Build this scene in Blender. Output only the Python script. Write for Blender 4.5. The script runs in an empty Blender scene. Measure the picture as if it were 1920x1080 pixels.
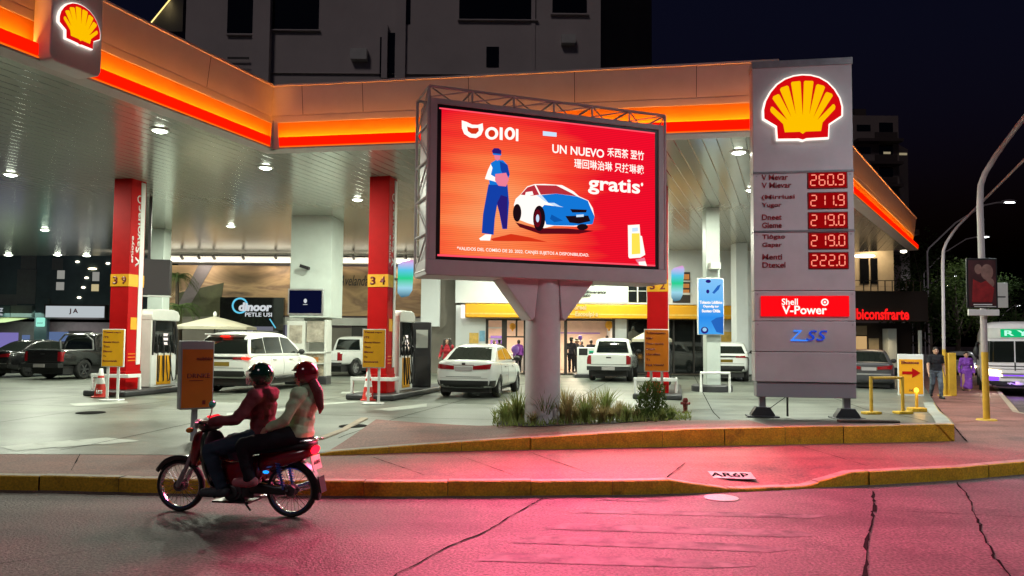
import bpy, bmesh, math, random
from mathutils import Vector, Matrix, Euler
R = math.radians
random.seed(7)
S = bpy.context.scene
C = S.collection
# ---------------------------------------------------------------- camera, world, light
F, HC, PITCH, ROLL, SH = 1400.0, 1.86, R(3.0), R(0.46), 27
cam = bpy.data.cameras.new('camera'); cam_o = bpy.data.objects.new('camera', cam); C.objects.link(cam_o)
cam.lens = 36*F/1920; cam.sensor_width = 36; cam.shift_y = SH/1920; cam.clip_end = 2000; cam.clip_start = .1
CR = Matrix.Rotation(R(90)+PITCH, 3, 'X') @ Matrix.Rotation(ROLL, 3, 'Z')
cam_o.matrix_world = Matrix.Translation((0, 0, HC)) @ CR.to_4x4()
S.camera = cam_o
W = bpy.data.worlds.new('World'); S.world = W; W.use_nodes = True
wn = W.node_tree
bg = wn.nodes['Background']; sky = wn.nodes.new('ShaderNodeTexSky'); sky.sky_type = 'NISHITA'; sky.sun_disc = False
sky.sun_elevation = R(-3.0); sky.sun_rotation = R(200); sky.ozone_density = 3
wn.links.new(sky.outputs[0], bg.inputs[0]); bg.inputs[1].default_value = 0.15
glow_fill = bpy.data.lights.new('city_glow_fill', 'SUN'); glow_fill.energy = .26; glow_fill.angle = R(12); glow_fill.color = (1, .86, .86)  # directional fill added from behind the camera, stands in for city glow and street lamps
mo = bpy.data.objects.new('city_glow_fill', glow_fill); C.objects.link(mo); mo.rotation_euler = (R(48), 0, R(-22))
S.view_settings.view_transform = 'Standard'; S.view_settings.look = 'None'; S.view_settings.exposure = 0; S.view_settings.gamma = 1
S.cycles.max_bounces = 6; S.cycles.glossy_bounces = 3; S.cycles.diffuse_bounces = 3; S.cycles.transmission_bounces = 3
S.cycles.sample_clamp_indirect = 4

def ray(px, py): return (CR @ Vector(((px-960)/F, -(py-540-SH)/F, -1))).normalized()
def PY(px, py, Y):
    d = ray(px, py); t = Y/d.y; return Vector((d.x*t, Y, HC+d.z*t))
def GZ(px, py, z):
    d = ray(px, py); t = (z-HC)/d.z; return Vector((d.x*t, d.y*t, z))
def lin(h):
    if not isinstance(h, str): return (*h[:3], 1)
    o = []
    for i in (0, 2, 4):
        c = int(h[i:i+2], 16)/255
        o.append(c/12.92 if c < .04045 else ((c+.055)/1.055)**2.4)
    return (*o, 1)

# ---------------------------------------------------------------- materials
M = {}
def mat(name, col, rough=.5, metal=0, spec=.5, var=.0, vs=3, bump=0, bs=40, coat=0, alpha=None, dirt=None, dscale=2, dlo=.5, dhi=.65, trans=0, grain=0, gscale=70, streak=0):
    m = bpy.data.materials.new(name); m.use_nodes = True; nt = m.node_tree; b = nt.nodes['Principled BSDF']
    c = lin(col); b.inputs['Base Color'].default_value = c; b.inputs['Roughness'].default_value = rough
    b.inputs['Metallic'].default_value = metal; b.inputs['Specular IOR Level'].default_value = spec
    if coat: b.inputs['Coat Weight'].default_value = coat; b.inputs['Coat Roughness'].default_value = .05
    if trans: b.inputs['Transmission Weight'].default_value = trans
    if alpha is not None: b.inputs['Alpha'].default_value = alpha
    tc = nt.nodes.new('ShaderNodeTexCoord')
    last = None
    if var:
        n = nt.nodes.new('ShaderNodeTexNoise'); n.inputs['Scale'].default_value = vs; n.inputs['Detail'].default_value = 7; n.inputs['Roughness'].default_value = .65
        nt.links.new(tc.outputs['Object'], n.inputs['Vector'])
        r = nt.nodes.new('ShaderNodeValToRGB'); r.color_ramp.elements[0].position = .3; r.color_ramp.elements[1].position = .7
        r.color_ramp.elements[0].color = tuple(x*(1-var) for x in c[:3])+(1,); r.color_ramp.elements[1].color = tuple(min(1, x*(1+var)) for x in c[:3])+(1,)
        nt.links.new(n.outputs['Fac'], r.inputs['Fac']); last = r.outputs['Color']
        mr = nt.nodes.new('ShaderNodeMapRange'); mr.inputs[3].default_value = max(.03, rough*.8); mr.inputs[4].default_value = min(1, rough*1.2)
        nt.links.new(n.outputs['Fac'], mr.inputs[0]); nt.links.new(mr.outputs[0], b.inputs['Roughness'])
    if dirt:
        n2 = nt.nodes.new('ShaderNodeTexNoise'); n2.inputs['Scale'].default_value = dscale; n2.inputs['Detail'].default_value = 9; n2.inputs['Roughness'].default_value = .7
        nt.links.new(tc.outputs['Object'], n2.inputs['Vector'])
        r2 = nt.nodes.new('ShaderNodeValToRGB'); r2.color_ramp.elements[0].position = dlo; r2.color_ramp.elements[1].position = dhi
        nt.links.new(n2.outputs['Fac'], r2.inputs['Fac'])
        mx = nt.nodes.new('ShaderNodeMix'); mx.data_type = 'RGBA'
        nt.links.new(r2.outputs['Color'], mx.inputs[0])
        if last: nt.links.new(last, mx.inputs[6])
        else: mx.inputs[6].default_value = c
        mx.inputs[7].default_value = lin(dirt); last = mx.outputs[2]
    def mult(src, lo, hi, scale, mscale=None, det=4):
        n4 = nt.nodes.new('ShaderNodeTexNoise'); n4.inputs['Scale'].default_value = scale; n4.inputs['Detail'].default_value = det; v_ = tc.outputs['Object']
        if mscale: m4 = nt.nodes.new('ShaderNodeMapping'); m4.inputs['Scale'].default_value = mscale; nt.links.new(v_, m4.inputs[0]); v_ = m4.outputs[0]
        nt.links.new(v_, n4.inputs['Vector']); r4 = nt.nodes.new('ShaderNodeMapRange'); r4.inputs[1].default_value = .3; r4.inputs[2].default_value = .7; r4.inputs[3].default_value = lo; r4.inputs[4].default_value = hi; nt.links.new(n4.outputs['Fac'], r4.inputs[0])
        x4 = nt.nodes.new('ShaderNodeMix'); x4.data_type = 'RGBA'; x4.blend_type = 'MULTIPLY'; x4.inputs[0].default_value = 1
        if src: nt.links.new(src, x4.inputs[6])
        else: x4.inputs[6].default_value = c
        nt.links.new(r4.outputs[0], x4.inputs[7]); return x4.outputs[2]
    if streak: last = mult(last, 1-streak, 1+streak, 1.0, (.12, 1.1, 1), 6)
    if grain: last = mult(last, 1-grain, 1+grain, gscale, None, 2)
    if last: nt.links.new(last, b.inputs['Base Color'])
    if bump:
        n3 = nt.nodes.new('ShaderNodeTexNoise'); n3.inputs['Scale'].default_value = bs; n3.inputs['Detail'].default_value = 5
        nt.links.new(tc.outputs['Object'], n3.inputs['Vector'])
        bp = nt.nodes.new('ShaderNodeBump'); bp.inputs['Strength'].default_value = bump; bp.inputs['Distance'].default_value = .02
        nt.links.new(n3.outputs['Fac'], bp.inputs['Height']); nt.links.new(bp.outputs[0], b.inputs['Normal'])
    M[name] = m; return m
def emi(name, col, s=1.0):
    m = bpy.data.materials.new(name); m.use_nodes = True; nt = m.node_tree; nt.nodes.remove(nt.nodes['Principled BSDF'])
    e = nt.nodes.new('ShaderNodeEmission'); e.inputs[0].default_value = lin(col); e.inputs[1].default_value = s
    nt.links.new(e.outputs[0], nt.nodes['Material Output'].inputs[0]); M[name] = m; return m
def grad(name, axis, stops, s=1.0):
    """an emitting panel whose printed colours run along one of its own axes (Generated)"""
    m = emi(name, 'ffffff', s); nt = m.node_tree; e = [n for n in nt.nodes if n.type == 'EMISSION'][0]
    tc = nt.nodes.new('ShaderNodeTexCoord'); sp = nt.nodes.new('ShaderNodeSeparateXYZ'); r = nt.nodes.new('ShaderNodeValToRGB')
    nt.links.new(tc.outputs['Generated'], sp.inputs[0]); nt.links.new(sp.outputs[axis], r.inputs[0])
    while len(r.color_ramp.elements) < len(stops): r.color_ramp.elements.new(.5)
    for el, (p, c) in zip(r.color_ramp.elements, stops): el.position = p; el.color = lin(c)
    nt.links.new(r.outputs[0], e.inputs[0]); return m

# ---------------------------------------------------------------- mesh helpers
class MB:
    def __init__(s): s.v = []; s.f = []; s.m = []; s.cur = 0
    def add(s, vs, fs):
        o = len(s.v); s.v += [tuple(v) for v in vs]; s.f += [tuple(i+o for i in f) for f in fs]; s.m += [s.cur]*len(fs); return s
    def box(s, c, d, rot=None, taper=1.0):
        vs = []
        for z in (-.5, .5):
            k = taper if z > 0 else 1
            for x, y in ((-.5, -.5), (.5, -.5), (.5, .5), (-.5, .5)):
                p = Vector((x*d[0]*k, y*d[1]*k, z*d[2]))
                if rot is not None: p = rot @ p
                vs.append(p+Vector(c))
        return s.add(vs, [(3, 2, 1, 0), (4, 5, 6, 7), (0, 1, 5, 4), (1, 2, 6, 5), (2, 3, 7, 6), (3, 0, 4, 7)])
    def b2(s, a, b): return s.box([(a[i]+b[i])/2 for i in range(3)], [abs(b[i]-a[i]) for i in range(3)])
    def tube(s, pts, r, n=8, caps=True, r1=None):
        pts = [Vector(p) for p in pts]; rings = []
        up = Vector((0, 0, 1)); N = len(pts)
        d0 = (pts[1]-pts[0]).normalized()
        a = d0.cross(up) if abs(d0.dot(up)) < .95 else d0.cross(Vector((0, 1, 0)))
        a.normalize(); vs = []
        for i, p in enumerate(pts):
            d = (pts[min(i+1, N-1)]-pts[max(i-1, 0)]).normalized()
            a = (a-d*a.dot(d)).normalized(); b = d.cross(a)
            rr = r if r1 is None else r+(r1-r)*i/(N-1)
            if isinstance(r, (list, tuple)): rr = r[i]
            for k in range(n):
                t = 2*math.pi*k/n; vs.append(p+a*math.cos(t)*rr+b*math.sin(t)*rr)
        fs = [(i*n+k, i*n+(k+1) % n, (i+1)*n+(k+1) % n, (i+1)*n+k) for i in range(N-1) for k in range(n)]
        if caps: fs += [tuple(range(n))[::-1], tuple((N-1)*n+k for k in range(n))]
        return s.add(vs, fs)
    def cyl(s, a, b, r, n=16, r1=None): return s.tube([a, b], r, n, True, r1)
    def ell(s, c, r, rot=None, n=14, m=9):
        if not isinstance(r, (tuple, list, Vector)): r = (r, r, r)
        vs = [Vector((0, 0, -r[2]))]
        for j in range(1, m):
            t = math.pi*j/m
            for k in range(n):
                p = 2*math.pi*k/n; vs.append(Vector((r[0]*math.sin(t)*math.cos(p), r[1]*math.sin(t)*math.sin(p), -r[2]*math.cos(t))))
        vs.append(Vector((0, 0, r[2])))
        if rot is not None: vs = [rot @ v for v in vs]
        vs = [v+Vector(c) for v in vs]
        fs = [(0, 1+(k+1) % n, 1+k) for k in range(n)]
        for j in range(m-2):
            for k in range(n): a = 1+j*n; fs.append((a+k, a+(k+1) % n, a+n+(k+1) % n, a+n+k))
        l = 1+(m-2)*n; fs += [(l+k, l+(k+1) % n, l+n) for k in range(n)]
        return s.add(vs, fs)
    def cap(s, a, b, ra, rb=None, n=14):
        rb = ra if rb is None else rb; s.tube([a, b], ra, n, True, rb); s.ell(a, ra, None, n, 8); s.ell(b, rb, None, n, 8); return s
    def prism(s, poly, y0, y1, ax='y'):
        """poly of (x,z) extruded along y; ax='x': poly of (y,z) along x; ax='z': poly of (x,y) along z"""
        f = {'y': lambda p, t: (p[0], t, p[1]), 'x': lambda p, t: (t, p[0], p[1]), 'z': lambda p, t: (p[0], p[1], t)}[ax]
        n = len(poly); vs = [f(p, y0) for p in poly]+[f(p, y1) for p in poly]
        return s.add(vs, [tuple(range(n)), tuple(range(n, 2*n))[::-1]]+[(i, i+n, (i+1) % n+n, (i+1) % n) for i in range(n)])
    def quad(s, a, b, c, d): return s.add([a, b, c, d], [(0, 1, 2, 3)])
    def lathe(s, prof, c=(0, 0, 0), axis='z', n=20, closed=False):
        vs = []
        for (r, h) in prof:
            for k in range(n):
                t = 2*math.pi*k/n; x, y = r*math.cos(t), r*math.sin(t)
                p = {'z': (x, y, h), 'y': (x, h, y), 'x': (h, x, y)}[axis]; vs.append(Vector(p)+Vector(c))
        N = len(prof); L = N if closed else N-1
        return s.add(vs, [(i*n+k, i*n+(k+1) % n, ((i+1) % N)*n+(k+1) % n, ((i+1) % N)*n+k) for i in range(L) for k in range(n)])
    def mesh(s, name='m', ang=40, recalc=True):
        me = bpy.data.meshes.new(name); me.from_pydata(s.v, [], s.f); me.polygons.foreach_set('material_index', s.m)
        if recalc:
            bm = bmesh.new(); bm.from_mesh(me); bmesh.ops.recalc_face_normals(bm, faces=bm.faces); bm.to_mesh(me); bm.free()
        me.polygons.foreach_set('use_smooth', [True]*len(me.polygons)); me.set_sharp_from_angle(angle=R(ang)); me.update(); return me
    def build(s, name, m, parent=None, bevel=0, seg=2, sub=0, ang=40, loc=None, rz=0, rot=None):
        o = obj(name, s.mesh(name, ang), m, parent)
        if loc is not None: o.location = loc
        if rz: o.rotation_euler.z = rz
        if rot is not None: o.rotation_euler = rot
        if bevel:
            md = o.modifiers.new('b', 'BEVEL'); md.width = bevel; md.segments = seg; md.limit_method = 'ANGLE'; md.angle_limit = R(35)
        if sub: md = o.modifiers.new('s', 'SUBSURF'); md.levels = sub; md.render_levels = sub
        return o
def obj(name, me, m, parent=None):
    o = bpy.data.objects.new(name, me); C.objects.link(o)
    for x in (m if isinstance(m, (list, tuple)) else [m]): me.materials.append(M[x] if isinstance(x, str) else x)
    if parent is not None: o.parent = parent
    return o
def tag(o, label, cat, group=None):
    o['label'] = label; o['category'] = cat
    if group: o['group'] = group
    return o
def thing(name, label, cat, loc=(0, 0, 0), rz=0, group=None):
    o = bpy.data.objects.new(name, None); C.objects.link(o); o.location = loc; o.rotation_euler = (0, 0, rz); o.empty_display_size = .2
    return tag(o, label, cat, group)
def struct(o, kind='structure'): o['kind'] = kind; return o
def dup(o, loc=None, rz=None, label=None, parent=None):
    c = o.copy(); C.objects.link(c)
    if parent is not None: c.parent = parent
    if loc is not None: c.location = loc
    if rz is not None: c.rotation_euler.z = rz
    if label: c['label'] = label
    for ch in list(o.children): dup(ch, parent=c)
    return c
def bake(o):
    bpy.context.view_layer.update()
    dg = bpy.context.evaluated_depsgraph_get(); me = bpy.data.meshes.new_from_object(o.evaluated_get(dg))
    for ch in [o]: bpy.data.objects.remove(ch)
    return me
def remesh(mb, voxel, it=3, name='m'):
    o = bpy.data.objects.new('tmp', mb.mesh()); C.objects.link(o)
    md = o.modifiers.new('r', 'REMESH'); md.mode = 'VOXEL'; md.voxel_size = voxel; md.use_smooth_shade = True
    if it: sm = o.modifiers.new('s', 'SMOOTH'); sm.iterations = it; sm.factor = .5
    me = bake(o); me.name = name
    me.polygons.foreach_set('use_smooth', [True]*len(me.polygons)); return me
def text(name, s, m, parent, w, h, c, ext=.004, bold=.0, shear=0, rot=(90, 0, 0), align='c', sp=1.0, keep=False):
    """letters as a mesh, fitted to w x h, front facing -Y, centred (or left aligned) at c"""
    cu = bpy.data.curves.new('t', 'FONT'); cu.body = s; cu.size = 1; cu.extrude = 0; cu.offset = bold; cu.shear = shear; cu.space_character = sp; cu.resolution_u = 3
    o = bpy.data.objects.new('t', cu); C.objects.link(o); me = bake(o)
    xs = [v.co.x for v in me.vertices]; ys = [v.co.y for v in me.vertices]
    x0, x1, y0, y1 = min(xs), max(xs), min(ys), max(ys)
    kx, ky = w/(x1-x0), h/(y1-y0)
    if keep: kx = ky = min(kx, ky)
    bm = bmesh.new(); bm.from_mesh(me)
    for v in bm.verts:
        v.co = Vector(((v.co.x-(x0 if align == 'l' else (x0+x1)/2))*kx, (v.co.y-(y0+y1)/2)*ky, 0))
    g = bmesh.ops.extrude_face_region(bm, geom=bm.faces[:])
    for e in g['geom']:
        if isinstance(e, bmesh.types.BMVert): e.co.z += ext
    bmesh.ops.recalc_face_normals(bm, faces=bm.faces)
    bm.to_mesh(me); bm.free(); me.materials.clear()
    o = obj(name, me, m, parent); o.location = c; o.rotation_euler = tuple(R(a) for a in rot); return o
def lamp(name, kind, parent, loc, power, col, size=.4, rot=(0, 0, 0), size_y=None, spread=None, blend=.5, cone=None):
    l = bpy.data.lights.new(name, kind); l.energy = power; l.color = col
    o = bpy.data.objects.new(name, l); C.objects.link(o); o.location = loc; o.rotation_euler = rot
    if parent is not None: o.parent = parent
    if kind == 'AREA':
        l.size = size; l.shape = 'RECTANGLE' if size_y else 'DISK'
        if size_y: l.size_y = size_y
        if spread: l.spread = R(spread)
    elif kind == 'SPOT': l.shadow_soft_size = size; l.spot_size = R(cone or 120); l.spot_blend = blend
    else: l.shadow_soft_size = size
    return o
def sm(t): t = max(0, min(1, t)); return t*t*(3-2*t)
def lerp(a, b, t): return a+(b-a)*t
def interp(xs, ys, x):
    if x <= xs[0]: return ys[0]
    for i in range(len(xs)-1):
        if x <= xs[i+1]: return lerp(ys[i], ys[i+1], (x-xs[i])/(xs[i+1]-xs[i]))
    return ys[-1]
# ---------------------------------------------------------------- ground
mat('asphalt', (.112, .086, .084), .62, spec=.22, grain=.55, gscale=34, streak=.34, var=.28, vs=1.4, bump=.8, bs=42, dirt='2c2829', dscale=.9, dlo=.52, dhi=.8)
mat('paving', (.225, .10, .085), .64, spec=.2, grain=.35, gscale=32, streak=.25, var=.25, vs=1.1, bump=.5, bs=45, dirt='3f3a38', dscale=.7, dlo=.54, dhi=.8)
mat('apron', (.135, .146, .124), .40, spec=.4, grain=.12, gscale=30, streak=.32, var=.25, vs=.55, bump=.12, bs=30, dirt='3a3e38', dscale=.5, dlo=.48, dhi=.74)
mat('kerb_yellow', (.58, .35, .02), .6, var=.22, vs=3, bump=.3, bs=25, dirt='5a4818', dscale=2.2, dlo=.55, dhi=.75, grain=.25, gscale=40)
mat('kerb_top', (.33, .26, .19), .7, var=.3, vs=5, bump=.3, bs=30)
mat('worn_paint', (.17, .15, .148), .7, spec=.2, var=.3, vs=2.2, dirt='393536', dscale=2.6, dlo=.42, dhi=.62)
mat('white_marking', (.36, .38, .34), .5, var=.15, vs=3, dirt='6a6c66', dscale=2, dlo=.5, dhi=.7)
mat('crack', (.008, .007, .007), .95, spec=.05)
mat('soil', (.03, .024, .018), .95, var=.4, vs=8, bump=.8, bs=25)
mat('lid_pale', (.34, .31, .30), .45, var=.2, vs=8, bump=.5, bs=60)

K1px = [(0, 918), (300, 925), (620, 930), (900, 930), (1200, 928), (1330, 924), (1450, 919), (1590, 912), (1700, 906), (1800, 900), (1890, 892), (1960, 884)]
K1 = [GZ(x, y, 0) for x, y in K1px]
k1x = [-30]+[p.x for p in K1]; k1y = [9.3]+[p.y for p in K1]
ramp_px = [0, 1255, 1360, 1385, 1510, 1525, 1600, 1960]
ramp_x = [-30]+[GZ(p, interp([a for a, b in K1px], [b for a, b in K1px], p), 0).x for p in ramp_px[1:]]
def y1(x): return interp(k1x, k1y, x)
def k1top(x): return interp(ramp_x, [.17, .17, .05, .03, .03, .05, .17, .17], x)
K2px = [(585, 855), (760, 849), (900, 845), (1100, 841), (1300, 837), (1500, 833), (1790, 827)]
K2 = [GZ(x, y, .16) for x, y in K2px]
k2x = [-45, -8]+[p.x for p in K2]; k2y = [10.9, 10.95]+[p.y for p in K2]
K2h = [.03, .09, .14, .22, .28, .285, .29]
KE = K2[-1].copy()
def y2(x): return interp(k2x, k2y, x)
def edge(x): return .165+interp([p.x for p in K2], K2h, x) if x > K2[0].x else .165
def gh(x, y):
    """height of the forecourt"""
    return lerp(edge(x), .28, sm((y-y2(min(x, KE.x))-.3)/5.0))

g = MB(); n = 24
g.quad((-500, -60, 0), (500, -60, 0), (500, 900, 0), (-500, 900, 0))
struct(g.build('road', 'asphalt'))
# pavement between the two kerbs, with the dropped kerb, and the corner to the right
g = MB(); xs = sorted(set([-30, -20, -12]+[-9+.25*i for i in range(int((KE.x+9)/.25))]+ramp_x[1:-1])); xs = [x for x in xs if x < 7.35]+[7.35]
rows = []
for x in xs: rows.append([(x, y1(x)+.15, k1top(x)), (x, y1(x)+1.25, .16), (x, y2(x)+.02, .16)])
for a, b in zip(rows[:-1], rows[1:]):
    for j in range(2): g.quad(a[j], b[j], b[j+1], a[j+1])
xe = 7.35
g.add([(xe, y1(xe)+.15, .16), (xe, y1(xe)+1.25, .16), (xe, y2(xe)+.02, .16), (KE.x, KE.y, .16), (KE.x+.46*46, KE.y+.89*46, .16), (KE.x+.46*46+5, KE.y+.89*46, .16),
       (13.0, 19.2, .16), (12.2, 14.6, .16), (10.5, 12.6, .16)], [(0, 8, 7, 6, 5, 4, 3, 2, 1)])
struct(g.build('pavement', 'paving'))
# kerbs
def kerb(pts, tops, base, wid=.15, m=('kerb_yellow', 'kerb_top'), name='kerb'):
    g = MB(); N = len(pts); rk = random.Random(5)
    for i in range(N-1):
        (a, ta, ba), (b, tb, bb) = (pts[i], tops[i], base[i]), (pts[i+1], tops[i+1], base[i+1])
        if N > 20:
            if i % 4 == 0: jo, jt = rk.uniform(-.012, .012), rk.uniform(-.006, .006)
            a = (a[0], a[1]+jo); b = (b[0], b[1]+jo); ta += jt; tb += jt
            if i % 4 == 3: b = (lerp(a[0], b[0], .975), lerp(a[1], b[1], .975))
        d = Vector((b[0]-a[0], b[1]-a[1])).normalized(); nn = Vector((-d.y, d.x))*wid
        g.cur = 0; g.quad((a[0], a[1], ba), (b[0], b[1], bb), (b[0], b[1], tb-.012), (a[0], a[1], ta-.012))
        g.quad((a[0], a[1], ta-.012), (b[0], b[1], tb-.012), (b[0]+nn.x*.12, b[1]+nn.y*.12, tb), (a[0]+nn.x*.12, a[1]+nn.y*.12, ta))
        g.cur = 1; g.quad((a[0]+nn.x*.12, a[1]+nn.y*.12, ta), (b[0]+nn.x*.12, b[1]+nn.y*.12, tb), (b[0]+nn.x, b[1]+nn.y, tb), (a[0]+nn.x, a[1]+nn.y, ta))
    return struct(g.build(name, m, ang=30))
kx = [x for x in xs]+[7.6, 8.0]
kerb([(x, y1(x)+random.uniform(-.012, .012)) for x in kx], [k1top(x)+.006 for x in kx], [-.02]*len(kx))
kerb([(8.06, y1(8.06)-.06), (10.5, 12.6), (12.2, 14.6), (13.0, 19.2), (KE.x+.46*46+5, KE.y+.89*46)], [.166]*5, [-.02]*5)
kx2 = [K2[0].x+i*(KE.x-K2[0].x)/40 for i in range(41)]
kerb([(x, y2(x)) for x in kx2], [edge(x)+.006 for x in kx2], [.14]*41, .18)
rp = [(KE.x+.46*t, KE.y+.89*t) for t in (0, 1, 2, 3, 4, 5, 6, 8)]
kerb([(x, y) for x, y in rp], [gh(x, y)+.006 for x, y in rp], [.14]*8, .28, ('kerb_yellow', 'white_marking'))
# forecourt sheet
g = MB(); cols = 90; rws = 40; P = []
for i in range(cols+1):
    t = i/cols; fx = -45+(KE.x+45)*(1-(1-t)**1.6)
    for j in range(rws+1):
        s = (j/rws)**1.7; y = lerp(y2(fx)+.02, 47, s); x = fx+max(0, (fx+6)/(KE.x+6))**3*.517*(y-KE.y) if fx > -6 else fx
        P.append((x, y, gh(x, y)))
g.add(P, [(i*(rws+1)+j, (i+1)*(rws+1)+j, (i+1)*(rws+1)+j+1, i*(rws+1)+j+1) for i in range(cols) for j in range(rws)])
struct(g.build('forecourt', 'apron'))
def patch(name, pxs, m, dz=.006, z=None, hf=gh, dense=1):
    pts = []
    for (px, py) in pxs:
        q = GZ(px, py, .28 if z is None else z)
        if z is None:
            for _ in range(4): q = GZ(px, py, hf(q.x, q.y))
        pts.append((q.x, q.y, (hf(q.x, q.y) if z is None else z)+dz))
    g = MB(); g.add(pts, [tuple(range(len(pts)))]); return struct(g.build(name, m))
nose = [GZ(604, 824, .2), GZ(650, 810, .2), GZ(690, 792, .2)]
g = MB(); ip = []
for i in range(31):
    x = lerp(K2[0].x+.2, 4.4, i/30); yb = interp([n_.x for n_ in nose]+[-.6, 4.4], [n_.y for n_ in nose]+[13.9, 13.9], x)
    ip.append([(x, lerp(y2(x)+.19, yb, j/6)) for j in range(7)])
for a, b in zip(ip[:-1], ip[1:]):
    for j in range(6): g.quad(*[(p[0], p[1], gh(*p)+.008) for p in (a[j], b[j], b[j+1], a[j+1])])
struct(g.build('island_paving', 'paving'))
# low kerb stones at the left nose of the island
nose = [GZ(604, 824, .2), GZ(650, 810, .2), GZ(690, 792, .2)]
kerb([(p.x, p.y) for p in nose], [gh(p.x, p.y)+.03 for p in nose], [.1]*3, .14, ('kerb_top', 'kerb_top'))
# white markings on the forecourt
for q in ([(130, 757), (238, 752), (240, 756), (140, 762)], [(700, 768), (800, 757), (800, 763), (730, 771)], [(0, 838), (60, 832), (110, 838), (30, 846)],
          [(70, 832), (130, 826), (190, 832), (110, 840)], [(140, 826), (200, 821), (262, 827), (192, 834)], [(640, 735), (800, 731), (800, 733), (640, 738)],
          [(600, 757), (690, 751), (690, 753), (600, 760)], [(425, 775), (560, 764), (560, 768), (425, 780)]):
    patch('ground_marking', q, 'white_marking')
# worn stripes on the road
for i, q in enumerate([[(1020, 992), (1060, 981), (1500, 996), (1530, 1005), (1480, 1008)], [(955, 1018), (1000, 1004), (1380, 1020), (1500, 1030), (1440, 1036)],
          [(890, 1052), (930, 1036), (1330, 1050), (1420, 1062), (1330, 1066)], [(1080, 962), (1120, 954), (1560, 966), (1520, 972)], [(1110, 938), (1140, 934), (1260, 938), (1230, 942)]]):
    patch('road_marking', q, 'worn_paint', dz=.004, z=0)
def crack(name, pxs, w, z=0, jit=.02, dz=.007):
    pts = [GZ(x, y, z) for x, y in pxs]; fine = []
    for a, b in zip(pts[:-1], pts[1:]):
        L_ = (b-a).length; s_ = 0; o1 = 0
        while s_ < L_: fine.append(a.lerp(b, s_/L_)+Vector((o1, random.uniform(-jit, jit)*.3, 0))); s_ += random.uniform(.04, .3); o1 = max(-2*jit, min(2*jit, o1*.8+random.uniform(-jit, jit)*.9))
    fine.append(pts[-1]); g = MB(); vs = []
    for i, p in enumerate(fine):
        d = (fine[min(i+1, len(fine)-1)]-fine[max(0, i-1)]).normalized(); nn = Vector((-d.y, d.x, 0))*w*random.choice((.3, .5, .7, .9, 1.3))/2
        vs += [p+nn+Vector((0, 0, dz)), p-nn+Vector((0, 0, dz))]
    g.add(vs, [(2*i, 2*i+1, 2*i+3, 2*i+2) for i in range(len(fine)-1)]); return struct(g.build(name, 'crack'))
crack('road_crack', [(1018, 935), (960, 967), (935, 984), (880, 1010), (740, 1082)], .02)
crack('road_crack', [(1637, 922), (1634, 960), (1629, 1000), (1626, 1035), (1620, 1085)], .034, jit=.016)
crack('road_crack', [(1795, 905), (1822, 950), (1838, 985), (1850, 1020), (1890, 1085)], .02, jit=.03)
crack('road_joint', [(1640, 957), (1760, 962), (1925, 971)], .014, jit=.008)
crack('road_joint', [(0, 1058), (160, 1034), (300, 1010)], .01, jit=.008)
for q in ([(700, 858), (800, 893)], [(860, 855), (965, 892)], [(1000, 851), (1110, 890)], [(420, 860), (480, 892)], [(150, 852), (130, 888)], [(1500, 836), (1640, 878)]):
    crack('paving_joint', q, .016, z=.16, jit=.004)
crack('paving_joint', [(1740, 742), (1812, 828)], .03, z=.16, jit=.004)
crack('paving_joint', [(1285, 868), (1250, 896)], .025, z=.16, jit=.004)
for px, py, l in ((170, 775, 'small dark round drain cover on the left of the forecourt'), (664, 796, 'small dark round drain cover on the island paving left of the planting')):
    c_ = GZ(px, py, .27); g = MB(); g.lathe([(.0, .010), (.27, .010), (.285, .006), (.285, 0)], n=24); o = g.build('drain_cover', 'crack', loc=(c_.x, c_.y, gh(c_.x, c_.y)+.006)); tag(o, l, 'drain cover')
# slab joints of the forecourt
def slab_joint(p, q, w=.02):
    g = MB(); vs = []; k = max(2, int((q-p).length/.5)); d = (q-p).normalized(); nn = Vector((-d.y, d.x))*w/2
    for i in range(k+1):
        c = p.lerp(q, i/k)
        for s_ in (1, -1): e = c+nn*s_; vs.append((e.x, e.y, gh(e.x, e.y)+.006))
    g.add(vs, [(2*i, 2*i+1, 2*i+3, 2*i+2) for i in range(k)]); struct(g.build('slab_joint', 'crack'))
for k in range(-7, 5):
    x = k*3.6+.4; y0 = max(y2(x)+.4, 14.4 if -3 < x < 4.6 else 0); slab_joint(Vector((x, y0)), Vector((x+.216*22, y0+.976*22)))
for k in range(7): y = 15.2+k*3.6; slab_joint(Vector((-22, y+4.9)), Vector((KE.x+.4*(y-KE.y) if y > 14 else 6, y-.221*(KE.x+2))))
# manhole lid on the road and the lettered plate on the ramp
c0 = GZ(1352, 934, 0)
g = MB(); g.lathe([(.0, .010), (.19, .010), (.205, .006), (.205, 0)], n=28)
lid = g.build('manhole_cover', 'lid_pale', loc=(c0.x, c0.y, .002)); tag(lid, 'small pale round utility cover lying on the road by the dropped kerb', 'manhole cover')
c1 = GZ(1368, 888, .12)
pl = thing('utility_plate', 'pale rectangular utility plate with dark letters let into the dropped kerb ramp', 'utility cover', (c1.x, c1.y, lerp(k1top(c1.x), .16, (c1.y-y1(c1.x)-.15)/1.1)+.016), R(-6))
g = MB(); g.box((0, 0, 0), (.62, .34, .012)); g.build('plate', 'lid_pale', pl, bevel=.003).rotation_euler.x = R(5.5)
text('lettering', 'AR6P', 'crack', pl, .5, .2, (0, 0, .0075), .002, .02, rot=(5.5, 0, 0))
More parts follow.
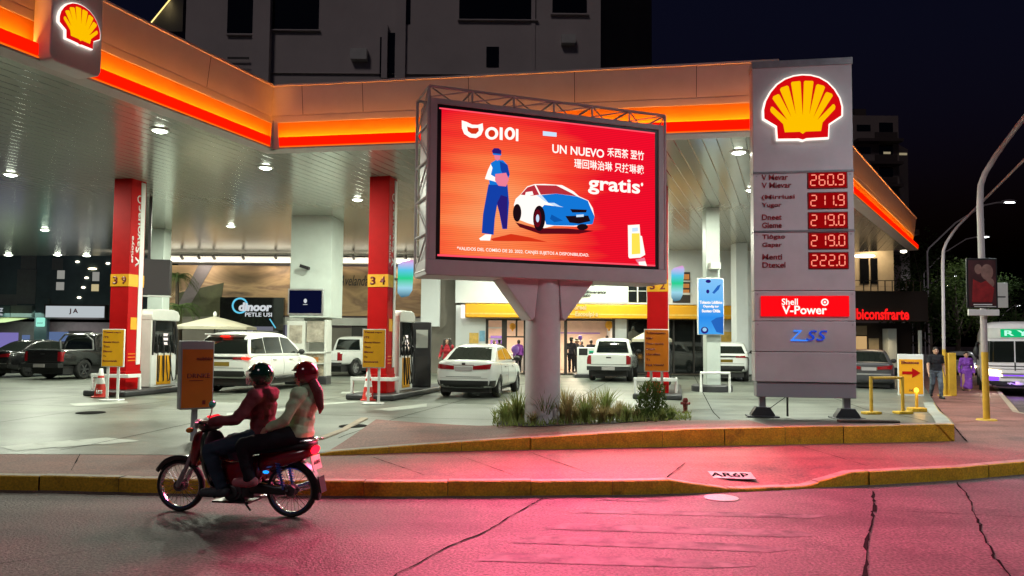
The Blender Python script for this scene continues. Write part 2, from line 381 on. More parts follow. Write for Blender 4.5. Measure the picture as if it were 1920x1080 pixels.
# ---------------------------------------------------------------- canopy
mat('fascia_grey', (.66, .57, .55), .36, spec=.5, var=.06, vs=1.5)
mat('fascia_orange', (.80, .30, .008), .45, var=.05, vs=2)
mat('fin_grey', (.78, .72, .72), .4, var=.05)
mat('seam', (.05, .045, .045), .7)
mat('white_paint', (.72, .73, .71), .42, var=.06, vs=3)
mat('offwhite', (.55, .56, .52), .5, var=.1, vs=2)
mat('pale_green_white', (.50, .56, .52), .4, var=.08, vs=1.5)
mat('red_paint', (.42, .004, .005), .5, spec=.12, var=.12, vs=2)
mat('dark_red', (.16, .01, .012), .45)
mat('yellow_paint', (.75, .36, .01), .45, var=.08, vs=4)
mat('orange_board', (.70, .19, .008), .4, var=.08, vs=4)
mat('black_plastic', (.012, .012, .013), .38)
mat('rubber', (.012, .012, .012), .75)
mat('dark_metal', (.06, .06, .065), .45, metal=.5)
mat('steel', (.45, .45, .46), .35, metal=.8, var=.15, vs=6)
mat('totem_grey', (.58, .57, .59), .4, metal=.1, var=.09, vs=1.3, streak=.08)
mat('totem_base', (.30, .30, .33), .45)
mat('dark_glass', (.010, .012, .012), .06, spec=.8)
emi('red_tube', 'ff1400', 1.25); emi('amber_tube', 'ff9838', 46.0); emi('amber_edge', 'ff6a10', 1.1)
emi('lens', 'f4ffe8', 18); emi('lens_warm', 'ffe2b8', 9); emi('white_glow', 'fff4e8', 1.25); emi('emblem_red', 'd40a10', 1.0); emi('emblem_yellow', 'ffc000', 1.0)
emi('digit', 'ff8c74', 1.15); emi('digit_bed', '8c0408', 1.0); emi('red_sign', 'fb0a14', 1.05); mat('label_red', (.30, .01, .02), .5); emi('blue_neon', '3f8cff', 1.0); emi('blue_neon_dark', '1c46c8', .9)

def soffit_material():
    m = mat('soffit', (.62, .62, .55), .17, metal=.5, spec=.6); nt = m.node_tree; b = nt.nodes['Principled BSDF']
    tc = nt.nodes.new('ShaderNodeTexCoord'); mp = nt.nodes.new('ShaderNodeMapping'); mp.inputs['Rotation'].default_value = (0, 0, R(20.5))
    nt.links.new(tc.outputs['Object'], mp.inputs[0])
    w = nt.nodes.new('ShaderNodeTexWave'); w.wave_type = 'BANDS'; w.bands_direction = 'X'; w.wave_profile = 'SAW'; w.inputs['Scale'].default_value = .314/.30*1.0
    w.inputs['Distortion'].default_value = 0
    nt.links.new(mp.outputs[0], w.inputs[0])
    r = nt.nodes.new('ShaderNodeValToRGB'); r.color_ramp.elements[0].color = (.25, .25, .25, 1); r.color_ramp.elements[0].position = .02
    r.color_ramp.elements[1].position = .09; r.color_ramp.elements[1].color = (1, 1, 1, 1)
    nt.links.new(w.outputs['Fac'], r.inputs[0])
    mx = nt.nodes.new('ShaderNodeMix'); mx.data_type = 'RGBA'; mx.blend_type = 'MULTIPLY'; mx.inputs[0].default_value = 1; mx.inputs[6].default_value = (.62, .62, .55, 1)
    nt.links.new(r.outputs[0], mx.inputs[7]); nt.links.new(mx.outputs[2], b.inputs['Base Color'])
    # long slight waves of the thin sheet metal
    mp2 = nt.nodes.new('ShaderNodeMapping'); mp2.inputs['Rotation'].default_value = (0, 0, R(20.5)); mp2.inputs['Scale'].default_value = (3.2, .35, 1)
    nt.links.new(tc.outputs['Object'], mp2.inputs[0])
    nz = nt.nodes.new('ShaderNodeTexNoise'); nz.inputs['Scale'].default_value = 1.6; nz.inputs['Detail'].default_value = 3; nt.links.new(mp2.outputs[0], nz.inputs[0])
    ad = nt.nodes.new('ShaderNodeMath'); ad.operation = 'MULTIPLY_ADD'; ad.inputs[1].default_value = .55
    nt.links.new(nz.outputs['Fac'], ad.inputs[0]); nt.links.new(r.outputs[0], ad.inputs[2])
    bp = nt.nodes.new('ShaderNodeBump'); bp.inputs['Strength'].default_value = .35; bp.inputs['Distance'].default_value = .02
    nt.links.new(ad.outputs[0], bp.inputs['Height']); nt.links.new(bp.outputs[0], b.inputs['Normal'])
soffit_material()
A = Vector((-5.72, 17.4)); C2 = Vector((5.5, 15.55)); RF = Vector((18.95, 35.0)); WD = Vector((-.343, -.939)).normalized(); W0 = A+WD*12.5
LINE = [W0, A, C2, RF]
def off(o):
    out = []
    for i, p in enumerate(LINE):
        ns = []
        for a, b in ((i-1, i), (i, i+1)):
            if a >= 0 and b < len(LINE): d = (LINE[b]-LINE[a]).normalized(); ns.append(Vector((d.y, -d.x)))
        if len(ns) == 1: out.append(p+ns[0]*o)
        else: mi = (ns[0]+ns[1]).normalized(); out.append(p+mi*(o/mi.dot(ns[0])))
    return out
canopy = thing('fuel_canopy', 'big flat filling station canopy with orange band and lit red bar along its edge', 'canopy', (0, 0, 0))
def band(name, prof, m, closed=False):
    """a profile of (outward, z) swept along the canopy edge"""
    for k in range(3):
        g = MB(); ring = []
        for (o, z) in prof:
            q = off(o); ring.append(((q[k].x, q[k].y, z), (q[k+1].x, q[k+1].y, z)))
        n = len(ring)
        for i in range(n if closed else n-1):
            a, b = ring[i], ring[(i+1) % n]; g.quad(a[0], a[1], b[1], b[0])
        if closed: g.add([r[0] for r in ring], [tuple(range(n))]); g.add([r[1] for r in ring], [tuple(range(n))])
        o = obj(name, g.mesh(name, 50, recalc=closed), m, canopy)
band('upper_panel', [(-.3, 7.84), (.13, 7.84), (.13, 7.80), (.10, 7.79), (.012, 7.135), (0, 7.13), (0, 7.12), (.012, 7.115), (0, 6.975), (-.06, 6.97)], 'fascia_grey')
band('orange_panel', [(-.02, 6.968), (-.10, 6.46), (-.10, 6.40)], 'fascia_orange')
band('amber_strip', [(.02, 6.50), (.07, 6.53), (.075, 6.52), (.025, 6.49)], 'amber_tube', True)
band('red_bar', [(.09, 6.372), (.13, 6.372), (.165, 6.40), (.165, 6.55), (.14, 6.58), (.09, 6.585)], 'red_tube', True)
band('amber_edge', [(.0, 6.345), (.15, 6.345), (.15, 6.366), (.0, 6.366)], 'amber_edge', True)
band('lower_trim', [(.15, 6.335), (.15, 6.30), (-.25, 6.30), (-.25, 6.345)], 'fascia_grey')
# grey closing piece at the inner corner, seams in the upper panels
g = MB()
for o_, z0, z1 in ((.17, 6.30, 6.97),):
    q = off(o_)[1]; d1 = (A-W0).normalized(); d2 = (C2-A).normalized()
    g.add([(A.x, A.y, z0), (q.x-d1.x*.10, q.y-d1.y*.10, z0), (q.x, q.y, z0), (q.x+d2.x*.16, q.y+d2.y*.16, z0), (A.x, A.y, z1), (q.x-d1.x*.06-.12*0, q.y-d1.y*.06, z1), (q.x, q.y, z1), (q.x+d2.x*.1, q.y+d2.y*.1, z1)],
          [(0, 1, 2, 3), (4, 5, 6, 7), (1, 2, 6, 5), (2, 3, 7, 6), (0, 1, 5, 4), (3, 0, 4, 7)])
g.build('corner_piece', 'fascia_grey', canopy)
for (p, q, ts) in ((W0, A, (.2, .55, .83)), (A, C2, (.07, .2, .42, .63, .86)), (C2, RF, (.2, .5, .8))):
    d = (q-p).normalized(); nn = Vector((d.y, -d.x))
    for t in ts:
        c = p.lerp(q, t); g = MB(); e0, e1 = c+nn*.016, c+nn*.104; w_ = d*.007
        g.quad((e0.x-w_.x, e0.y-w_.y, 7.14), (e0.x+w_.x, e0.y+w_.y, 7.14), (e1.x+w_.x, e1.y+w_.y, 7.79), (e1.x-w_.x, e1.y-w_.y, 7.79)); g.build('panel_seam', 'seam', canopy)
sof = [off(-.2)[0], off(-.2)[1], off(-.2)[2], off(-.2)[3], Vector((12.0, 38.5)), Vector((-33, 41)), Vector((-33, W0.y-.1))]
g = MB(); g.prism([tuple(p) for p in sof], 6.34, 6.55, 'z'); g.build('soffit', 'soffit', canopy)
g = MB(); g.prism([tuple(p) for p in [off(-.3)[0], off(-.3)[1], off(-.3)[2], off(-.3)[3], Vector((11.8, 38.2)), Vector((-32.8, 40.8)), Vector((-32.8, W0.y))]], 7.3, 7.36, 'z'); g.build('roof_deck', 'seam', canopy)

# emblem: scallop shape in three lit layers, local frame facing -Y, width w, base at c
def emblem(parent, w, c, d=.05, rz=0):
    half = [(.0, -.012), (.05, .006), (.325, .012), (.335, .19), (.5, .30), (.503, .42), (.475, .54), (.41, .66), (.325, .76), (.22, .83), (.11, .866), (0, .877)]
    outl = half[:-1]+[(0, .877)]+[(-x, y) for x, y in half[::-1][1:-1]]
    yh = [(0, .065), (.04, .095), (.235, .095), (.255, .21), (.415, .385), (.424, .42), (.41, .455), (.39, .455), (.19, .25), (.392, .57), (.382, .60), (.32, .628), (.30, .618), (.133, .27), (.293, .69), (.28, .715), (.2, .742), (.18, .728), (.085, .315), (.146, .775), (.135, .79), (.035, .797), (.022, .785), (.002, .33)]
    yel = yh+[(-x, y) for x, y in yh[::-1][:-1]]
    cx = 0; cy = .43
    for nm, pts, k, y0, y1_, m in (('emblem_rim', outl, 1.05, 0, -d, 'white_glow'), ('emblem_field', outl, 1.0, -d-.001, -d-.014, 'emblem_red'), ('emblem_rays', yel, 1.0, -d-.015, -d-.028, 'emblem_yellow')):
        g = MB(); g.prism([((x-cx)*k*w, (cy+(y-cy)*k)*w) for x, y in pts], y0, y1_); o = g.build(nm, m, parent, ang=60); o.location = c; o.rotation_euler.z = rz
# emblem fin on the left wing
ft = A+WD*5.5; fz = math.atan2(-WD.y, -WD.x)
fin = thing('emblem_fin', 'rounded grey panel with lit yellow and red scallop emblem on the left canopy edge', 'sign', (ft.x, ft.y, 6.28), fz)
g = MB(); w = .47; pr = [(-w, .12), (-w+.04, .03), (-w+.12, 0), (w-.12, 0), (w-.04, .03), (w, .12), (w, 2.4), (-w, 2.4)]
g.prism(pr, -.42, -.02); g.build('panel', 'fin_grey', fin, bevel=.02)
emblem(fin, .74, (0, -.422, .42), .05)
# ceiling lights in the soffit
def canopy_light(p, k=1.0, lbl='', pw=150):
    t = thing('canopy_light', lbl, 'ceiling light', (p[0], p[1], 6.34), 0, 'round lights set into the canopy ceiling')
    g = MB(); g.lathe([(.26*k, 0), (.26*k, -.02), (.2*k, -.035), (.2*k, -.02), (.2*k, 0)]); g.build('housing', 'white_paint', t)
    g = MB(); g.lathe([(.0, -.075), (.1*k, -.068), (.165*k, -.045), (.195*k, -.02)]); g.build('lens', 'lens', t)
    if pw: lamp('lamp', 'AREA', t, (0, 0, -.09), pw, (.94, 1, .81), .36*k)
    return t
LP = [((300, 243), 'beside the orange band'), ((20, 326), 'nearest to the left edge'), ((498, 313), 'under the inner corner of the orange band'), ((670, 373), 'close to the left of the middle red column'),
      ((433, 423), 'above the white pickup beyond the pumps'), ((84, 430), 'far left, over the black pickup'), ((1385, 284), 'beside the top of the price sign'), ((1409, 355), 'just left of the prices'), ((1265, 470), 'at the far edge before the shop wall')]
for (px, py), l in LP:
    d = ray(px, py); t = (6.34-HC)/d.z; canopy_light((d.x*t, d.y*t), .78, 'lit round canopy ceiling light '+l, 440)
for (px, py), l in (((20, 478), 'leftmost of three'), ((108, 477), 'middle of three'), ((170, 480), 'rightmost of three')):
    d = ray(px, py); t = (6.34-HC)/d.z; canopy_light((d.x*t, min(40.2, d.y*t)), 1.0, 'small lit ceiling light at the far left canopy edge, '+l, 60)
for (x, y) in ((-2.2, 28), (1.5, 23.2), (4.6, 30), (0, 33.4), (5, 34), (10, 26), (-13.3, 26), (-17.0, 33)):  # extra unseen lamps added to brighten the forecourt and shop front
    canopy_light((x, y), 1.0, 'added round ceiling light brightening forecourt and shop, unseen behind the billboard or the columns', 360)

# ---------------------------------------------------------------- red columns with pumps
def seven(x, z, ch, h, mb):
    w = h*.5; t = h*.1; segs = {'a': ((0, h), (w, h)), 'b': ((w, h), (w, h/2)), 'c': ((w, h/2), (w, 0)), 'd': ((0, 0), (w, 0)), 'e': ((0, h/2), (0, 0)), 'f': ((0, h), (0, h/2)), 'g': ((0, h/2), (w, h/2))}
    on = {'0': 'abcdef', '1': 'bc', '2': 'abged', '9': 'abcdfg', '6': 'acdefg', '3': 'abgcd', '4': 'fgbc'}[ch]
    for s_ in on:
        a, b = Vector(segs[s_][0]), Vector(segs[s_][1]); d = (b-a).normalized(); n_ = Vector((-d.y, d.x))*t/2; a = a+d*t*.35; b = b-d*t*.35
        mb.prism([(x+p.x, z+p.y) for p in (a-n_+d*t*.5, a, a+n_+d*t*.5, b+n_-d*t*.5, b, b-n_-d*t*.5)], -.006, 0)
CRZ = R(-12.5)
BK = Vector((-math.sin(CRZ), math.cos(CRZ)))*1.0
BK = Vector((.216, .976))
def red_column(p, num, lbl, top=6.34):
    z = gh(p.x, p.y); t = thing('red_column', lbl, 'column', (p.x, p.y, z), CRZ, 'red canopy columns')
    s = .29; g = MB(); g.box((0, 0, (top-z)/2), (2*s, 2*s, top-z)); g.build('shaft', 'red_paint', t, bevel=.012)
    g = MB(); g.box((0, 0, .42), (2*s+.03, 2*s+.03, .5)); g.build('base_sleeve', 'red_paint', t, bevel=.01)
    g = MB(); g.box((s+.012, s*.55, (top-z)/2+.4), (.02, .16, top-z-.9)); g.build('white_edge', 'white_paint', t)
    zz = 2.86-z+.62
    g = MB(); g.box((0, -s-.006, zz), (2*s+.012, .01, .34)); g.box((s+.006, 0, zz), (.01, 2*s+.03, .34)); g.build('number_band', 'yellow_paint', t)
    for i, ch in enumerate(num): text('number', ch, 'dark_red', t, .15, .22, (-.14+.28*i, -s-.012, zz), .004, .03)
    text('lettering', 'V Savouac', 'white_paint', t, 1.75, .2, (s+.003, .03, 4.75-z), .004, .02, rot=(90, -90, 90))
    text('lettering', 'enioye', 'white_paint', t, .75, .12, (s+.003, -.19, 4.35-z), .004, .015, rot=(90, -90, 90))
    g = MB(); g.lathe([(.085, -.002), (.115, -.002), (.115, .004), (.085, .004)], (s+.003, .05, 5.8-z), 'x', 20, True); g.build('round_mark', 'white_paint', t)
    g = MB(); g.box((s+.004, -.02, 2.28-z), (.006, .3, .34)); g.build('sticker', 'yellow_paint', t)
    g = MB(); [g.box((s+.004, -.02, 1.25+.09*i-z), (.006, .42, .03)) for i in range(3)]; g.build('stripe', 'orange_board', t)
    # white guard rail round the foot
    b = thing('guard_rail', 'low white guard rail at the foot of '+lbl.split(' with')[0], 'guard rail', (p.x, p.y, z), CRZ, 'white guard rails at the column feet')
    g = MB(); g.box((-.06, -.45, .55), (1.2, .06, .10)); g.box((.51, -.2, .55), (.06, .45, .10)); g.build('rail', 'white_paint', b, bevel=.01)
    for x, y in ((-.62, -.45), (.51, .0)): g = MB(); g.box((x, y, .25), (.07, .07, .5)); g.build('post', 'white_paint', b, bevel=.01)
    return t
cp = [GZ(214, 742, .28), GZ(703, 749, .28), GZ(1233, 748, .28)]
cp = [p+Vector((BK.x, BK.y, 0))*.35 for p in cp]
red_column(cp[0], '39', 'red canopy column with number 39 beside the black pickup')
red_column(cp[1], '34', 'red canopy column with number 34 left of the white sedan')
red_column(cp[2], '32', 'red canopy column behind the billboard with an orange notice board before it')

def pump(p, rz, lbl):
    z = gh(p.x, p.y)+.16; t = thing('fuel_pump', lbl, 'fuel pump', (p.x, p.y, z), rz, 'fuel pumps beside the red columns')
    g = MB(); g.box((0, 0, .5), (1.1, .46, 1.0)); g.build('cabinet', 'white_paint', t, bevel=.02)
    for s_ in (-1, 1):
        g = MB(); g.box((0, s_*.235, .5), (.62, .02, .86)); g.build('yellow_panel', 'yellow_paint', t, bevel=.005)
        g = MB(); g.box((.0, s_*.19, 1.5), (.86, .03, .95)); g.build('display_panel', 'dark_glass', t, bevel=.01)
        g = MB(); [g.box((.08, s_*.207, 1.28+.13*i), (.2, .008, .08)) for i in range(3)]; g.build('readout', 'white_glow', t)
        for x in (-.5, .5):
            g = MB(); g.tube([(x, s_*.2, .95), (x*1.04, s_*.24, 1.3), (x*1.0, s_*.24, 1.7), (x*.86, s_*.2, 2.02)], .05, 8); g.build('side_pillar', 'black_plastic', t)
        for x in (-.38, -.13, .13, .38):
            g = MB(); g.tube([(x, s_*.25, 1.55), (x*1.05, s_*.33, 1.1), (x*1.15, s_*.36, .55), (x*1.05, s_*.34, .2), (x*.85, s_*.31, .16), (x*.7, s_*.28, .45), (x*.6, s_*.25, .92)], .017, 6); g.build('hose', 'rubber', t)
            g = MB(); g.cap((x, s_*.27, 1.02), (x, s_*.31, 1.2), .035, .028, 8); g.cap((x, s_*.31, 1.2), (x, s_*.25, 1.3), .026, .02, 8); g.build('nozzle', 'black_plastic', t)
    g = MB(); g.box((0, 0, 1.5), (1.0, .34, 1.0)); g.build('core', 'black_plastic', t)
    g = MB(); pr = [(-.62, 1.95), (.62, 1.95), (.63, 2.12), (.55, 2.24), (.35, 2.29), (-.35, 2.29), (-.55, 2.24), (-.63, 2.12)]
    g.prism(pr, -.27, .27); g.build('cap', 'offwhite', t, bevel=.03, seg=3)
    g = MB(); g.box((-.585, 0, 1.0), (.06, .5, 1.96)); g.build('end_panel', 'offwhite', t, bevel=.015)
    return t
def island(p, lbl, L=5.2):
    z = gh(p.x, p.y); c = p+Vector((BK.x, BK.y, 0))*(L/2-.75); t = tag(MB().box((0, 0, .08), (1.35, L, .16)).build('pump_island', 'dark_metal', bevel=.05, seg=3), lbl, 'kerb island', 'dark pump islands')
    t.location = (c.x, c.y, z+.002); t.rotation_euler.z = CRZ; return t
for p, n_, q in zip(cp, ('beside the column numbered 39', 'beside the column numbered 34', 'behind the orange notice board'), (1.35, 1.35, 1.35)):
    island(p, 'dark low kerb island under the pumps '+n_)
    e = p+Vector((BK.x, BK.y, 0))*q; pump(e, R(77.5), 'white, black and yellow fuel pump with hoses '+n_)
# dark card terminal with a white panel behind the middle pump
e = cp[1]+Vector((BK.x, BK.y, 0))*2.75+Vector((.18, 0, 0)); t = thing('service_terminal', 'dark grey service post with white panel next to the middle fuel pump', 'service post', (e.x, e.y, gh(e.x, e.y)+.16), R(8))
g = MB(); g.box((0, 0, 1.0), (.62, .5, 2.0)); g.build('body', 'dark_metal', t, bevel=.03)
g = MB(); g.box((.02, -.256, 1.48), (.36, .02, .55)); g.build('panel', 'offwhite', t)
g = MB(); g.box((.02, -.256, .6), (.36, .02, .7)); g.build('lower_panel', 'seam', t)
# curved multicolour lit panels beside columns two and three
grad('wing_glow', 2, [(0, '3c6478'), (.25, '9fd8ea'), (.5, '2ad08c'), (.72, '5cc8e8'), (.9, 'c8b8f0'), (1, 'e890c8')], 1.0)
for p, k, l in ((cp[1], 1.0, 'curved multicolour lit panel beside the middle red column'), (cp[2], .8, 'curved multicolour lit panel beside the red column behind the billboard')):
    z0 = 3.05; g = MB(); n = 8
    t = thing('curved_sign', l, 'lit sign', (p.x+.42, p.y+.1, z0), R(0), 'curved lit panels on the red columns')
    prf = [(0, .12), (.1, .0), (.3, .04), (.40, .2), (.42, .55), (.46, .95), (.40, 1.05), (.1, .98), (0, .9)]
    prf = [(x*k, y) for x, y in prf]
    g.prism(prf, -.05, .05); g.build('panel', 'wing_glow', t, bevel=.02); g = MB(); g.box((-.05, 0, .5), (.14, .05, .06)); g.build('bracket', 'steel', t)

# yellow notice boards on white stands, cones
def board_sign(px, py0, py1, pxw, Y, rz, col, lines, lbl, name='notice_board'):
    a = PY(px, py0, Y); b = PY(px, py1, Y); w = pxw/F*Y; h = a.z-b.z; z = gh(a.x, Y)
    t = thing(name, lbl, 'notice board', (a.x, Y, z), rz, 'yellow notice boards before the red columns'); zc = (a.z+b.z)/2-z
    g = MB(); g.box((0, 0, zc), (w, .05, h)); g.build('frame', 'white_paint', t, bevel=.006)
    g = MB(); g.box((0, -.028, zc), (w*.94, .012, h*.955)); g.build('board', col, t)
    for i, s_ in enumerate(lines):
        ww = w*.84*min(1, len(s_)/12); text('lettering', s_, 'dark_red', t, ww, .05, (-w*.42, -.036, zc+h*.41-i*h*.125), .002, .03, align='l')
    for x in (-.13, .13): g = MB(); g.box((x, .03, (zc-h/2)/2), (.06, .03, zc-h/2+.1)); g.build('leg', 'white_paint', t)
    g = MB(); g.box((0, 0, .02), (.5, .34, .04)); g.build('foot', 'white_paint', t, bevel=.01)
L_ = ['Tiesed repo', 'ITS', 'Bosartizon', 'Thrs', 'Blaver', 'Tn', 'Bovoverab']
board_sign(214, 617, 688, 41, 19.0, R(2), 'yellow_paint', L_, 'yellow notice board with red lines standing before the column numbered 39')
board_sign(702, 617, 690, 43, 18.6, R(-2), 'yellow_paint', L_, 'yellow notice board with red lines standing before the column numbered 34')
board_sign(1231, 617, 697, 46, 18.2, R(-5), 'orange_board', ['Tolescmcomn', 'Mlbr', 'Bosn etama', 'Blaat', 'Moniliss', 'Tn', 'Nel Vitmid'], 'orange notice board with red lines behind the shrubs under the billboard')
mat('orange_dark', (.52, .13, .006), .45, var=.08, vs=4); mat('cone_red', (.55, .03, .02), .5, var=.1); 
def cone(px, py, lbl):
    q = GZ(px, py, .28); t = thing('traffic_cone', lbl, 'traffic cone', (q.x, q.y, gh(q.x, q.y)), .3, 'red and white traffic cones')
    g = MB(); g.box((0, 0, .02), (.38, .38, .04)); g.build('base', 'cone_red', t, bevel=.01)
    g = MB(); g.lathe([(.16, .03), (.108, .36)], n=18); g.build('lower_body', 'cone_red', t)
    g = MB(); g.lathe([(.108, .36), (.082, .52)], n=18); g.build('white_sleeve', 'white_paint', t)
    g = MB(); g.lathe([(.082, .52), (.072, .58)], n=18); g.build('red_ring', 'cone_red', t)
    g = MB(); g.lathe([(.072, .58), (.045, .76), (.03, .775), (0, .775)], n=18); g.build('top', 'white_paint', t)
    text('lettering', 'iss', 'white_paint', t, .15, .14, (0, -.142, .17), .004, .02, rot=(80, 0, 0))
cone(188, 745, 'red and white traffic cone left of the column numbered 39')
cone(690, 751, 'red and white traffic cone before the column numbered 34')
# ---------------------------------------------------------------- LED billboard
mat('billboard_grey', (.48, .45, .465), .45, var=.06, vs=3)
mat('pole_paint', (.62, .58, .60), .5, var=.07, vs=4, bump=.08, bs=30)
bbp = Vector((.62, 14.15)); bz = gh(bbp.x, bbp.y)
bb = thing('led_billboard', 'large lit red advertising screen in a grey truss frame on a thick pole', 'billboard', (bbp.x, bbp.y, bz), R(20))
SW, SHT, SX, SY = 4.36, 2.67, .05, -.28; SZ0 = 3.36-bz
g = MB(); g.cyl((0, .08, -.1), (0, .08, SZ0-.3), .335, 40); g.build('pole', 'pole_paint', bb)
for s_ in (-1, 1):
    g = MB(); g.prism([(s_*.28, SZ0-1.05), (s_*.34, SZ0-1.1), (s_*.92, SZ0-.36), (s_*.92, SZ0-.26), (s_*.2, SZ0-.26)], -.2, .34); g.build('bracket', 'pole_paint', bb, bevel=.01)
x0, x1 = SX-SW/2, SX+SW/2; z0, z1 = SZ0, SZ0+SHT
g = MB()
g.b2((x0-.13, SY-.02, z1+.06), (x1+.13, .5, z1+.16)); g.b2((x0-.21, SY-.02, z0-.06), (x0-.08, .45, z1+.16)); g.b2((x1+.08, SY-.02, z0-.06), (x1+.19, .45, z1+.16))
g.build('casing', 'billboard_grey', bb, bevel=.008)
g = MB(); g.b2((x0-.25, SY-.05, z0-.34), (x1+.24, .62, z0-.065)); g.build('lower_casing', 'billboard_grey', bb, bevel=.012)
g = MB(); g.b2((x0-.1, SY+.004, z0-.07), (x1+.1, .3, z1+.07)); g.build('bezel', 'black_plastic', bb)
g = MB(); zt = z1+.36; xl, xr = x0-.24, x1+.22; yf, yb = SY-.02, .62
def bar(a, b, r=.02): g.tube([a, b], r, 6)
for y in (yf, yb):
    bar((xl, y, zt), (xr, y, zt), .026)
    bar((xl, y, z0-.3), (xl, y, zt), .03); bar((xr, y, z0-.3), (xr, y, zt), .03)
nb = 6
for i in range(nb+1):
    x = lerp(xl, xr, i/nb); bar((x, yf, z1+.15), (x, yf, zt)); bar((x, yf, zt), (x, yb, zt)); bar((x, yb, z1+.1), (x, yb, zt))
    if i < nb: xn = lerp(xl, xr, (i+1)/nb); bar((x, yf, zt), (xn, yb, zt), .014); bar((x, yf, z1+.16), (xn, yf, zt), .012)
for xx in (xl, xr):
    for i in range(5):
        za, zb = lerp(z0-.25, zt, i/5), lerp(z0-.25, zt, (i+1)/5); bar((xx, yf, za), (xx, yb, za)); bar((xx, yf if i % 2 else yb, za), (xx, yb if i % 2 else yf, zb), .016)
g.build('truss', 'billboard_grey', bb)
# the picture on the screen (its own emitted colours)
def screen_material():
    m = emi('screen_picture', 'ff2030', 1.0); nt = m.node_tree; e = [n for n in nt.nodes if n.type == 'EMISSION'][0]
    tc = nt.nodes.new('ShaderNodeTexCoord'); mp = nt.nodes.new('ShaderNodeMapping'); nt.links.new(tc.outputs['Generated'], mp.inputs[0])
    mp.inputs['Location'].default_value = (-.26, 0, -.25); mp.inputs['Scale'].default_value = (1.0, 0, .75)
    gr = nt.nodes.new('ShaderNodeVectorMath'); gr.operation = 'LENGTH'; 
    mp2 = nt.nodes.new('ShaderNodeVectorMath'); mp2.operation = 'MULTIPLY'; mp2.inputs[1].default_value = (1.05, 0, .95)
    nt.links.new(mp.outputs[0], mp2.inputs[0]); nt.links.new(mp2.outputs[0], gr.inputs[0])
    mp3 = nt.nodes.new('ShaderNodeMapping'); mp3.inputs['Scale'].default_value = (.6, 1, 4.5); nt.links.new(tc.outputs['Generated'], mp3.inputs[0]); nz = nt.nodes.new('ShaderNodeTexNoise'); nz.inputs['Scale'].default_value = 1.3; nz.inputs['Detail'].default_value = 3; nt.links.new(mp3.outputs[0], nz.inputs[0])
    ma = nt.nodes.new('ShaderNodeMath'); ma.operation = 'MULTIPLY_ADD'; ma.inputs[1].default_value = .55; nt.links.new(nz.outputs['Fac'], ma.inputs[0])
    sb_ = nt.nodes.new('ShaderNodeMath'); sb_.operation = 'SUBTRACT'; sb_.inputs[1].default_value = .28; nt.links.new(gr.outputs['Value'], sb_.inputs[0]); nt.links.new(sb_.outputs[0], ma.inputs[2])
    r = nt.nodes.new('ShaderNodeValToRGB'); nt.links.new(ma.outputs[0], r.inputs[0])
    st = [(0.04, 'ff9c62'), (.22, 'ff7a44'), (.38, 'f8442e'), (.52, 'ee1228'), (1, 'f6082c')]
    while len(r.color_ramp.elements) < 5: r.color_ramp.elements.new(.5)
    for el, (p, c) in zip(r.color_ramp.elements, st): el.position = p; el.color = lin(c)
    w = nt.nodes.new('ShaderNodeTexWave'); w.bands_direction = 'Z'; w.inputs['Scale'].default_value = 9; w.inputs['Distortion'].default_value = .6; nt.links.new(tc.outputs['Object'], w.inputs[0])
    mr = nt.nodes.new('ShaderNodeMapRange'); mr.inputs[3].default_value = .86; mr.inputs[4].default_value = 1.08; nt.links.new(w.outputs['Fac'], mr.inputs[0])
    nt.links.new(r.outputs[0], e.inputs[0]); nt.links.new(mr.outputs[0], e.inputs[1])
screen_material()
for n_, c_, s_ in (('s_white', 'fff4ec', 1.15), ('s_blue', '1478d8', 1), ('s_navy', '1440a8', 1), ('s_deep', '2a1c78', 1), ('s_skin', 'f08098', 1), ('s_black', '1c0c14', 1), ('s_yellow', 'ffdc50', 1.1), ('s_dark', '5c0a18', 1), ('s_glass', 'b8303c', 1), ('s_light', 'c8e0f8', 1.05), ('s_shade', 'd83418', 1), ('s_edge', 'ff5064', 1.1), ('s_mid', '0c58b0', 1)): emi(n_, c_, s_)
g = MB(); g.b2((x0, SY-.004, z0), (x1, SY+.003, z1)); scr = g.build('screen', 'screen_picture', bb)
def sc(px, py):
    """a point of the advertisement (in the proportions seen) to the screen's own plane"""
    u = (px-170)/1097; a = u*1.115/(1+u*.115); t, b = 150+130*u, 915+55*u; return (x0+a*SW, z0+(b-py)/(b-t)*SHT)
lay = [0]
def ad(name, pts, m, par=None):
    lay[0] += 1; y = SY-.004-.0007*lay[0]; g = MB(); q = [sc(*p) for p in pts]; g.add([(x, y, z) for x, z in q], [tuple(range(len(q)))])
    o = obj(name, g.mesh(name, recalc=False), m, scr); return o
def adtext(s_, box, m='s_white', bold=.02, shear=0):
    lay[0] += 1; (a, b, c_, d) = box; p = sc(a, (b+d)/2); q = sc(c_, (b+d)/2); zt_, zb_ = sc((a+c_)/2, b)[1], sc((a+c_)/2, d)[1]
    text('screen_lettering', s_, m, scr, q[0]-p[0], zt_-zb_, ((p[0]+q[0])/2, SY-.004-.0007*lay[0], (zt_+zb_)/2), .0005, bold, shear)
def ell2(cx, cy, rx, ry, n=24, a0=0, a1=360): return [(cx+rx*math.cos(R(lerp(a0, a1, i/n))), cy-ry*math.sin(R(lerp(a0, a1, i/n)))) for i in range(n+(a1 < 360))]
ad('screen_glow_edge', [(160, 150), (1268, 280), (1268, 287), (160, 157)], 's_edge'); ad('screen_glow_edge', [(160, 905), (1268, 962), (1268, 970), (160, 915)], 's_edge')
ad('screen_mark', [(255, 215), (275, 222), (300, 236), (325, 237), (347, 228), (350, 262), (340, 290), (318, 306), (290, 303), (266, 285), (256, 255)], 's_white')
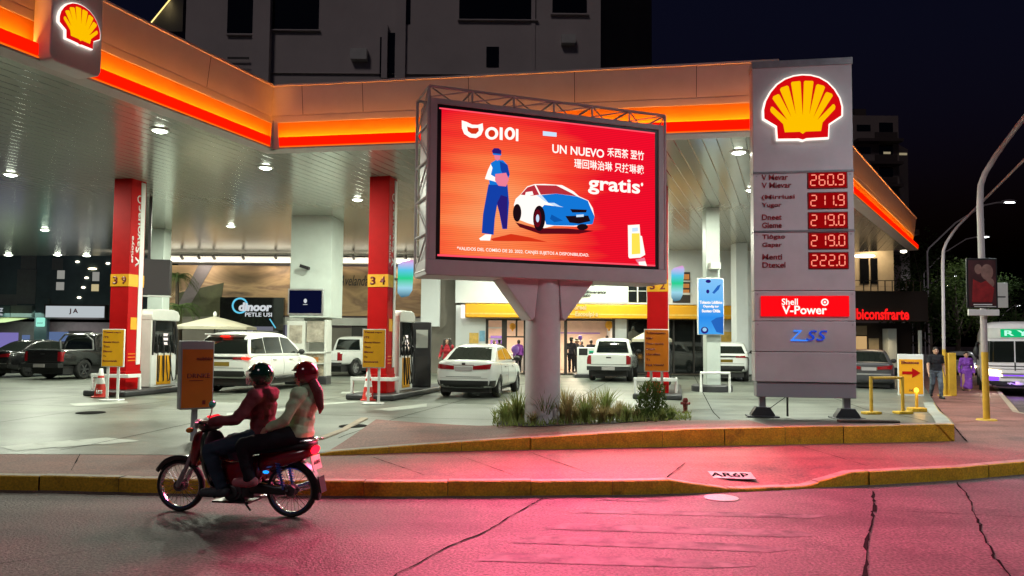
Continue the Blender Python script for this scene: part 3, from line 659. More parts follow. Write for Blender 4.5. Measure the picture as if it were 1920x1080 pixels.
ad('screen_mark', [(278, 246), (300, 254), (328, 252), (330, 268), (318, 284), (298, 284), (282, 270)], 'screen_picture' if 0 else 's_shade')
for i, (a, b) in enumerate(((358, 418), (447, 497))):
    ad('screen_mark', ell2((a+b)/2, 280, (b-a)/2, 33), 's_white'); ad('screen_mark', ell2((a+b)/2, 281, (b-a)/2-14, 19), 's_shade')
ad('screen_mark', [(424, 248), (438, 250), (438, 315), (424, 313)], 's_white'); ad('screen_mark', [(500, 255), (512, 257), (512, 320), (500, 319)], 's_white')
ad('screen_mark', [(632, 266), (702, 274), (702, 296), (632, 290)], 's_light')
adtext('UN NUEVO', (680, 349, 960, 394), bold=.02); adtext('禾西茶 翌竹', (978, 364, 1197, 412), bold=.012); adtext('珊回琳治琳 只技琳裁', (795, 429, 1195, 478), bold=.012)
adtext('gratis', (870, 514, 1172, 606), bold=.022); ad('screen_mark', ell2(1184, 548, 7, 9, 10), 's_white')
adtext('*VALIDOS DEL COMBO DE 20. 2022. CANJES SUJETOS A DISPONIBILIDAD.', (240, 883, 876, 905), bold=.008)
# figure in blue
ad('screen_shadow', [(385, 826), (480, 800), (560, 815), (660, 842), (560, 838), (400, 836)], 's_shade')
ad('screen_figure', [(375, 545), (462, 545), (470, 640), (462, 775), (440, 775), (425, 690), (415, 650), (405, 720), (400, 805), (347, 796), (352, 700), (365, 610)], 's_navy')
ad('screen_figure', [(415, 640), (432, 600), (462, 610), (462, 770), (445, 775), (425, 690)], 's_deep')
ad('screen_figure', [(385, 435), (408, 418), (440, 420), (462, 445), (470, 500), (455, 548), (380, 548), (372, 480)], 's_blue'); ad('screen_figure', [(425, 425), (462, 445), (472, 495), (452, 520), (430, 470)], 's_navy')
ad('screen_figure', [(384, 440), (372, 470), (358, 518), (395, 528), (440, 545), (442, 530), (400, 505), (385, 495), (392, 460)], 's_white')
ad('screen_figure', [(405, 492), (455, 485), (468, 520), (455, 556), (420, 552), (404, 525)], 's_skin')
ad('screen_figure', [(398, 385), (428, 385), (426, 412), (414, 424), (402, 412)], 's_skin'); ad('screen_figure', [(388, 372), (398, 358), (418, 358), (432, 370), (431, 392), (394, 388)], 's_deep'); ad('screen_figure', [(392, 384), (432, 388), (431, 396), (394, 393)], 's_blue')
ad('screen_figure', [(362, 803), (390, 803), (384, 835), (340, 834), (335, 824)], 's_white')
# car in white and blue
ad('screen_shadow', [(500, 740), (600, 770), (760, 772), (900, 785), (820, 800), (620, 800), (520, 765)], 's_dark')
ad('screen_car', [(492, 650), (500, 620), (522, 598), (555, 555), (590, 543), (640, 542), (730, 548), (790, 580), (820, 606), (870, 628), (895, 668), (905, 712), (895, 750), (800, 762), (690, 758), (640, 770), (560, 745), (500, 720)], 's_white')
ad('screen_car', [(622, 600), (700, 592), (810, 607), (868, 630), (880, 660), (760, 668), (660, 640)], 's_blue'); ad('screen_car', [(640, 650), (740, 662), (880, 660), (905, 712), (895, 750), (790, 758), (690, 756), (650, 752), (640, 715), (632, 690), (622, 672)], 's_blue')
ad('screen_car', [(598, 548), (700, 550), (780, 590), (808, 606), (700, 592), (622, 598)], 's_glass'); ad('screen_car', [(524, 598), (556, 560), (590, 548), (614, 598), (570, 604)], 's_glass')
ad('screen_car', [(548, 585), (580, 580), (586, 598), (560, 606), (545, 600)], 's_white')
ad('screen_car', [(748, 708), (870, 706), (882, 735), (820, 748), (770, 742)], 's_black'); ad('screen_car', [(772, 672), (862, 676), (858, 690), (784, 690)], 's_black'); ad('screen_car', [(805, 702), (845, 700), (845, 712), (805, 714)], 's_light')
ad('screen_car', [(660, 640), (690, 640), (728, 662), (690, 656)], 's_light'); ad('screen_car', [(676, 700), (735, 732), (690, 740), (668, 722)], 's_mid'); ad('screen_car', [(600, 600), (625, 600), (660, 640), (640, 632)], 's_light')
for cx, cy, rx, ry in ((614, 720, 30, 66), (507, 692, 20, 46), (838, 765, 30, 16)): ad('screen_car', ell2(cx, cy, rx, ry), 's_black')
ad('screen_car', ell2(606, 720, 18, 46), 's_dark'); ad('screen_car', ell2(606, 720, 8, 20), 's_light')
# pump icon
ad('screen_icon', [(1095, 758), (1165, 755), (1170, 812), (1180, 815), (1200, 910), (1170, 925), (1105, 928), (1098, 920)], 's_white'); ad('screen_icon', [(1118, 800), (1165, 800), (1170, 905), (1118, 908)], 's_yellow'); ad('screen_icon', [(1120, 772), (1155, 770), (1155, 790), (1120, 792)], 's_light')
ad('screen_icon', [(1140, 935), (1195, 925), (1210, 968), (1160, 962)], 's_skin'); ad('screen_icon', [(1158, 946), (1200, 944), (1210, 968), (1162, 963)], 's_white')
lamp('screen_light', 'AREA', bb, (SX, SY-.06, (z0+z1)/2), 3100, (1, .09, .23), SW, (R(-90), 0, 0), SHT, 142)
# ---------------------------------------------------------------- price sign
TP = Vector((5.74, 14.75)); tz = gh(TP.x, TP.y)
tot = thing('price_sign', 'tall grey fuel price sign with lit scallop emblem and five red price displays', 'price sign', (TP.x, TP.y, tz), R(-9.2))
def tzp(py): return PY(1508, py, TP.y-.2).z-tz
def txp(px, py=450):
    return (PY(px, py, TP.y-.2).x-TP.x)/math.cos(R(9.2))*1.0
TW = 1.88; D0 = -.2
g = MB(); segs_ = [(112, 322), (322, 433), (433, 545), (545, 602), (602, 660), (660, 717)]
for i, (a, b) in enumerate(segs_):
    g.b2((-TW/2, D0, tzp(b)+.006), (TW/2, .2, tzp(a)-.006))
g.build('panel', 'totem_grey', tot, bevel=.008)
for (a, b) in segs_[1:]:
    for x in (-TW/2+.06, TW/2-.06):
        g = MB(); g.cyl((x, D0-.006, tzp(a)-.07), (x, D0+.01, tzp(a)-.07), .014, 8); g.build('bolt', 'steel', tot)
g = MB(); g.b2((-TW/2+.02, D0+.02, tzp(717)+.01), (TW/2-.02, .18, tzp(112)-.02)); g.build('core', 'seam', tot)
for y in (322, 433): g = MB(); g.b2((-TW/2-.01, D0-.012, tzp(y)-.02), (TW/2+.01, D0+.03, tzp(y)+.02)); g.build('trim', 'steel', tot)
g = MB(); g.b2((-TW/2-.015, D0-.015, tzp(124)), (TW/2+.015, .22, tzp(112))); g.build('top_cap', 'steel', tot)
g = MB(); g.b2((-TW/2+.03, D0+.03, tzp(746)), (TW/2-.0, .17, tzp(718))); g.build('base_box', 'totem_base', tot, bevel=.01)
for x in (-.78, .8):
    g = MB(); g.b2((x-.06, -.06, .02), (x+.06, .06, tzp(745))); g.build('leg', 'totem_base', tot)
    g = MB(); g.prism([(x-.24, .0), (x+.24, 0), (x+.22, .06), (x+.13, .2), (x-.13, .2), (x-.22, .06)], -.13, .13); g.b2((x-.3, -.2, 0), (x+.3, .2, .03)); g.build('foot_plate', 'dark_metal', tot, bevel=.008)
g = MB(); g.tube([(-.3, 0, tzp(745)), (-.3, 0, .02)], .02, 6); g.tube([(-.3, 0, .42), (-.7, .1, .1)], .008, 5); g.build('conduit', 'black_plastic', tot)
ew = 1.44; emblem(tot, ew, (-.01, D0-.004, tzp(262)), .07)
rows_ = [('260.9', 339, 'V Mevar', 'V Mievar'), ('211.9', 377, '(Mirriusi', 'Yugor'), ('219.0', 414, 'Dneet', 'Gleme'), ('219.0', 452, 'Tlôgao', 'Gapar'), ('222.0', 489, 'Menti', 'Dtexel')]
for s_, py, a, b in rows_:
    z = tzp(py); xc = .455
    g = MB(); g.b2((xc-.355, D0-.02, z-.15), (xc+.355, D0+.01, z+.15)); bed = g.build('price_display', 'digit_bed', tot, bevel=.015)
    g = MB(); g.b2((xc-.375, D0-.012, z-.17), (xc+.375, D0+.01, z+.17)); g.build('display_frame', 'dark_red', tot, bevel=.015)
    mb = MB(); x = xc-.315
    for ch in s_:
        if ch == '.': mb.box((x-.015, -.003, -.095), (.03, .006, .03)); x += .03
        else: seven(x, -.10, ch, .205, mb); x += .16
    o = mb.build('digits', 'digit', bed); o.location = (0, D0-.021, z)
    ln = max(len(a), len(b))
    text('fuel_name', a, 'label_red', tot, .56*len(a)/9+.06, .11, (-.78, D0-.004, z+.085), .008, .012, align='l')
    text('fuel_name', b, 'label_red', tot, .56*len(b)/9+.06, .11, (-.78, D0-.004, z-.075), .008, .012, align='l')
z = tzp(574); g = MB(); g.b2((-.82, D0-.03, z-.2), (.82, D0+.01, z+.2)); rs = g.build('red_panel', 'red_sign', tot, bevel=.01)
text('lettering', 'Shell', 's_white', rs, .3, .125, (-.28, D0-.031, z+.085), .004, .015); text('lettering', 'V-Power', 's_white', rs, .83, .17, (-.01, D0-.031, z-.075), .004, .022)
g = MB(); g.lathe([(.045, 0), (.07, 0), (.07, .004), (.045, .004)], (.37, D0-.036, z+.075), 'y', 20, True); g.lathe([(.0, 0), (.022, 0), (.022, .004), (0, .004)], (.37, D0-.036, z+.075), 'y', 12); g.build('round_mark', 's_white', rs)
z = tzp(629)
for s_, w, x in (('Z', .22, -.16), ('S', .2, .12), ('S', .2, .31)):
    text('neon_letter', s_, 'blue_neon_dark' if s_ == 'S' else 'blue_neon', tot, w, .2, (x, D0-.004, z), .02, .0, shear=.3)
g = MB(); g.b2((-.27, D0-.02, z-.11), (.05, D0, z-.085)); g.build('neon_letter', 'blue_neon', tot)

# orange sign on a post close to the road
op = GZ(364, 828, .17); ot = thing('orange_sign', 'upright orange sign in a grey case on a thin post behind the motorcycle', 'sign', (op.x, op.y, gh(op.x, op.y)-.005), R(36))
zz = PY(365, 768, op.y).z-.165; zt_ = PY(365, 640, op.y).z-.165
g = MB(); g.box((0, .05, zz/2), (.09, .07, zz)); g.build('post', 'totem_base', ot)
g = MB(); g.b2((-.26, -.09, zz), (.26, .14, zz+(zt_-zz))); g.build('case', 'totem_base', ot, bevel=.02)
g = MB(); g.b2((-.24, -.098, zz+.03), (.24, -.08, zt_-.14)); g.build('face', 'orange_dark', ot)
text('lettering', 'nubbin', 'dark_red', ot, .24, .06, (.1, -.1, lerp(zz, zt_, .74)), .003, .03); text('lettering', 'DRNKE', 'dark_red', ot, .36, .075, (.02, -.1, lerp(zz, zt_, .49)), .003, .02)
g = MB(); g.box((-.02, -.1, lerp(zz, zt_, .42)), (.22, .004, .012)); g.box((.11, -.1, lerp(zz, zt_, .1)), (.05, .004, .07)); g.build('small_print', 'dark_red', ot)

# ---------------------------------------------------------------- right: small posts, arrow sign, poles
def amber_post(): pass
mat('post_yellow', (.55, .33, .03), .5, var=.15, vs=5)
pa, pb = GZ(1634, 778, .36), GZ(1693, 777, .36)
t = thing('barrier_frame', 'yellow pipe barrier with two feet right of the price sign', 'barrier', ((pa.x+pb.x)/2, (pa.y+pb.y)/2, gh(pa.x, pa.y)), math.atan2(pb.y-pa.y, pb.x-pa.x))
L2 = (pb-pa).length/2; hz = PY(1634, 706, pa.y).z-gh(pa.x, pa.y)
for s_ in (-1, 1):
    g = MB(); g.cyl((s_*L2, 0, .05), (s_*L2, 0, hz), .035, 10); g.build('post', 'post_yellow', t); g = MB(); g.box((s_*L2, 0, .03), (.36, .22, .06)); g.build('foot', 'kerb_yellow', t, bevel=.015)
g = MB(); g.cyl((-L2, 0, hz-.03), (L2, 0, hz-.03), .03, 10); g.build('rail', 'post_yellow', t)
q = GZ(1719, 770, .33); h_ = PY(1719, 735, q.y).z-gh(q.x, q.y)
t = thing('lit_marker_post', 'short yellow post with an amber light on top before the arrow sign', 'marker light', (q.x, q.y, gh(q.x, q.y)))
g = MB(); g.cyl((0, 0, .08), (0, 0, h_), .035, 10); g.build('post', 'post_yellow', t); g = MB(); g.box((0, 0, .05), (.36, .26, .1)); g.build('foot', 'kerb_yellow', t, bevel=.02)
emi('amber_lamp', 'ffb030', 5); g = MB(); g.ell((0, 0, h_+.04), (.05, .05, .06)); g.build('lamp_globe', 'amber_lamp', t); lamp('lamp', 'POINT', t, (0, -.12, h_+.08), 6, (1, .5, .1), .05)
q = GZ(1709, 741, .3); zt_ = PY(1709, 664, q.y).z; zb_ = gh(q.x, q.y); hh = zt_-zb_
t = thing('arrow_sign', 'yellow upright board with a red arrow pointing right', 'sign', (q.x, q.y, zb_), R(-14))
g = MB(); g.box((0, .06, hh/2), (.72, .1, hh)); g.build('board', 'white_paint', t, bevel=.01)
mat('arrow_yellow', (.8, .36, .01), .45, var=.06); g = MB(); g.b2((-.335, -.002, .06), (.335, .02, hh-.16)); g.build('face', 'arrow_yellow', t)
k = hh*.55; g = MB(); g.prism([(-.25, k-.045), (.03, k-.045), (.03, k-.15), (.27, k), (.03, k+.15), (.03, k+.045), (-.25, k+.045)], -.012, -.003); g.build('arrow', 'red_paint', t)
text('lettering', 'Ebuzzoca', 'dark_red', t, .5, .1, (-.02, -.004, hh*.8), .004, .04); text('lettering', 'OO', 'dark_red', t, .14, .06, (0, -.004, hh*.13), .004, .03)

mat('lamp_post', (.40, .36, .37), .45, var=.08, vs=3)
def street_pole(px, py, pyb, pxb, arm, lbl, r=.09, z=.16, yel=None, lampd=None, group='tall street lamp posts'):
    q = GZ(px, py, z); t = thing('street_lamp', lbl, 'street lamp', (q.x, q.y, z), 0, group)
    b = PY(pxb, pyb, q.y)-q; pts = [(0, 0, 0), (b.x*.5, 0, b.z*.5), (b.x, 0, b.z-.6), (b.x+.03, 0, b.z-.15)]
    a = [PY(e[0], e[1], q.y+(e[2] if len(e) > 2 else 0))-q for e in arm]
    d = (a[0]-b).normalized(); pts += [tuple(b+d*.15+Vector((.04, 0, 0))), tuple(b+d*.6)]+[tuple(v) for v in a]
    g = MB(); g.tube(pts, [r]*3+[r*.92, r*.88, r*.85]+[r*.75]*len(a), 14); g.build('mast', 'lamp_post', t)
    if yel:
        g = MB(); zy = PY(px, yel, q.y).z-z; g.cyl((0, 0, 0), (b.x*zy/b.z, 0, zy), r*1.03, 14); g.build('painted_foot', 'post_yellow', t); g = MB(); g.lathe([(.0, .03), (.2, .03), (.22, 0)], n=16); g.build('base_plate', 'post_yellow', t)
    return t, q
emi('street_lens', 'f4fbff', 16)
def lamp_head(parent, p, ang=0, pw=60, k=1.0):
    g = MB(); g.ell((0, 0, .05), (.36*k, .15*k, .08*k)); o = g.build('lamp_head', 'lamp_post', parent); o.location = p
    g = MB(); g.ell((0, 0, 0), (.3*k, .13*k, .05*k)); o = g.build('lens', 'street_lens', parent); o.location = p
    if pw: lamp('lamp', 'SPOT', parent, (p[0], p[1], p[2]-.12), pw, (.92, .97, 1), .12, (0, 0, 0), cone=150, blend=.6)
t, q = street_pole(1850, 788, 335, 1836, [(1884, 268, -.6), (1960, 168, -2.2), (2700, -800, -9.0)], 'nearest grey street lamp post with yellow foot, banner and an arm rising out of frame', .068, .16, 660)
p = PY(2716, -822, q.y-9.1)-q; lamp_head(t, p, 0, 2100)
t, q = street_pole(1771, 742, 462, 1767, [(1795, 425), (1850, 370), (1935, 285, -3), (2030, 200, -6)], 'second grey street lamp post, its arm crossing behind the nearest post', .052, .16, 655)
p = PY(2038, 194, q.y-6)-q; lamp_head(t, p, 0, 2600)
g = MB(); g.box((.22, 0, .72), (.26, .25, 1.44)); g.build('yellow_box', 'post_yellow', t, bevel=.02)
for (lx, ly, base, dpt, n_) in ((1892, 379, (1772, 640), 55, 'brightest, under the long arm of the nearest post'), (1846, 444, (1765, 648), 75, 'half hidden behind the nearest post'), (1791, 517, (1742, 650), 105, 'left of the dark red banner'), (1776, 535, (1735, 650), 140, 'below the one left of the banner'), (1908, 573, (1905, 650), 125, 'small and low, above the bus roof')):
    L = PY(lx, ly, dpt); bx = PY(base[0]-30, 648, dpt).x
    t = thing('street_lamp', 'lit street lamp on a thin arm, '+n_, 'street lamp', (bx, dpt, 0), 0, 'lit street lamps along the side street')
    v = L-Vector((bx, dpt, 0)); g = MB(); hz = v.z*.72
    g.tube([(0, 0, 0), (0, 0, hz*.6), (0, 0, hz-.3), (.12, 0, hz), (v.x*.35, 0, lerp(hz, v.z, .55)), (v.x*.7, 0, v.z-.25), (v.x*.85, 0, v.z-.05), (v.x, 0, v.z)], .055, 8); g.build('mast', 'lamp_post', t); lamp_head(t, v, 0, 2600, 1.6)
# banner on the nearest post, pale plates
q = GZ(1850, 788, .16)
mat('banner_dark', (.05, .012, .014), .5, var=.5, vs=4); mat('banner_red', (.22, .01, .012), .5, var=.5, vs=5); mat('banner_skin', (.22, .12, .10), .6, var=.3, vs=8)
Yb = q.y-.13; a, b = PY(1812, 484, Yb), PY(1870, 578, Yb); t = thing('poster_banner', 'dark red portrait poster hung on the nearest street lamp post', 'banner', (q.x, Yb, b.z), R(-4)); w, h = b.x-a.x, a.z-b.z; xo = (a.x+b.x)/2-q.x
g = MB(); g.box((xo, 0, h/2), (w, .04, h)); g.build('frame', 'black_plastic', t, bevel=.008)
g = MB(); g.box((xo, -.022, h*.5), (w*.88, .008, h*.92)); g.build('print', 'banner_dark', t)
g = MB(); g.prism([(xo-w*.35, h*.12), (xo+w*.3, h*.12), (xo+w*.38, h*.4), (xo+w*.12, h*.55), (xo-w*.05, h*.5), (xo-w*.3, h*.58)], -.031, -.027); g.build('print_shape', 'banner_red', t)
g = MB(); g.ell((xo+w*.16, -.026, h*.72), (w*.2, .004, h*.16)); g.ell((xo-w*.12, -.026, h*.78), (w*.12, .004, h*.1)); g.ell((xo+w*.25, -.026, h*.5), (w*.14, .004, h*.1)); g.build('print_face', 'banner_skin', t)
g = MB(); g.box((xo, -.03, h*.07), (w*.6, .006, h*.02)); g.box((xo+.05, -.03, h*.03), (w*.7, .006, h*.012)); g.build('print_line', 'white_paint', t)
a, b = PY(1815, 580, Yb), PY(1873, 592, Yb); t = tag(MB().box(((a.x+b.x)/2, Yb, (a.z+b.z)/2), (b.x-a.x, .05, a.z-b.z)).build('sign_plate', 'white_paint', bevel=.008), 'narrow white plate under the dark red poster banner', 'sign plate')
a, b = PY(1866, 530, Yb+.3), PY(1890, 577, Yb+.3); t = thing('side_plate', 'small pale blank plate sticking out behind the dark red banner', 'sign plate', ((a.x+b.x)/2, Yb+.3, b.z)); w, h = b.x-a.x, a.z-b.z
g = MB(); g.box((0, 0, h/2), (w, .03, h)); g.build('plate', 'offwhite', t, bevel=.006); g = MB(); g.box((-.02, -.018, h*.43), (w*.7, .006, .03)); g.build('stripe', 'seam', t); g = MB(); g.box((-w*.7, 0, h*.5), (w*.6, .02, .03)); g.build('bracket', 'steel', t)
# ---------------------------------------------------------------- buildings round the station
mat('shop_white', (.62, .65, .66), .55, var=.06, vs=.8); mat('awning_yellow', (.72, .33, .004), .4, var=.05, vs=1.5)
mat('frame_dark', (.025, .02, .018), .5); mat('shop_floor', (.3, .25, .2), .4); mat('peach_wall', (.7, .52, .42), .7, var=.1, vs=2); mat('purple_trim', (.2, .1, .5), .5)
mat('taupe', (.16, .145, .12), .6, var=.12, vs=1.2); mat('poster_yellow', (.7, .45, .1), .5, var=.2, vs=6); mat('poster_blue', (.2, .42, .6), .5, var=.2, vs=6)
def pbox(g, px0, py0, px1, py1, Y, y0, y1_, org=(0, 0, 0)):
    """a box whose front face fills that part of the facade plane Y"""
    a, b = PY(px0, py0, Y), PY(px1, py1, Y); o = Vector(org)
    g.b2((a.x-o.x, y0-o.y, b.z-o.z), (b.x-o.x, y1_-o.y, a.z-o.z)); return g
YS = 36.0
shop = thing('shop_building', 'white shop with a long yellow awning and lit windows behind the billboard pole', 'shop', (PY(1130, 700, YS).x, YS, .28)); so = shop.location.copy()
def part(name, m, boxes, par=None, org=None, Y=YS, bevel=0):
    if name in ('wall', 'window_frame', 'door_frame', 'terrace_rail', 'cornice', 'balcony_rail'): boxes = [boxes]
    else: boxes = [[b] for b in boxes]
    for bs in boxes: g = MB(); [pbox(g, *b, org or so) for b in bs]; o = g.build(name, m, shop if par is None else par, bevel=bevel)
    return o
zt = lambda py: py
part('wall', 'shop_white', [(855, 455, 1412, 572, YS, YS, YS+.3), (855, 572, 912, 702, YS, YS, YS+.3), (986, 572, 1049, 702, YS, YS, YS+.3), (1152, 572, 1175, 702, YS, YS, YS+.3), (1345, 572, 1412, 702, YS, YS, YS+.3),
      (912, 572, 986, 599, YS, YS, YS+.3), (1049, 572, 1152, 599, YS, YS, YS+.3), (1175, 572, 1345, 599, YS, YS, YS+.3)])
part('awning', 'awning_yellow', [(872, 569, 1378, 599, YS-.8, YS-.8, YS-.02)], bevel=.04); part('awning_end_light', 'lens_warm' if 0 else 'white_glow', [(864, 571, 870, 596, YS-.8, YS-.75, YS-.1)])
part('awning_seam', 'poster_yellow', [(872, 589, 1378, 590.5, YS-.8, YS-.812, YS-.8)])
part('corner_pier', 'shop_white', [(1380, 455, 1404, 716, 33, 33, 33.8)])
part('window_frame', 'frame_dark', [(911, 598, 915, 702, YS, YS-.05, YS+.12), (941, 598, 950, 702, YS, YS-.05, YS+.12), (967, 598, 970, 632, YS, YS-.05, YS+.12), (982, 598, 987, 702, YS, YS-.05, YS+.12), (911, 598, 987, 601, YS, YS-.06, YS+.12), (950, 630, 985, 633, YS, YS-.06, YS+.12)])
part('door_frame', 'frame_dark', [(1058, 598, 1063, 703, YS, YS-.05, YS+.12), (1148, 598, 1153, 703, YS, YS-.05, YS+.12), (1049, 598, 1153, 602, YS, YS-.06, YS+.12)])
part('dark_window', 'dark_glass', [(1175, 599, 1345, 700, YS, YS+.1, YS+.16)]); part('window_bar', 'frame_dark', [(x, 599, x+3, 700, YS, YS, YS+.12) for x in (1175, 1215, 1262, 1300, 1342)])
part('upper_window', 'dark_glass', [(1178, 530, 1212, 567, YS, YS-.02, YS-.004)]); part('upper_window_frame', 'offwhite', [(1194, 530, 1196.5, 567, YS, YS-.06, YS-.02), (1178, 545, 1212, 546.5, YS, YS-.05, YS-.02)])
part('display_window', 'frame_dark', [(1261, 510, 1294, 568, YS, YS-.02, YS-.004)]); emi('shelf_glow', 'd08a4a', .8); part('display_shelf', 'shelf_glow', [(1263, 514, 1292, 524, YS, YS-.05, YS-.02), (1263, 532, 1292, 540, YS, YS-.05, YS-.02), (1263, 543, 1292, 549, YS, YS-.05, YS-.02)]); part('display_rail', 'offwhite', [(1261, 526, 1294, 529, YS, YS-.07, YS-.02), (1261, 549, 1294, 553, YS, YS-.07, YS-.02)])
part('blue_panel', 'poster_blue' if 0 else 'pale_green_white', [(1072, 531, 1178, 568, YS, YS-.03, YS-.004)])
part('poster', 'poster_yellow', [(880, 624, 897, 644, YS, YS-.02, YS-.004), (1352, 622, 1378, 648, YS, YS-.05, YS-.004)]); part('poster', 'poster_blue', [(899, 620, 909, 640, YS, YS-.02, YS-.004)])
def stext(s_, px0, py0, px1, py1, Y, m, par, bold=.02, shear=0, off_=.02, org=None, align='c'):
    a, b = PY(px0, py0, Y), PY(px1, py1, Y); o = org if org is not None else par.location
    return text('lettering', s_, m, par, b.x-a.x, a.z-b.z, ((a.x+b.x)/2-o.x, Y-off_-o.y, (a.z+b.z)/2-o.z), .012, bold, shear)
stext('ex', 1096, 526, 1116, 536, YS, 'black_plastic', shop, .05, .2, .05); stext('Anulliwerente', 1084, 544, 1136, 551, YS, 'black_plastic', shop, .02, .3, .05); stext('Plasn', 1086, 550, 1107, 557, YS, 'black_plastic', shop, .02, .3, .05)
emi('cream_letter', 'ffe9a0', 1.0); stext('Sreel', 1077, 571, 1099, 581, YS-.8, 'cream_letter', shop, .03, 0, .02); stext('Escoulpi a', 1078, 584, 1121, 596, YS-.8, 'cream_letter', shop, .03, .1, .035)
part('room', 'peach_wall', [(905, 590, 1160, 704, YS, YS+4.5, YS+4.6)]); part('room_floor', 'shop_floor', [(905, 699, 1345, 702, YS, YS+.0, YS+4.5)]); part('room_ceiling', 'shop_white', [(900, 592, 1160, 594, YS, YS+.3, YS+4.6)])
part('room_side', 'shop_white', [(898, 592, 900, 702, YS, YS+.3, YS+4.6), (1160, 592, 1162, 702, YS, YS+.3, YS+4.6)])
part('room_trim', 'purple_trim', [(1060, 621, 1145, 624, YS, YS+4.4, YS+4.5), (915, 628, 940, 650, YS, YS+4.3, YS+4.5)]); part('shelf', 'white_paint', [(912, 634, 942, 637, YS, YS+1.5, YS+2), (914, 612, 941, 615, YS, YS+1.2, YS+1.7)])
part('counter', 'shop_white', [(912, 664, 985, 700, YS, YS+2.2, YS+2.8), (1085, 668, 1148, 700, YS, YS+2.6, YS+3.2)])
for x in (-5.5, -1.2): lamp('room_lamp', 'AREA', shop, (x+.2, 2.0, 2.35), 270, (1, .80, .58), 1.6)
# goods on the shop shelves: balls of colour and plants
for i, (px, py, r, c) in enumerate(((961, 612, .16, 'yellow_paint'), (1142, 609, .2, 'yellow_paint'), (1088, 633, .11, 'purple_trim'), (966, 655, .2, 'purple_trim'))):
    a = PY(px, py, YS+1); mb = MB().ell((0, 0, 0), (r, r*.8, r*1.1)); mb.cyl((0, 0, -r*1.5), (0, 0, -r), r*.25, 8)
    o = mb.build('shop_balloon', c); o.location = a
    tag(o, ('yellow balloon in the left shop window', 'yellow balloon at the right of the shop doorway', 'small purple balloon in the shop doorway', 'purple balloon low in the left shop window')[i], 'balloon', 'balloons in the shop')

# building with the painted wall, left at the back
YM = 39.0; mur = thing('mural_building', 'wide low building with a brown painted wall and white spotlit cornice beyond the pumps', 'building', (PY(560, 690, YM).x, YM, .28)); mo_ = mur.location.copy()
def mural_material():
    m = mat('mural', (.30, .22, .14), .7); nt = m.node_tree; b = nt.nodes['Principled BSDF']; tc = nt.nodes.new('ShaderNodeTexCoord')
    mp = nt.nodes.new('ShaderNodeMapping'); mp.inputs['Scale'].default_value = (.18, 1, .7); nt.links.new(tc.outputs['Object'], mp.inputs[0])
    n = nt.nodes.new('ShaderNodeTexNoise'); n.inputs['Scale'].default_value = 1.1; n.inputs['Detail'].default_value = 4; n.inputs['Distortion'].default_value = 1.4; nt.links.new(mp.outputs[0], n.inputs[0])
    r = nt.nodes.new('ShaderNodeValToRGB'); nt.links.new(n.outputs['Fac'], r.inputs[0])
    st = [(.3, '5a4a3a'), (.42, '94785a'), (.52, 'b89870'), (.6, '8c7058'), (.75, 'c8a884')]
    while len(r.color_ramp.elements) < 5: r.color_ramp.elements.new(.5)
    for el, (p, c) in zip(r.color_ramp.elements, st): el.position = p; el.color = lin(c)
    nt.links.new(r.outputs[0], b.inputs['Base Color'])
mural_material(); mat('palm_shade_violet', (.13, .11, .115), .7, var=.2, vs=1); mat('olive_paint', (.06, .065, .03), .7, var=.5, vs=.8)
pm = lambda name, m, boxes, bevel=0: part(name, m, boxes, mur, mo_, YM, bevel)
pm('cornice', 'white_paint', [(312, 466, 850, 482, YM, YM-.25, YM+.4), (312, 482, 850, 497, YM, YM-.6, YM+.4)])
pm('painted_wall', 'mural', [(312, 497, 850, 594, YM, YM, YM+.3)]); pm('lower_wall', 'offwhite', [(400, 594, 850, 612, YM, YM-.25, YM+.3)]); pm('ground_floor_wall', 'taupe', [(312, 612, 850, 702, YM, YM, YM+.3), (312, 594, 400, 612, YM, YM, YM+.3)])
g = MB(); a, b, c, d = [PY(x, y, YM)-mo_ for x, y in ((372, 497), (400, 497), (352, 580), (330, 580))]; g.prism([(v.x, v.z) for v in (a, b, c, d)], -.02, -.004)
a, b, c, d = [PY(x, y, YM)-mo_ for x, y in ((330, 550), (420, 530), (410, 594), (330, 594))]; g.build('palm_shadow_band', 'palm_shade_violet', mur); g = MB(); g.prism([(v.x, v.z) for v in (a, b, c, d)], -.014, -.004); g.build('palm_shadow_patch', 'olive_paint', mur)  # palm shadow on the wall, laid on as dark violet and olive shapes
pm('side_wall', 'taupe', [(800, 500, 858, 704, 36.5, 36.5, 39)]); pm('white_pier', 'shop_white', [(790, 520, 823, 612, 35.5, 35.5, 36.0)])
pm('sign_board', 'dark_glass', [(413, 557, 530, 660, YM-.5, YM-.5, YM-.28)]); emi('cyan_glow', '66c8e8', 1.0); emi('cool_white', 'd8dce0', .9)
stext('dinoor', 448, 567, 510, 584, YM-.5, 'cool_white', mur, .05, .1, .02); stext('PETLE USI', 460, 586, 510, 594, YM-.5, 'cool_white', mur, .02, 0, .02)
g = MB(); c0 = PY(450, 573, YM-.5)-mo_; g.lathe([(.33, 0), (.42, 0), (.42, .015), (.33, .015)], (c0.x, c0.y-.02, c0.z), 'y', 24, True); g.build('sign_ring', 'cyan_glow', mur)
g = MB(); a, b = PY(506, 598, YM-.5)-mo_, PY(517, 615, YM-.5)-mo_; g.tube([(a.x, a.y-.02, a.z), (b.x, b.y-.02, b.z)], .03, 6); g.build('sign_stroke', 'cyan_glow', mur)
emi('dim_window', '8a8a98', .6); pm('window', 'dim_window', [(464, 612, 512, 622, YM-.5, YM-.52, YM-.5), (535, 606, 548, 634, YM, YM-.02, YM)]); pm('door', 'frame_dark', [(660, 600, 690, 700, YM, YM-.04, YM-.002), (530, 600, 550, 690, YM, YM-.015, YM-.002), (744, 600, 790, 700, YM, YM-.02, YM-.002)])
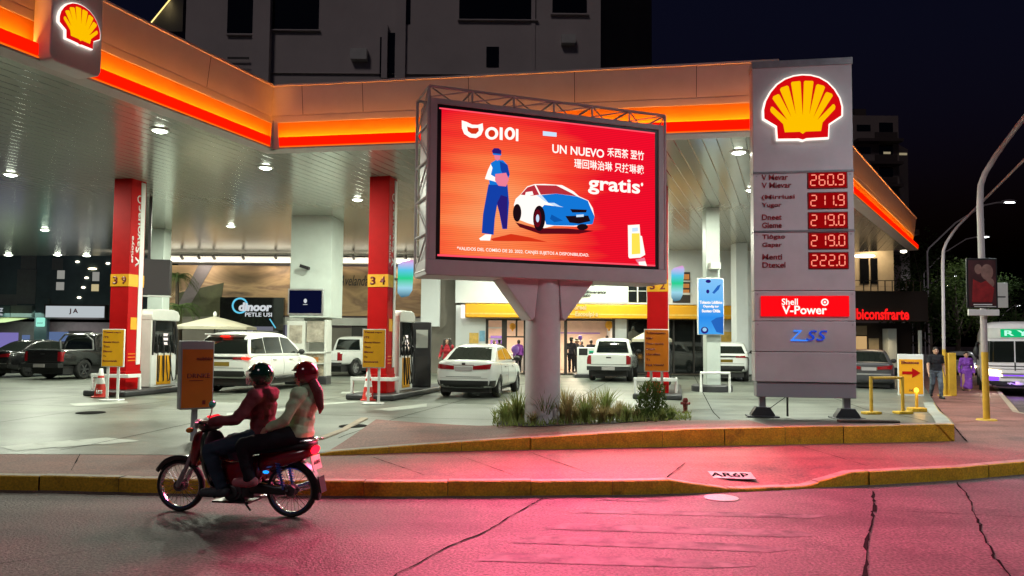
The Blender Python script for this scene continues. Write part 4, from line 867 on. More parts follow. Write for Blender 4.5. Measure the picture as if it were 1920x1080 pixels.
stext('Avelanda', 636, 516, 690, 536, YM, 'seam', mur, .0, .35, .02)
for i, px in enumerate((340, 372, 400, 455, 516, 662, 760)):
    a = PY(px, 481, YM-1.0); t = thing('spotlight', 'small black spotlight clamped under the white cornice', 'spotlight', a, 0, 'black spotlights along the cornice')
    g = MB(); g.cyl((0, .5, .12), (0, 0, .1), .02, 6); g.cyl((0, -.05, .04), (.02, .12, -.12), .07, 10); g.build('body', 'black_plastic', t)
    if i in (1, 4, 6): lamp('lamp', 'SPOT', t, (0, .1, -.16), 120, (1, .9, .74), .05, (R(48), 0, 0), cone=130, blend=.8)
lamp('cornice_lamp', 'AREA', mur, (-2, -.9, PY(560, 500, YM).z-.28), 120, (1, .88, .70), 16, (R(150), 0, 0), .15)

# dark glass-fronted block at far left
YB = 50.0; lb = thing('dark_block', 'dark teal building with scattered lit windows and shop signs at the far left', 'building', (PY(80, 680, YB).x, YB, .2)); lo = lb.location.copy()
mat('teal_wall', (.06, .095, .10), .25, spec=.6, var=.35, vs=.35); mat('shop_dim', (.17, .14, .14), .6, var=.2); emi('win_cool', 'b8b8b0', .55); emi('win_warm', 'd8c898', .75); emi('sign_white', 'c4ccd0', .85); emi('violet_window', '8a80c8', .75); emi('mint_sign', '9cf0d8', 1.0); emi('small_light', 'fff2d8', 4)
pl_ = lambda name, m, boxes, bevel=0: part(name, m, boxes, lb, lo, YB, bevel)
pl_('wall', 'teal_wall', [(-320, 300, 318, 600, YB, YB, YB+8)]); pl_('ground_floor', 'shop_dim', [(-320, 600, 318, 684, YB, YB+.3, YB+8)])
pl_('window', 'win_cool', [(108, 507, 121, 523, YB, YB-.03, YB-.004), (106, 529, 120, 544, YB, YB-.03, YB-.004), (174, 510, 186, 527, YB, YB-.03, YB-.004)]); pl_('window', 'win_warm', [(172, 533, 185, 546, YB, YB-.03, YB-.004)])
mat('panel_grey', (.11, .13, .125), .3, var=.15); pl_('facade_panel', 'panel_grey', [(40, 480, 68, 504, YB, YB-.02, YB-.004), (98, 484, 118, 506, YB, YB-.02, YB-.004), (0, 552, 32, 572, YB, YB-.02, YB-.004), (33, 505, 66, 570, YB, YB-.015, YB-.004)])
pl_('pilaster', 'teal_wall', [(72, 560, 90, 682, YB, YB-.3, YB)])
for px, py in ((146, 491), (203, 494), (163, 521), (157, 539), (149, 558)):
    a = PY(px, py, YB); g = MB(); g.ell((a.x-lo.x, -.05, a.z-lo.z), (.14, .05, .07)); g.build('indoor_light_disc', 'small_light', lb)  # lights inside the block behind its glass, put on the facade as glowing discs
a = PY(174, 504, YB); g = MB(); g.ell((a.x-lo.x, -.05, a.z-lo.z), (.3, .05, .06)); g.build('indoor_light_disc', 'lens_warm', lb)
pl_('shop_sign', 'sign_white', [(93, 574, 201, 596, YB, YB-.4, YB-.2)]); pl_('sign_frame', 'frame_dark', [(90, 571, 203, 599, YB, YB-.38, YB-.01)]); stext('J A', 137, 579, 153, 590, YB, 'dark_red', lb, .03, 0, .43)
pl_('shop_sign', 'teal_wall', [(-60, 573, 27, 595, YB, YB-.4, YB-.1)]); pl_('shop_sign', 'panel_grey', [(27, 573, 66, 595, YB, YB-.4, YB-.1)]); stext('ZZZ', 0, 578, 14, 585, YB, 'sign_white', lb, .05, .2, .43); stext('andra', 0, 587, 13, 592, YB, 'sign_white', lb, .03, 0, .43)
g = MB(); a, b = PY(-60, 598, YB)-lo, PY(62, 596, YB)-lo; g.quad((a.x, -.2, a.z+.2), (b.x, -.2, b.z), (b.x-.8, -1.6, b.z-.35), (a.x, -1.6, a.z-.45)); mat('awning_cream', (.35, .34, .16), .7); g.build('awning', 'awning_cream', lb)
pl_('shop_window', 'violet_window', [(-60, 623, 28, 656, YB, YB+.22, YB+.29)]); pl_('shop_window', 'win_cool' if 0 else 'shop_dim', [(33, 623, 64, 654, YB, YB+.22, YB+.29)]); emi('photo_blue', '7088b8', .6); pl_('shop_window', 'photo_blue', [(38, 628, 52, 640, YB, YB+.18, YB+.21), (88, 622, 124, 640, YB, YB+.22, YB+.29)])
pl_('door', 'frame_dark', [(124, 620, 166, 676, YB, YB+.24, YB+.29)]); emi('door_glow', '706458', .6); pl_('door_pane', 'door_glow', [(130, 625, 158, 676, YB, YB+.2, YB+.23)])
a = PY(76, 604, YB-.6); t = thing('hanging_sign', 'rounded square mint green lit sign between the two far left shop fronts', 'sign', (a.x, YB-.6, a.z)); g = MB(); g.box((0, 0, 0), (.58, .14, .6)); g.build('panel', 'mint_sign', t, bevel=.1, seg=3); g = MB(); g.box((0, .3, .1), (.06, .6, .06)); g.build('bracket', 'black_plastic', t); text('lettering', 'saetd', 'teal_wall', t, .36, .09, (0, -.08, -.05), .003, .02)
lamp('shop_front_lamp', 'AREA', lb, (PY(50, 600, YB).x-lo.x, -1.2, 2.9), 60, (.7, 1, .85), 3, (R(25), 0, 0)); lamp('shop_front_lamp', 'AREA', lb, (PY(150, 600, YB).x-lo.x, -1.0, 2.9), 45, (.95, .95, 1), 3, (R(25), 0, 0))

# dark apartment tower above the canopy
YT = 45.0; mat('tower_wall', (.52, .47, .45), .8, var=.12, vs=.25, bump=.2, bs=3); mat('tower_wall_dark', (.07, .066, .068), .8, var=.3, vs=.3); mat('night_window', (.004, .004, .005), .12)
tw = thing('dark_tower', 'large unlit grey apartment tower rising behind the canopy', 'building', (PY(740, 600, YT).x, YT, 0)); to = tw.location.copy()
a, b = PY(345, 150, YT), PY(1126, 130, YT); g = MB(); g.prism([(a.x-to.x, 0), (b.x-to.x, 0), (b.x-to.x, 14), (a.x-to.x, 14)], 0, 46, 'z'); g.build('wall', 'tower_wall', tw)
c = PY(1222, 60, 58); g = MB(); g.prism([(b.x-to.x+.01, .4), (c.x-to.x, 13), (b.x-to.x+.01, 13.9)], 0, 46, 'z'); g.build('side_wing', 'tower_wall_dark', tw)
pt = lambda name, m, boxes: part(name, m, boxes, tw, to, YT)
for r_ in ((430, -80, 478, 65), (510, -80, 597, 57), (862, -60, 1005, 38), (1036, -60, 1100, 27), (912, 88, 935, 126), (725, 62, 743, 145), (713, 70, 718, 145), (760, -60, 769, 45)):
    pt('window', 'night_window', [(*r_, YT, YT-.05, YT-.004)])
for r_ in ((430, -80, 478, 65), (510, -80, 597, 57), (862, -60, 1005, 38), (1036, -60, 1100, 27)):
    pt('window_sill', 'tower_wall', [(r_[0]-4, r_[3], r_[2]+4, r_[3]+3, YT, YT-.22, YT-.0)])
pt('ac_unit', 'offwhite', [(660, 96, 690, 116, YT, YT-.5, YT-.01), (1052, 70, 1078, 86, YT, YT-.5, YT-.01)])
pt('rib', 'tower_wall', [(483, -100, 508, 160, YT, YT-.5, YT-.0), (718, 50, 727, 150, YT, YT-.35, YT), (745, -100, 760, 150, YT, YT-.25, YT), (997, -100, 1003, 140, YT, YT-.08, YT)]); pt('ledge', 'tower_wall', [(508, 138, 1126, 143, YT, YT-.15, YT)]); pt('balcony_rail', 'frame_dark', [(430, 110, 470, 114, YT, YT-.3, YT-.25), (430, 122, 470, 124, YT, YT-.3, YT-.25)])
sb = thing('side_block', 'dark building with a glowing yellow roof edge above the left canopy', 'building', (PY(250, 300, 60).x, 60, 0)); sbo = sb.location.copy()
a, b = PY(208, 0, 60), PY(344, 0, 60); g = MB(); a2, b2 = PY(282, 46, 60)-sbo, PY(352, -40, 60)-sbo
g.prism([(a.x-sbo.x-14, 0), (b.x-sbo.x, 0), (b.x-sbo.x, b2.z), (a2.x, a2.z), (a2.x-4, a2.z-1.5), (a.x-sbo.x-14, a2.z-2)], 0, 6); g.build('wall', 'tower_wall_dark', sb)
emi('edge_light', 'ffe48c', 1.6); g = MB(); g.tube([(a2.x, -.08, a2.z), (b2.x, -.08, b2.z)], .05, 8); g.build('edge_light', 'edge_light', sb); lamp('edge_lamp', 'AREA', sb, ((a2.x+b2.x)/2, -.3, (a2.z+b2.z)/2-.2), 10, (1, .8, .35), .2, (R(60), 0, 0), 2.4)
g = MB(); pbox(g, 318, 60, 352, 170, 60, 59.9, 60, sbo); g.build('window', 'night_window', sb)
# far tower at right
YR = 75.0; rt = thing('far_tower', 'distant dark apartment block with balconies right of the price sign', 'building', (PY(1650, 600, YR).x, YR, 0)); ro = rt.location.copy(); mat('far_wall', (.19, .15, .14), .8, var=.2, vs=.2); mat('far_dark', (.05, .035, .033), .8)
a, b = PY(1560, 222, YR), PY(1684, 217, YR); g = MB(); g.prism([(a.x-ro.x, 0), (b.x-ro.x, 0), (b.x-ro.x, 14), (a.x-ro.x, 14)], 0, b.z, 'z'); c = PY(1702, 280, YR+4); g.prism([(b.x-ro.x+.01, 1), (c.x-ro.x, 4), (c.x-ro.x, 14), (b.x-ro.x+.01, 13.8)], 0, c.z, 'z'); g.build('wall', 'far_wall', rt)
prt = lambda name, m, boxes: part(name, m, boxes, rt, ro, YR)
for k in range(7):
    y = 228+k*42; prt('window', 'night_window', [(1606, y+6, 1632, y+18, YR, YR-.05, YR-.004)]); prt('window', 'night_window', [(1648, y+2, 1674, y+22, YR, YR-.05, YR-.004)])
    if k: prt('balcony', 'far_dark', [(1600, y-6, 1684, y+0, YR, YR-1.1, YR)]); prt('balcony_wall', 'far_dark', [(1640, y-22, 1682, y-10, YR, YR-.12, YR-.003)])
emi('tiny_window', 'c8b894', .5); prt('lit_window', 'tiny_window', [(1656, 285, 1669, 289, YR, YR-.09, YR-.052), (1656, 337, 1672, 340, YR, YR-.09, YR-.052), (1686, 287, 1700, 291, YR, YR-.09, YR-.004)])
prt('roof_box', 'far_dark', [(1602, 204, 1624, 222, YR+3, YR+3, YR+7)])
# cafe at right
YC = 38.0; cf = thing('cafe_building', 'two storey cafe with red lit sign and upper terrace right of the price sign', 'cafe', (PY(1650, 690, YC).x, YC, .2)); co = cf.location.copy(); mat('cafe_wall', (.42, .33, .22), .7, var=.1); emi('cafe_window', 'd8b078', .8); emi('neon_red', 'ff1c1c', 1.15); mat('sign_brown', (.03, .02, .018), .6)
pc = lambda name, m, boxes, bevel=0: part(name, m, boxes, cf, co, YC, bevel)
pc('upper_wall', 'cafe_wall', [(1560, 440, 1705, 555, YC, YC+1.5, YC+6)]); pc('upper_window', 'night_window', [(1637, 478, 1655, 528, YC, YC+1.44, YC+1.49), (1658, 478, 1672, 528, YC, YC+1.44, YC+1.49)]); pc('terrace_floor', 'sign_brown', [(1560, 548, 1712, 556, YC, YC-1.2, YC+1.5)])
pc('terrace_rail', 'frame_dark', [(1560, 528, 1706, 530.5, YC, YC-1.1, YC-1.05), (1560, 540, 1706, 541, YC, YC-1.1, YC-1.05)]+[(x, 529, x+1.5, 550, YC, YC-1.1, YC-1.05) for x in range(1600, 1706, 13)])
pc('roof_slab', 'sign_brown', [(1560, 432, 1712, 443, YC, YC-.6, YC+6)]); pc('sign_board', 'sign_brown', [(1560, 553, 1714, 604, YC, YC-1.3, YC-1.1)]); stext('Ilbiconsfrarte', 1596, 578, 1704, 600, YC-1.3, 'neon_red', cf, .03, 0, .03)
pc('lower_wall', 'sign_brown', [(1560, 604, 1730, 692, YC, YC+1, YC+6)]); pc('lit_window', 'cafe_window', [(1606, 630, 1642, 668, YC, YC+.93, YC+.99)]); pc('blind', 'cafe_wall', [(1606, 610, 1642, 628, YC, YC+.93, YC+.99)]); pc('door', 'cafe_wall', [(1646, 634, 1666, 690, YC, YC+.95, YC+.99)]); pc('pier', 'shop_white', [(1671, 616, 1688, 690, YC, YC+.3, YC+.9)]); pc('pier', 'shop_white', [(1704, 620, 1709, 672, YC, YC-1, YC-.85)])
for px, py in ((1618, 461), (1630, 466), (1687, 458), (1672, 464), (1721, 461), (1724, 470)):
    a = PY(min(px, 1700), py, YC)-co; g = MB(); g.ell((a.x, .3, a.z), (.16, .16, .09)); g.cyl((a.x, .3, a.z), (a.x, .3, a.z+.4), .012, 5); g.build('pendant_lamp', 'small_light', cf)
g = MB(); a = PY(1624, 479, YC)-co; g.ell((a.x, .2, a.z), (.55, .3, .09)); g.build('shade_lamp', 'lens_warm', cf)
lamp('terrace_lamp', 'AREA', cf, (PY(1660, 450, YC).x-co.x, .6, PY(1660, 455, YC).z-co.z), 70, (1, .8, .5), 1.5); lamp('door_lamp', 'AREA', cf, (PY(1650, 606, YC).x-co.x, -.4, 2.0), 22, (1, .78, .45), 1)
# ---------------------------------------------------------------- white service column, kiosk and blue sign
kp = Vector((PY(588, 700, 27.4).x, 27.6)); kz = gh(kp.x, kp.y)
kc = thing('service_column', 'thick pale clad canopy column with a small dark screen between the red columns', 'column', (kp.x, kp.y, kz), R(-3)); zl = PY(588, 595, 26.8).z-kz
g = MB(); g.b2((-.75, -.75, zl), (.75, .75, 6.34-kz)); g.build('cladding', 'pale_green_white', kc, bevel=.01)
g = MB(); g.b2((-.35, -.3, 0), (.45, .5, zl)); g.build('core', 'offwhite', kc)
zs = PY(582, 566, 26.85).z-kz; g = MB(); g.b2((-.80, -.80, zs-.47), (.5, -.75, zs+.47)); g.build('screen_frame', 'steel', kc, bevel=.01); emi('screen_navy', '0c1030', .8); g = MB(); g.b2((-.74, -.815, zs-.41), (.44, -.80, zs+.41)); sc_ = g.build('screen', 'screen_navy', kc)
g = MB(); g.ell((-.15, -.82, zs+.03), (.06, .004, .08)); g.box((-.15, -.819, zs-.1), (.16, .004, .02)); g.build('screen_mark', 'cool_white', sc_)
g = MB(); zc = PY(580, 504, 26.8).z-kz; g.cyl((-.05, -.75, zc), (-.1, -.95, zc+.05), .03, 8); g.box((-.14, -1.0, zc+.04), (.34, .14, .12), Matrix.Rotation(.3, 3, 'Y')); g.build('camera', 'black_plastic', kc)
st = thing('product_stand', 'pale shelf stand with picture panels and goods under the thick clad column', 'display stand', (kp.x-.05, kp.y-.75, kz), R(-3)); mat('picture', (.30, .27, .22), .4, var=.6, vs=3); mat('goods', (.42, .36, .26), .5, var=.7, vs=7); mat('goods_orange', (.5, .17, .03), .5, var=.3, vs=8)
g = MB(); g.b2((-.78, -.2, 0), (.72, .4, .3)); g.build('plinth', 'dark_metal', st, bevel=.02)
g = MB(); g.b2((-.75, -.15, 1.15), (-.1, .35, 2.25)); g.b2((-.78, -.25, 1.1), (.7, .35, 1.16)); g.b2((.62, -.2, .3), (.70, .35, 2.3)); g.b2((-.75, -.2, .72), (.7, .35, .76)); g.build('frame', 'offwhite', st, bevel=.008)
g = MB(); g.b2((-.66, -.165, 1.45), (-.2, -.15, 2.1)); g.b2((-.05, -.1, 1.5), (.6, -.08, 2.25)); g.build('picture_panel', 'picture', st)
g = MB(); g.b2((-.7, -.1, .3), (.6, .3, .7)); g.b2((-.05, -.1, .78), (.6, .25, 1.1)); g.build('goods_row', 'goods', st); g = MB(); [g.b2((-.0+.22*i, -.13, .80), (.18+.22*i, -.1, .97)) for i in range(2)]; g.build('price_card', 'goods_orange', st)
g = MB(); g.b2((-.4, -.22, .98), (-.15, -.2, 1.12)); g.build('card_reader', 'black_plastic', st)
# slim column with the blue lit sign
sp_ = GZ(1338, 733, .30); sp2 = thing('slim_column', 'slim white canopy column standing on a round dark foot behind the blue sign', 'column', (sp_.x, sp_.y+.2, gh(sp_.x, sp_.y))); zz = gh(sp_.x, sp_.y)
g = MB(); g.box((0, 0, (6.34-zz)/2), (.46, .46, 6.34-zz)); g.build('shaft', 'pale_green_white', sp2, bevel=.015); g = MB(); g.lathe([(0, .22), (.62, .22), (.66, .18), (.66, 0)], n=28); g.build('foot', 'dark_metal', sp2)
g = MB(); g.box((0, -.4, PY(1338, 500, sp_.y).z-zz), (.34, .34, .22)); g.build('fixture', 'offwhite', sp2, bevel=.02)
t = thing('guard_rail', 'white hoop guard rail round the foot of the slim white column', 'guard rail', (sp_.x, sp_.y, zz), 0, 'white guard rails at the column feet'); g = MB(); g.tube([(-.5, -.35, 0), (-.5, -.35, .62), (.42, -.35, .62), (.42, -.35, 0)], .05, 8); g.build('rail', 'white_paint', t)
a, b = PY(1308, 521, sp_.y-.2), PY(1358, 628, sp_.y-.2); t = thing('blue_sign', 'upright blue lit display panel with white words on the slim white column', 'lit sign', ((a.x+b.x)/2, sp_.y-.2, b.z)); w, h = b.x-a.x, a.z-b.z
grad('blue_glow', 2, [(0, '4aa8f0'), (.3, '2f90ee'), (.6, '68b8f8'), (1, '88c8fa')], 1.0); emi('blue_wave', 'a8d8fc', .9); emi('blue_deep', '2a6cc8', .9)
g = MB(); g.b2((-w/2, 0, 0), (w/2, .12, h)); g.build('case', 'white_paint', t, bevel=.015); g = MB(); g.b2((-w*.47, -.012, h*.012), (w*.47, 0, h*.985)); sc_ = g.build('screen', 'blue_glow', t)
for i, s_ in enumerate(('Tobaxto Lddiblos', 'Oqundig tor', 'Suoteo Ofdia')): text('lettering', s_, 's_white', sc_, w*(.86, .6, .7)[i], h*.055, (0, -.016, h*(.57-.075*i)), .004, .04)
g = MB(); g.prism([(w*.05, h*.74), (w*.25, h*.86), (w*.38, h*.89), (w*.3, h*.8), (w*.12, h*.72)], -.017, -.013); g.prism([(w*.0, h*.24), (w*.2, h*.3), (w*.46, h*.32), (w*.46, h*.02), (w*.2, h*.05)], -.017, -.013); g.build('screen_mark', 'blue_deep', sc_)
g = MB(); g.ell((-w*.25, -.017, h*.08), (w*.14, .005, h*.06)); g.ell((-w*.1, -.017, h*.94), (w*.1, .005, h*.03)); g.ell((-w*.12, -.017, h*.76), (w*.06, .005, h*.035)); g.build('screen_mark', 's_deep', sc_); g = MB(); g.ell((-w*.25, -.022, h*.09), (w*.08, .004, h*.035)); g.build('screen_mark', 'blue_wave', sc_)
# dark display box beside the first red column, white pier behind it
a = PY(290, 520, 23.5); t = thing('dark_display_box', 'dark grey display box mounted beside the red column numbered 39', 'display box', (a.x, 23.5, a.z), R(14)); g = MB(); g.box((0, 0, 0), (.95, .3, 1.12)); g.build('box', 'dark_metal', t, bevel=.015); g = MB(); g.box((0, -.02, -.6), (.96, .34, .03)); g.build('light_edge', 'white_paint', t); g = MB(); g.box((-.2, .1, 2.3), (.08, .08, 3.5)); g.build('hanger', 'dark_metal', t)
a = PY(296, 600, 30.5); t = tag(MB().box((0, 0, 3.03), (.62, .62, 6.06)).build('white_column', 'pale_green_white', bevel=.02), 'plain pale canopy column behind the dark display box', 'column'); t.location = (a.x, 30.5, .28)
a = PY(262, 600, 22.5); 
# small lit pump far back with green panel
a = GZ(1106, 708, .28); t = thing('far_pump', 'small white fuel dispenser with green panel left of the white pickup', 'fuel pump', a); g = MB(); g.b2((-.55, -.1, .15), (.45, .35, 1.35)); g.build('body', 'white_paint', t, bevel=.03); emi('green_glow', '3cc890', .8); g = MB(); g.b2((-.05, -.12, .35), (.4, -.1, 1.2)); g.build('panel', 'green_glow', t); g = MB(); g.b2((-.7, -.35, 0), (.65, .6, .15)); g.build('plinth', 'dark_metal', t, bevel=.02); g = MB(); g.b2((-.5, -.12, 1.0), (-.12, -.1, 1.3)); g.b2((0, -.125, 1.05), (.35, -.12, 1.12)); g.build('readout', 'black_plastic', t)
# parasols
mat('canvas', (.46, .42, .32), .8, var=.08, vs=3)
def parasol(px, py0, py1, pxw, Y, lbl):
    a = PY(px, py0, Y); b = PY(px, py1, Y); w = pxw/F*Y/2; t = thing('cafe_parasol', lbl, 'parasol', (a.x, Y, .28), .4, 'canvas parasols')
    h0, h1 = b.z-.28, a.z-.28; g = MB(); g.lathe([(w*1.15, h0-.12), (w*1.15, h0), (w*.5, lerp(h0, h1, .62)), (.12, h1), (0, h1+.03)], n=8); o = g.build('canopy', 'canvas', t, ang=10); g = MB(); g.cyl((0, 0, 0), (0, 0, h1), .03, 8); g.build('pole', 'dark_metal', t); g = MB(); g.lathe([(.0, .08), (.3, .08), (.3, 0)], n=16); g.build('base', 'dark_metal', t); g = MB(); g.ell((0, 0, h1+.1), (.08, .08, .14)); g.build('finial', 'white_paint', t)
parasol(403, 594, 613, 130, 33, 'beige canvas parasol behind the white off-road car')
parasol(1222, 617, 636, 66, 33.5, 'pale canvas parasol half hidden behind the orange notice board')

# ---------------------------------------------------------------- plants
mat('bark', (.07, .05, .035), .9, var=.4, vs=8, bump=.6, bs=12)
def leafmat(n_, c):
    m = mat(n_, c, .75, spec=.15, var=.5, vs=1.2); nt = m.node_tree; b = nt.nodes['Principled BSDF']; tr = nt.nodes.new('ShaderNodeBsdfTranslucent'); tr.inputs[0].default_value = tuple(min(1, x*1.3) for x in c)+(1,); mx = nt.nodes.new('ShaderNodeMixShader'); mx.inputs[0].default_value = .45
    nt.links.new(b.outputs[0], mx.inputs[1]); nt.links.new(tr.outputs[0], mx.inputs[2]); nt.links.new(mx.outputs[0], nt.nodes['Material Output'].inputs[0])
leafmat('leaf_dark', (.035, .06, .016)); leafmat('leaf_mid', (.06, .09, .022)); leafmat('grass_green', (.17, .20, .06)); leafmat('grass_brown', (.26, .20, .085)); leafmat('palm_green', (.06, .09, .03))
def tree(px, py, Y, h, rad, lbl, seed, lm='leaf_dark', nleaf=2600):
    rn = random.Random(seed); b = PY(px, py, Y); t = thing('street_tree', lbl, 'tree', (b.x, Y, 0), rn.uniform(0, 6), 'dark street trees at right'); g = MB(); g.tube([(0, 0, 0), (.08, .03, h*.3), (0, 0, h*.5), (-.1, .05, h*.75)], [.22, .17, .13, .04], 9)
    blobs = []
    for i in range(9):
        a = i*2.4+rn.uniform(-.3, .3); r = rad*rn.uniform(.35, .85); z = h*rn.uniform(.42, .92); e = Vector((math.cos(a)*r*(1.1-z/h*.5), math.sin(a)*r*(1.1-z/h*.5), z)); g.tube([(0, 0, h*rn.uniform(.3, .5)), e*.5+Vector((0, 0, z*.15)), e], [.09, .05, .02], 6); blobs.append((e, rad*rn.uniform(.28, .5)))
    g.build('trunk', 'bark', t); g = MB()
    for k in range(nleaf):
        c, r = rn.choice(blobs); d = Vector((rn.gauss(0, 1), rn.gauss(0, 1), rn.gauss(0, .75))).normalized()*r*rn.random()**.4; p = c+d; s_ = rn.uniform(.07, .17); u = Vector((rn.gauss(0, 1), rn.gauss(0, 1), rn.gauss(0, .6))).normalized(); v = u.cross(Vector((rn.gauss(0, 1), rn.gauss(0, 1), rn.gauss(0, 1)))).normalized()
        g.add([p-u*s_, p+v*s_*.5, p+u*s_, p-v*s_*.5], [(0, 1, 2, 3)])
    obj('crown', g.mesh('crown', recalc=False), lm, t)
tree(1722, 640, 47, 6.5, 2.3, 'dark leafy street tree behind the cafe sign', 1); tree(1795, 640, 58, 8.5, 3.2, 'green leafy street tree lit by a lamp behind the second lamp post', 2, 'leaf_mid'); tree(1745, 640, 70, 13, 5.2, 'tall dark tree beyond the cafe', 3); tree(1850, 640, 75, 9, 4, 'dark leafy street tree behind the dark red banner', 4); tree(1905, 640, 85, 9, 4.5, 'dark tree above the bus', 5)
def palm(px, pyb, Y, h, lbl, seed):
    rn = random.Random(seed); b = GZ(px, pyb, .28); b = PY(px, pyb, Y); t = thing('palm', lbl, 'palm', (b.x, Y, .28)); g = MB(); g.tube([(0, 0, 0), (.05, 0, h*.5), (.0, 0, h)], [.14, .1, .08], 8); g.build('trunk', 'bark', t); g = MB()
    for i in range(16):
        a = i*2.4; L = rn.uniform(.9, 1.35); up = rn.uniform(.2, 1.0); pts = [Vector((math.cos(a)*L*s_, math.sin(a)*L*s_, h+up*L*s_-1.1*L*s_*s_)) for s_ in (0, .25, .5, .75, 1)]
        for j in range(4):
            p, q = pts[j], pts[j+1]; d = (q-p).normalized(); sd = d.cross(Vector((0, 0, 1))).normalized()
            for k in range(4):
                c = p.lerp(q, k/4)
                for s_ in (-1, 1): e = c+sd*s_*.28*(1-.16*j)+d*.18-Vector((0, 0, .1)); g.add([c, c+d*.06, e], [(0, 1, 2)])
    obj('frond', g.mesh('frond', recalc=False), 'palm_green', t)
palm(335, 660, 33.5, 3.0, 'small dark palm left of the beige parasol', 8); palm(328, 660, 36, 4.6, 'taller thin palm against the painted wall', 9)
# planting round the billboard foot
g = MB(); bed = [GZ(x, y, .40) for x, y in ((930, 788), (1000, 795), (1150, 795), (1240, 790), (1290, 783), (1270, 772), (1150, 762), (1030, 764), (945, 772))]
g.add([(p.x, p.y, gh(p.x, p.y)+.02) for p in bed], [tuple(range(len(bed)))]); struct(g.build('planting_bed', 'soil'))
def tuft(seed, h, n, spread, wid=.016):
    rn = random.Random(seed); g = MB()
    for i in range(n):
        a = rn.uniform(0, 6.283); r0 = rn.uniform(0, .1); L = h*rn.uniform(.55, 1.05); ln = rn.uniform(.1, spread); p0 = Vector((math.cos(a)*r0, math.sin(a)*r0, 0)); sd = Vector((-math.sin(a), math.cos(a), 0))*wid*rn.uniform(.6, 1.2); out = Vector((math.cos(a), math.sin(a), 0)); vs = []
        for s_ in (0, .4, .75, 1): c = p0+out*ln*L*s_*s_+Vector((0, 0, L*(s_-.25*ln*s_*s_))); k = (1, .9, .55, .05)[int(s_*3.99) if s_ < 1 else 3]; vs += [c-sd*k, c+sd*k]
        g.add(vs, [(0, 1, 3, 2), (2, 3, 5, 4), (4, 5, 7, 6)])
    return g.mesh('tuft', recalc=False)
def bush_mesh(seed, w, h):
    rn = random.Random(seed); g = MB()
    for k in range(1500):
        a = rn.uniform(0, 6.283); z = rn.random(); r = w*math.sqrt(rn.random())*(1-.35*z); p = Vector((math.cos(a)*r, math.sin(a)*r*.7, h*z*(1-.3*(r/w)**2))); u = Vector((rn.gauss(0, .6), rn.gauss(0, .6), 1)).normalized()*rn.uniform(.05, .12); v = u.cross(Vector((rn.gauss(0, 1), rn.gauss(0, 1), 0))).normalized()*.012; g.add([p-v, p+v, p+u], [(0, 1, 2)])
    return g.mesh('bush', recalc=False)
TM = [(tuft(11, .72, 90, .7), 'grass_green'), (tuft(12, .55, 110, .9), 'grass_brown'), (tuft(13, .85, 70, .5), 'grass_brown'), (tuft(14, .5, 90, 1.1), 'grass_green')]
for m_, k in TM: m_.materials.append(M[k])
tuf = [(948, 782, 3), (972, 784, 0), (1000, 789, 1), (1022, 788, 0), (1050, 786, 1), (1066, 790, 2), (1080, 785, 1), (1098, 790, 0), (1112, 784, 2), (1128, 791, 1), (1146, 788, 1), (1160, 785, 2), (1176, 790, 0), (1192, 786, 1), (1258, 786, 3), (1090, 775, 2), (1135, 774, 0), (1240, 789, 3), (1060, 772, 2), (960, 776, 1), (1165, 774, 1)]
for i, (px, py, k) in enumerate(tuf):
    q = GZ(px, py, .40); o = bpy.data.objects.new('tufted_plant', TM[k][0]); C.objects.link(o); o.location = (q.x, q.y, gh(q.x, q.y)+.02); o.rotation_euler.z = i*1.7; s_ = random.uniform(.5, .95); o.scale = (s_, s_, s_)
    tag(o, 'clump of long thin leaves in the planting at the foot of the billboard pole', 'plant', 'long bladed plants under the billboard')
for px, py, w, h, lbl, m_ in ((1222, 787, .36, .72, 'dense upright dark shrub before the orange notice board', 'leaf_mid'),):
    q = GZ(px, py, .4); o = obj('shrub', bush_mesh(5, w, h), m_); o.location = (q.x, q.y, gh(q.x, q.y)+.01); tag(o, lbl, 'shrub')
g = MB(); rn = random.Random(3)
for i in range(1700):
    px, py = rn.uniform(925, 1295), rn.uniform(766, 794); q = GZ(px, py, .4); a = rn.uniform(0, 6.28); L = rn.uniform(.06, .2)*(1 if px < 1240 else .5); d = Vector((rn.gauss(0, .4), rn.gauss(0, .4), 1)).normalized()*L; v = Vector((math.cos(a), math.sin(a), 0))*.014; p = Vector((q.x, q.y, gh(q.x, q.y)+.02)); g.add([p-v, p+v, p+d], [(0, 1, 2)])
o = obj('ground_cover', g.mesh('ground_cover', recalc=False), 'grass_green'); struct(o, 'stuff')
q = GZ(1285, 768, .38); t = thing('fire_hydrant', 'small dark red hydrant beside the planting by the hose pump', 'hydrant', (q.x, q.y, gh(q.x, q.y))); g = MB(); g.lathe([(.0, .42), (.05, .42), (.08, .36), (.075, .3), (.11, .28), (.11, .24), (.07, .22), (.06, .05), (.1, .04), (.1, 0)], n=14); g.cyl((-.13, 0, .27), (.13, 0, .27), .04, 8); g.build('body', 'dark_red', t); t.scale = (.8, .8, .8)
# rubber chock strips on the island at right
for pxs, l in (((1400, 792, 1650, 797), 'long low worn wooden strip lying before the price sign'),):
    a, b = GZ(1568, 792, .43), GZ(1690, 796, .44); t = tag(MB().box((0, 0, .02), ((b-a).length, .16, .04)).build('wooden_strip', 'bark', bevel=.008), 'low dark worn strip lying on the kerb under the yellow barrier', 'strip'); t.location = ((a.x+b.x)/2, (a.y+b.y)/2, gh(a.x, a.y)+.008); t.rotation_euler.z = R(-2)
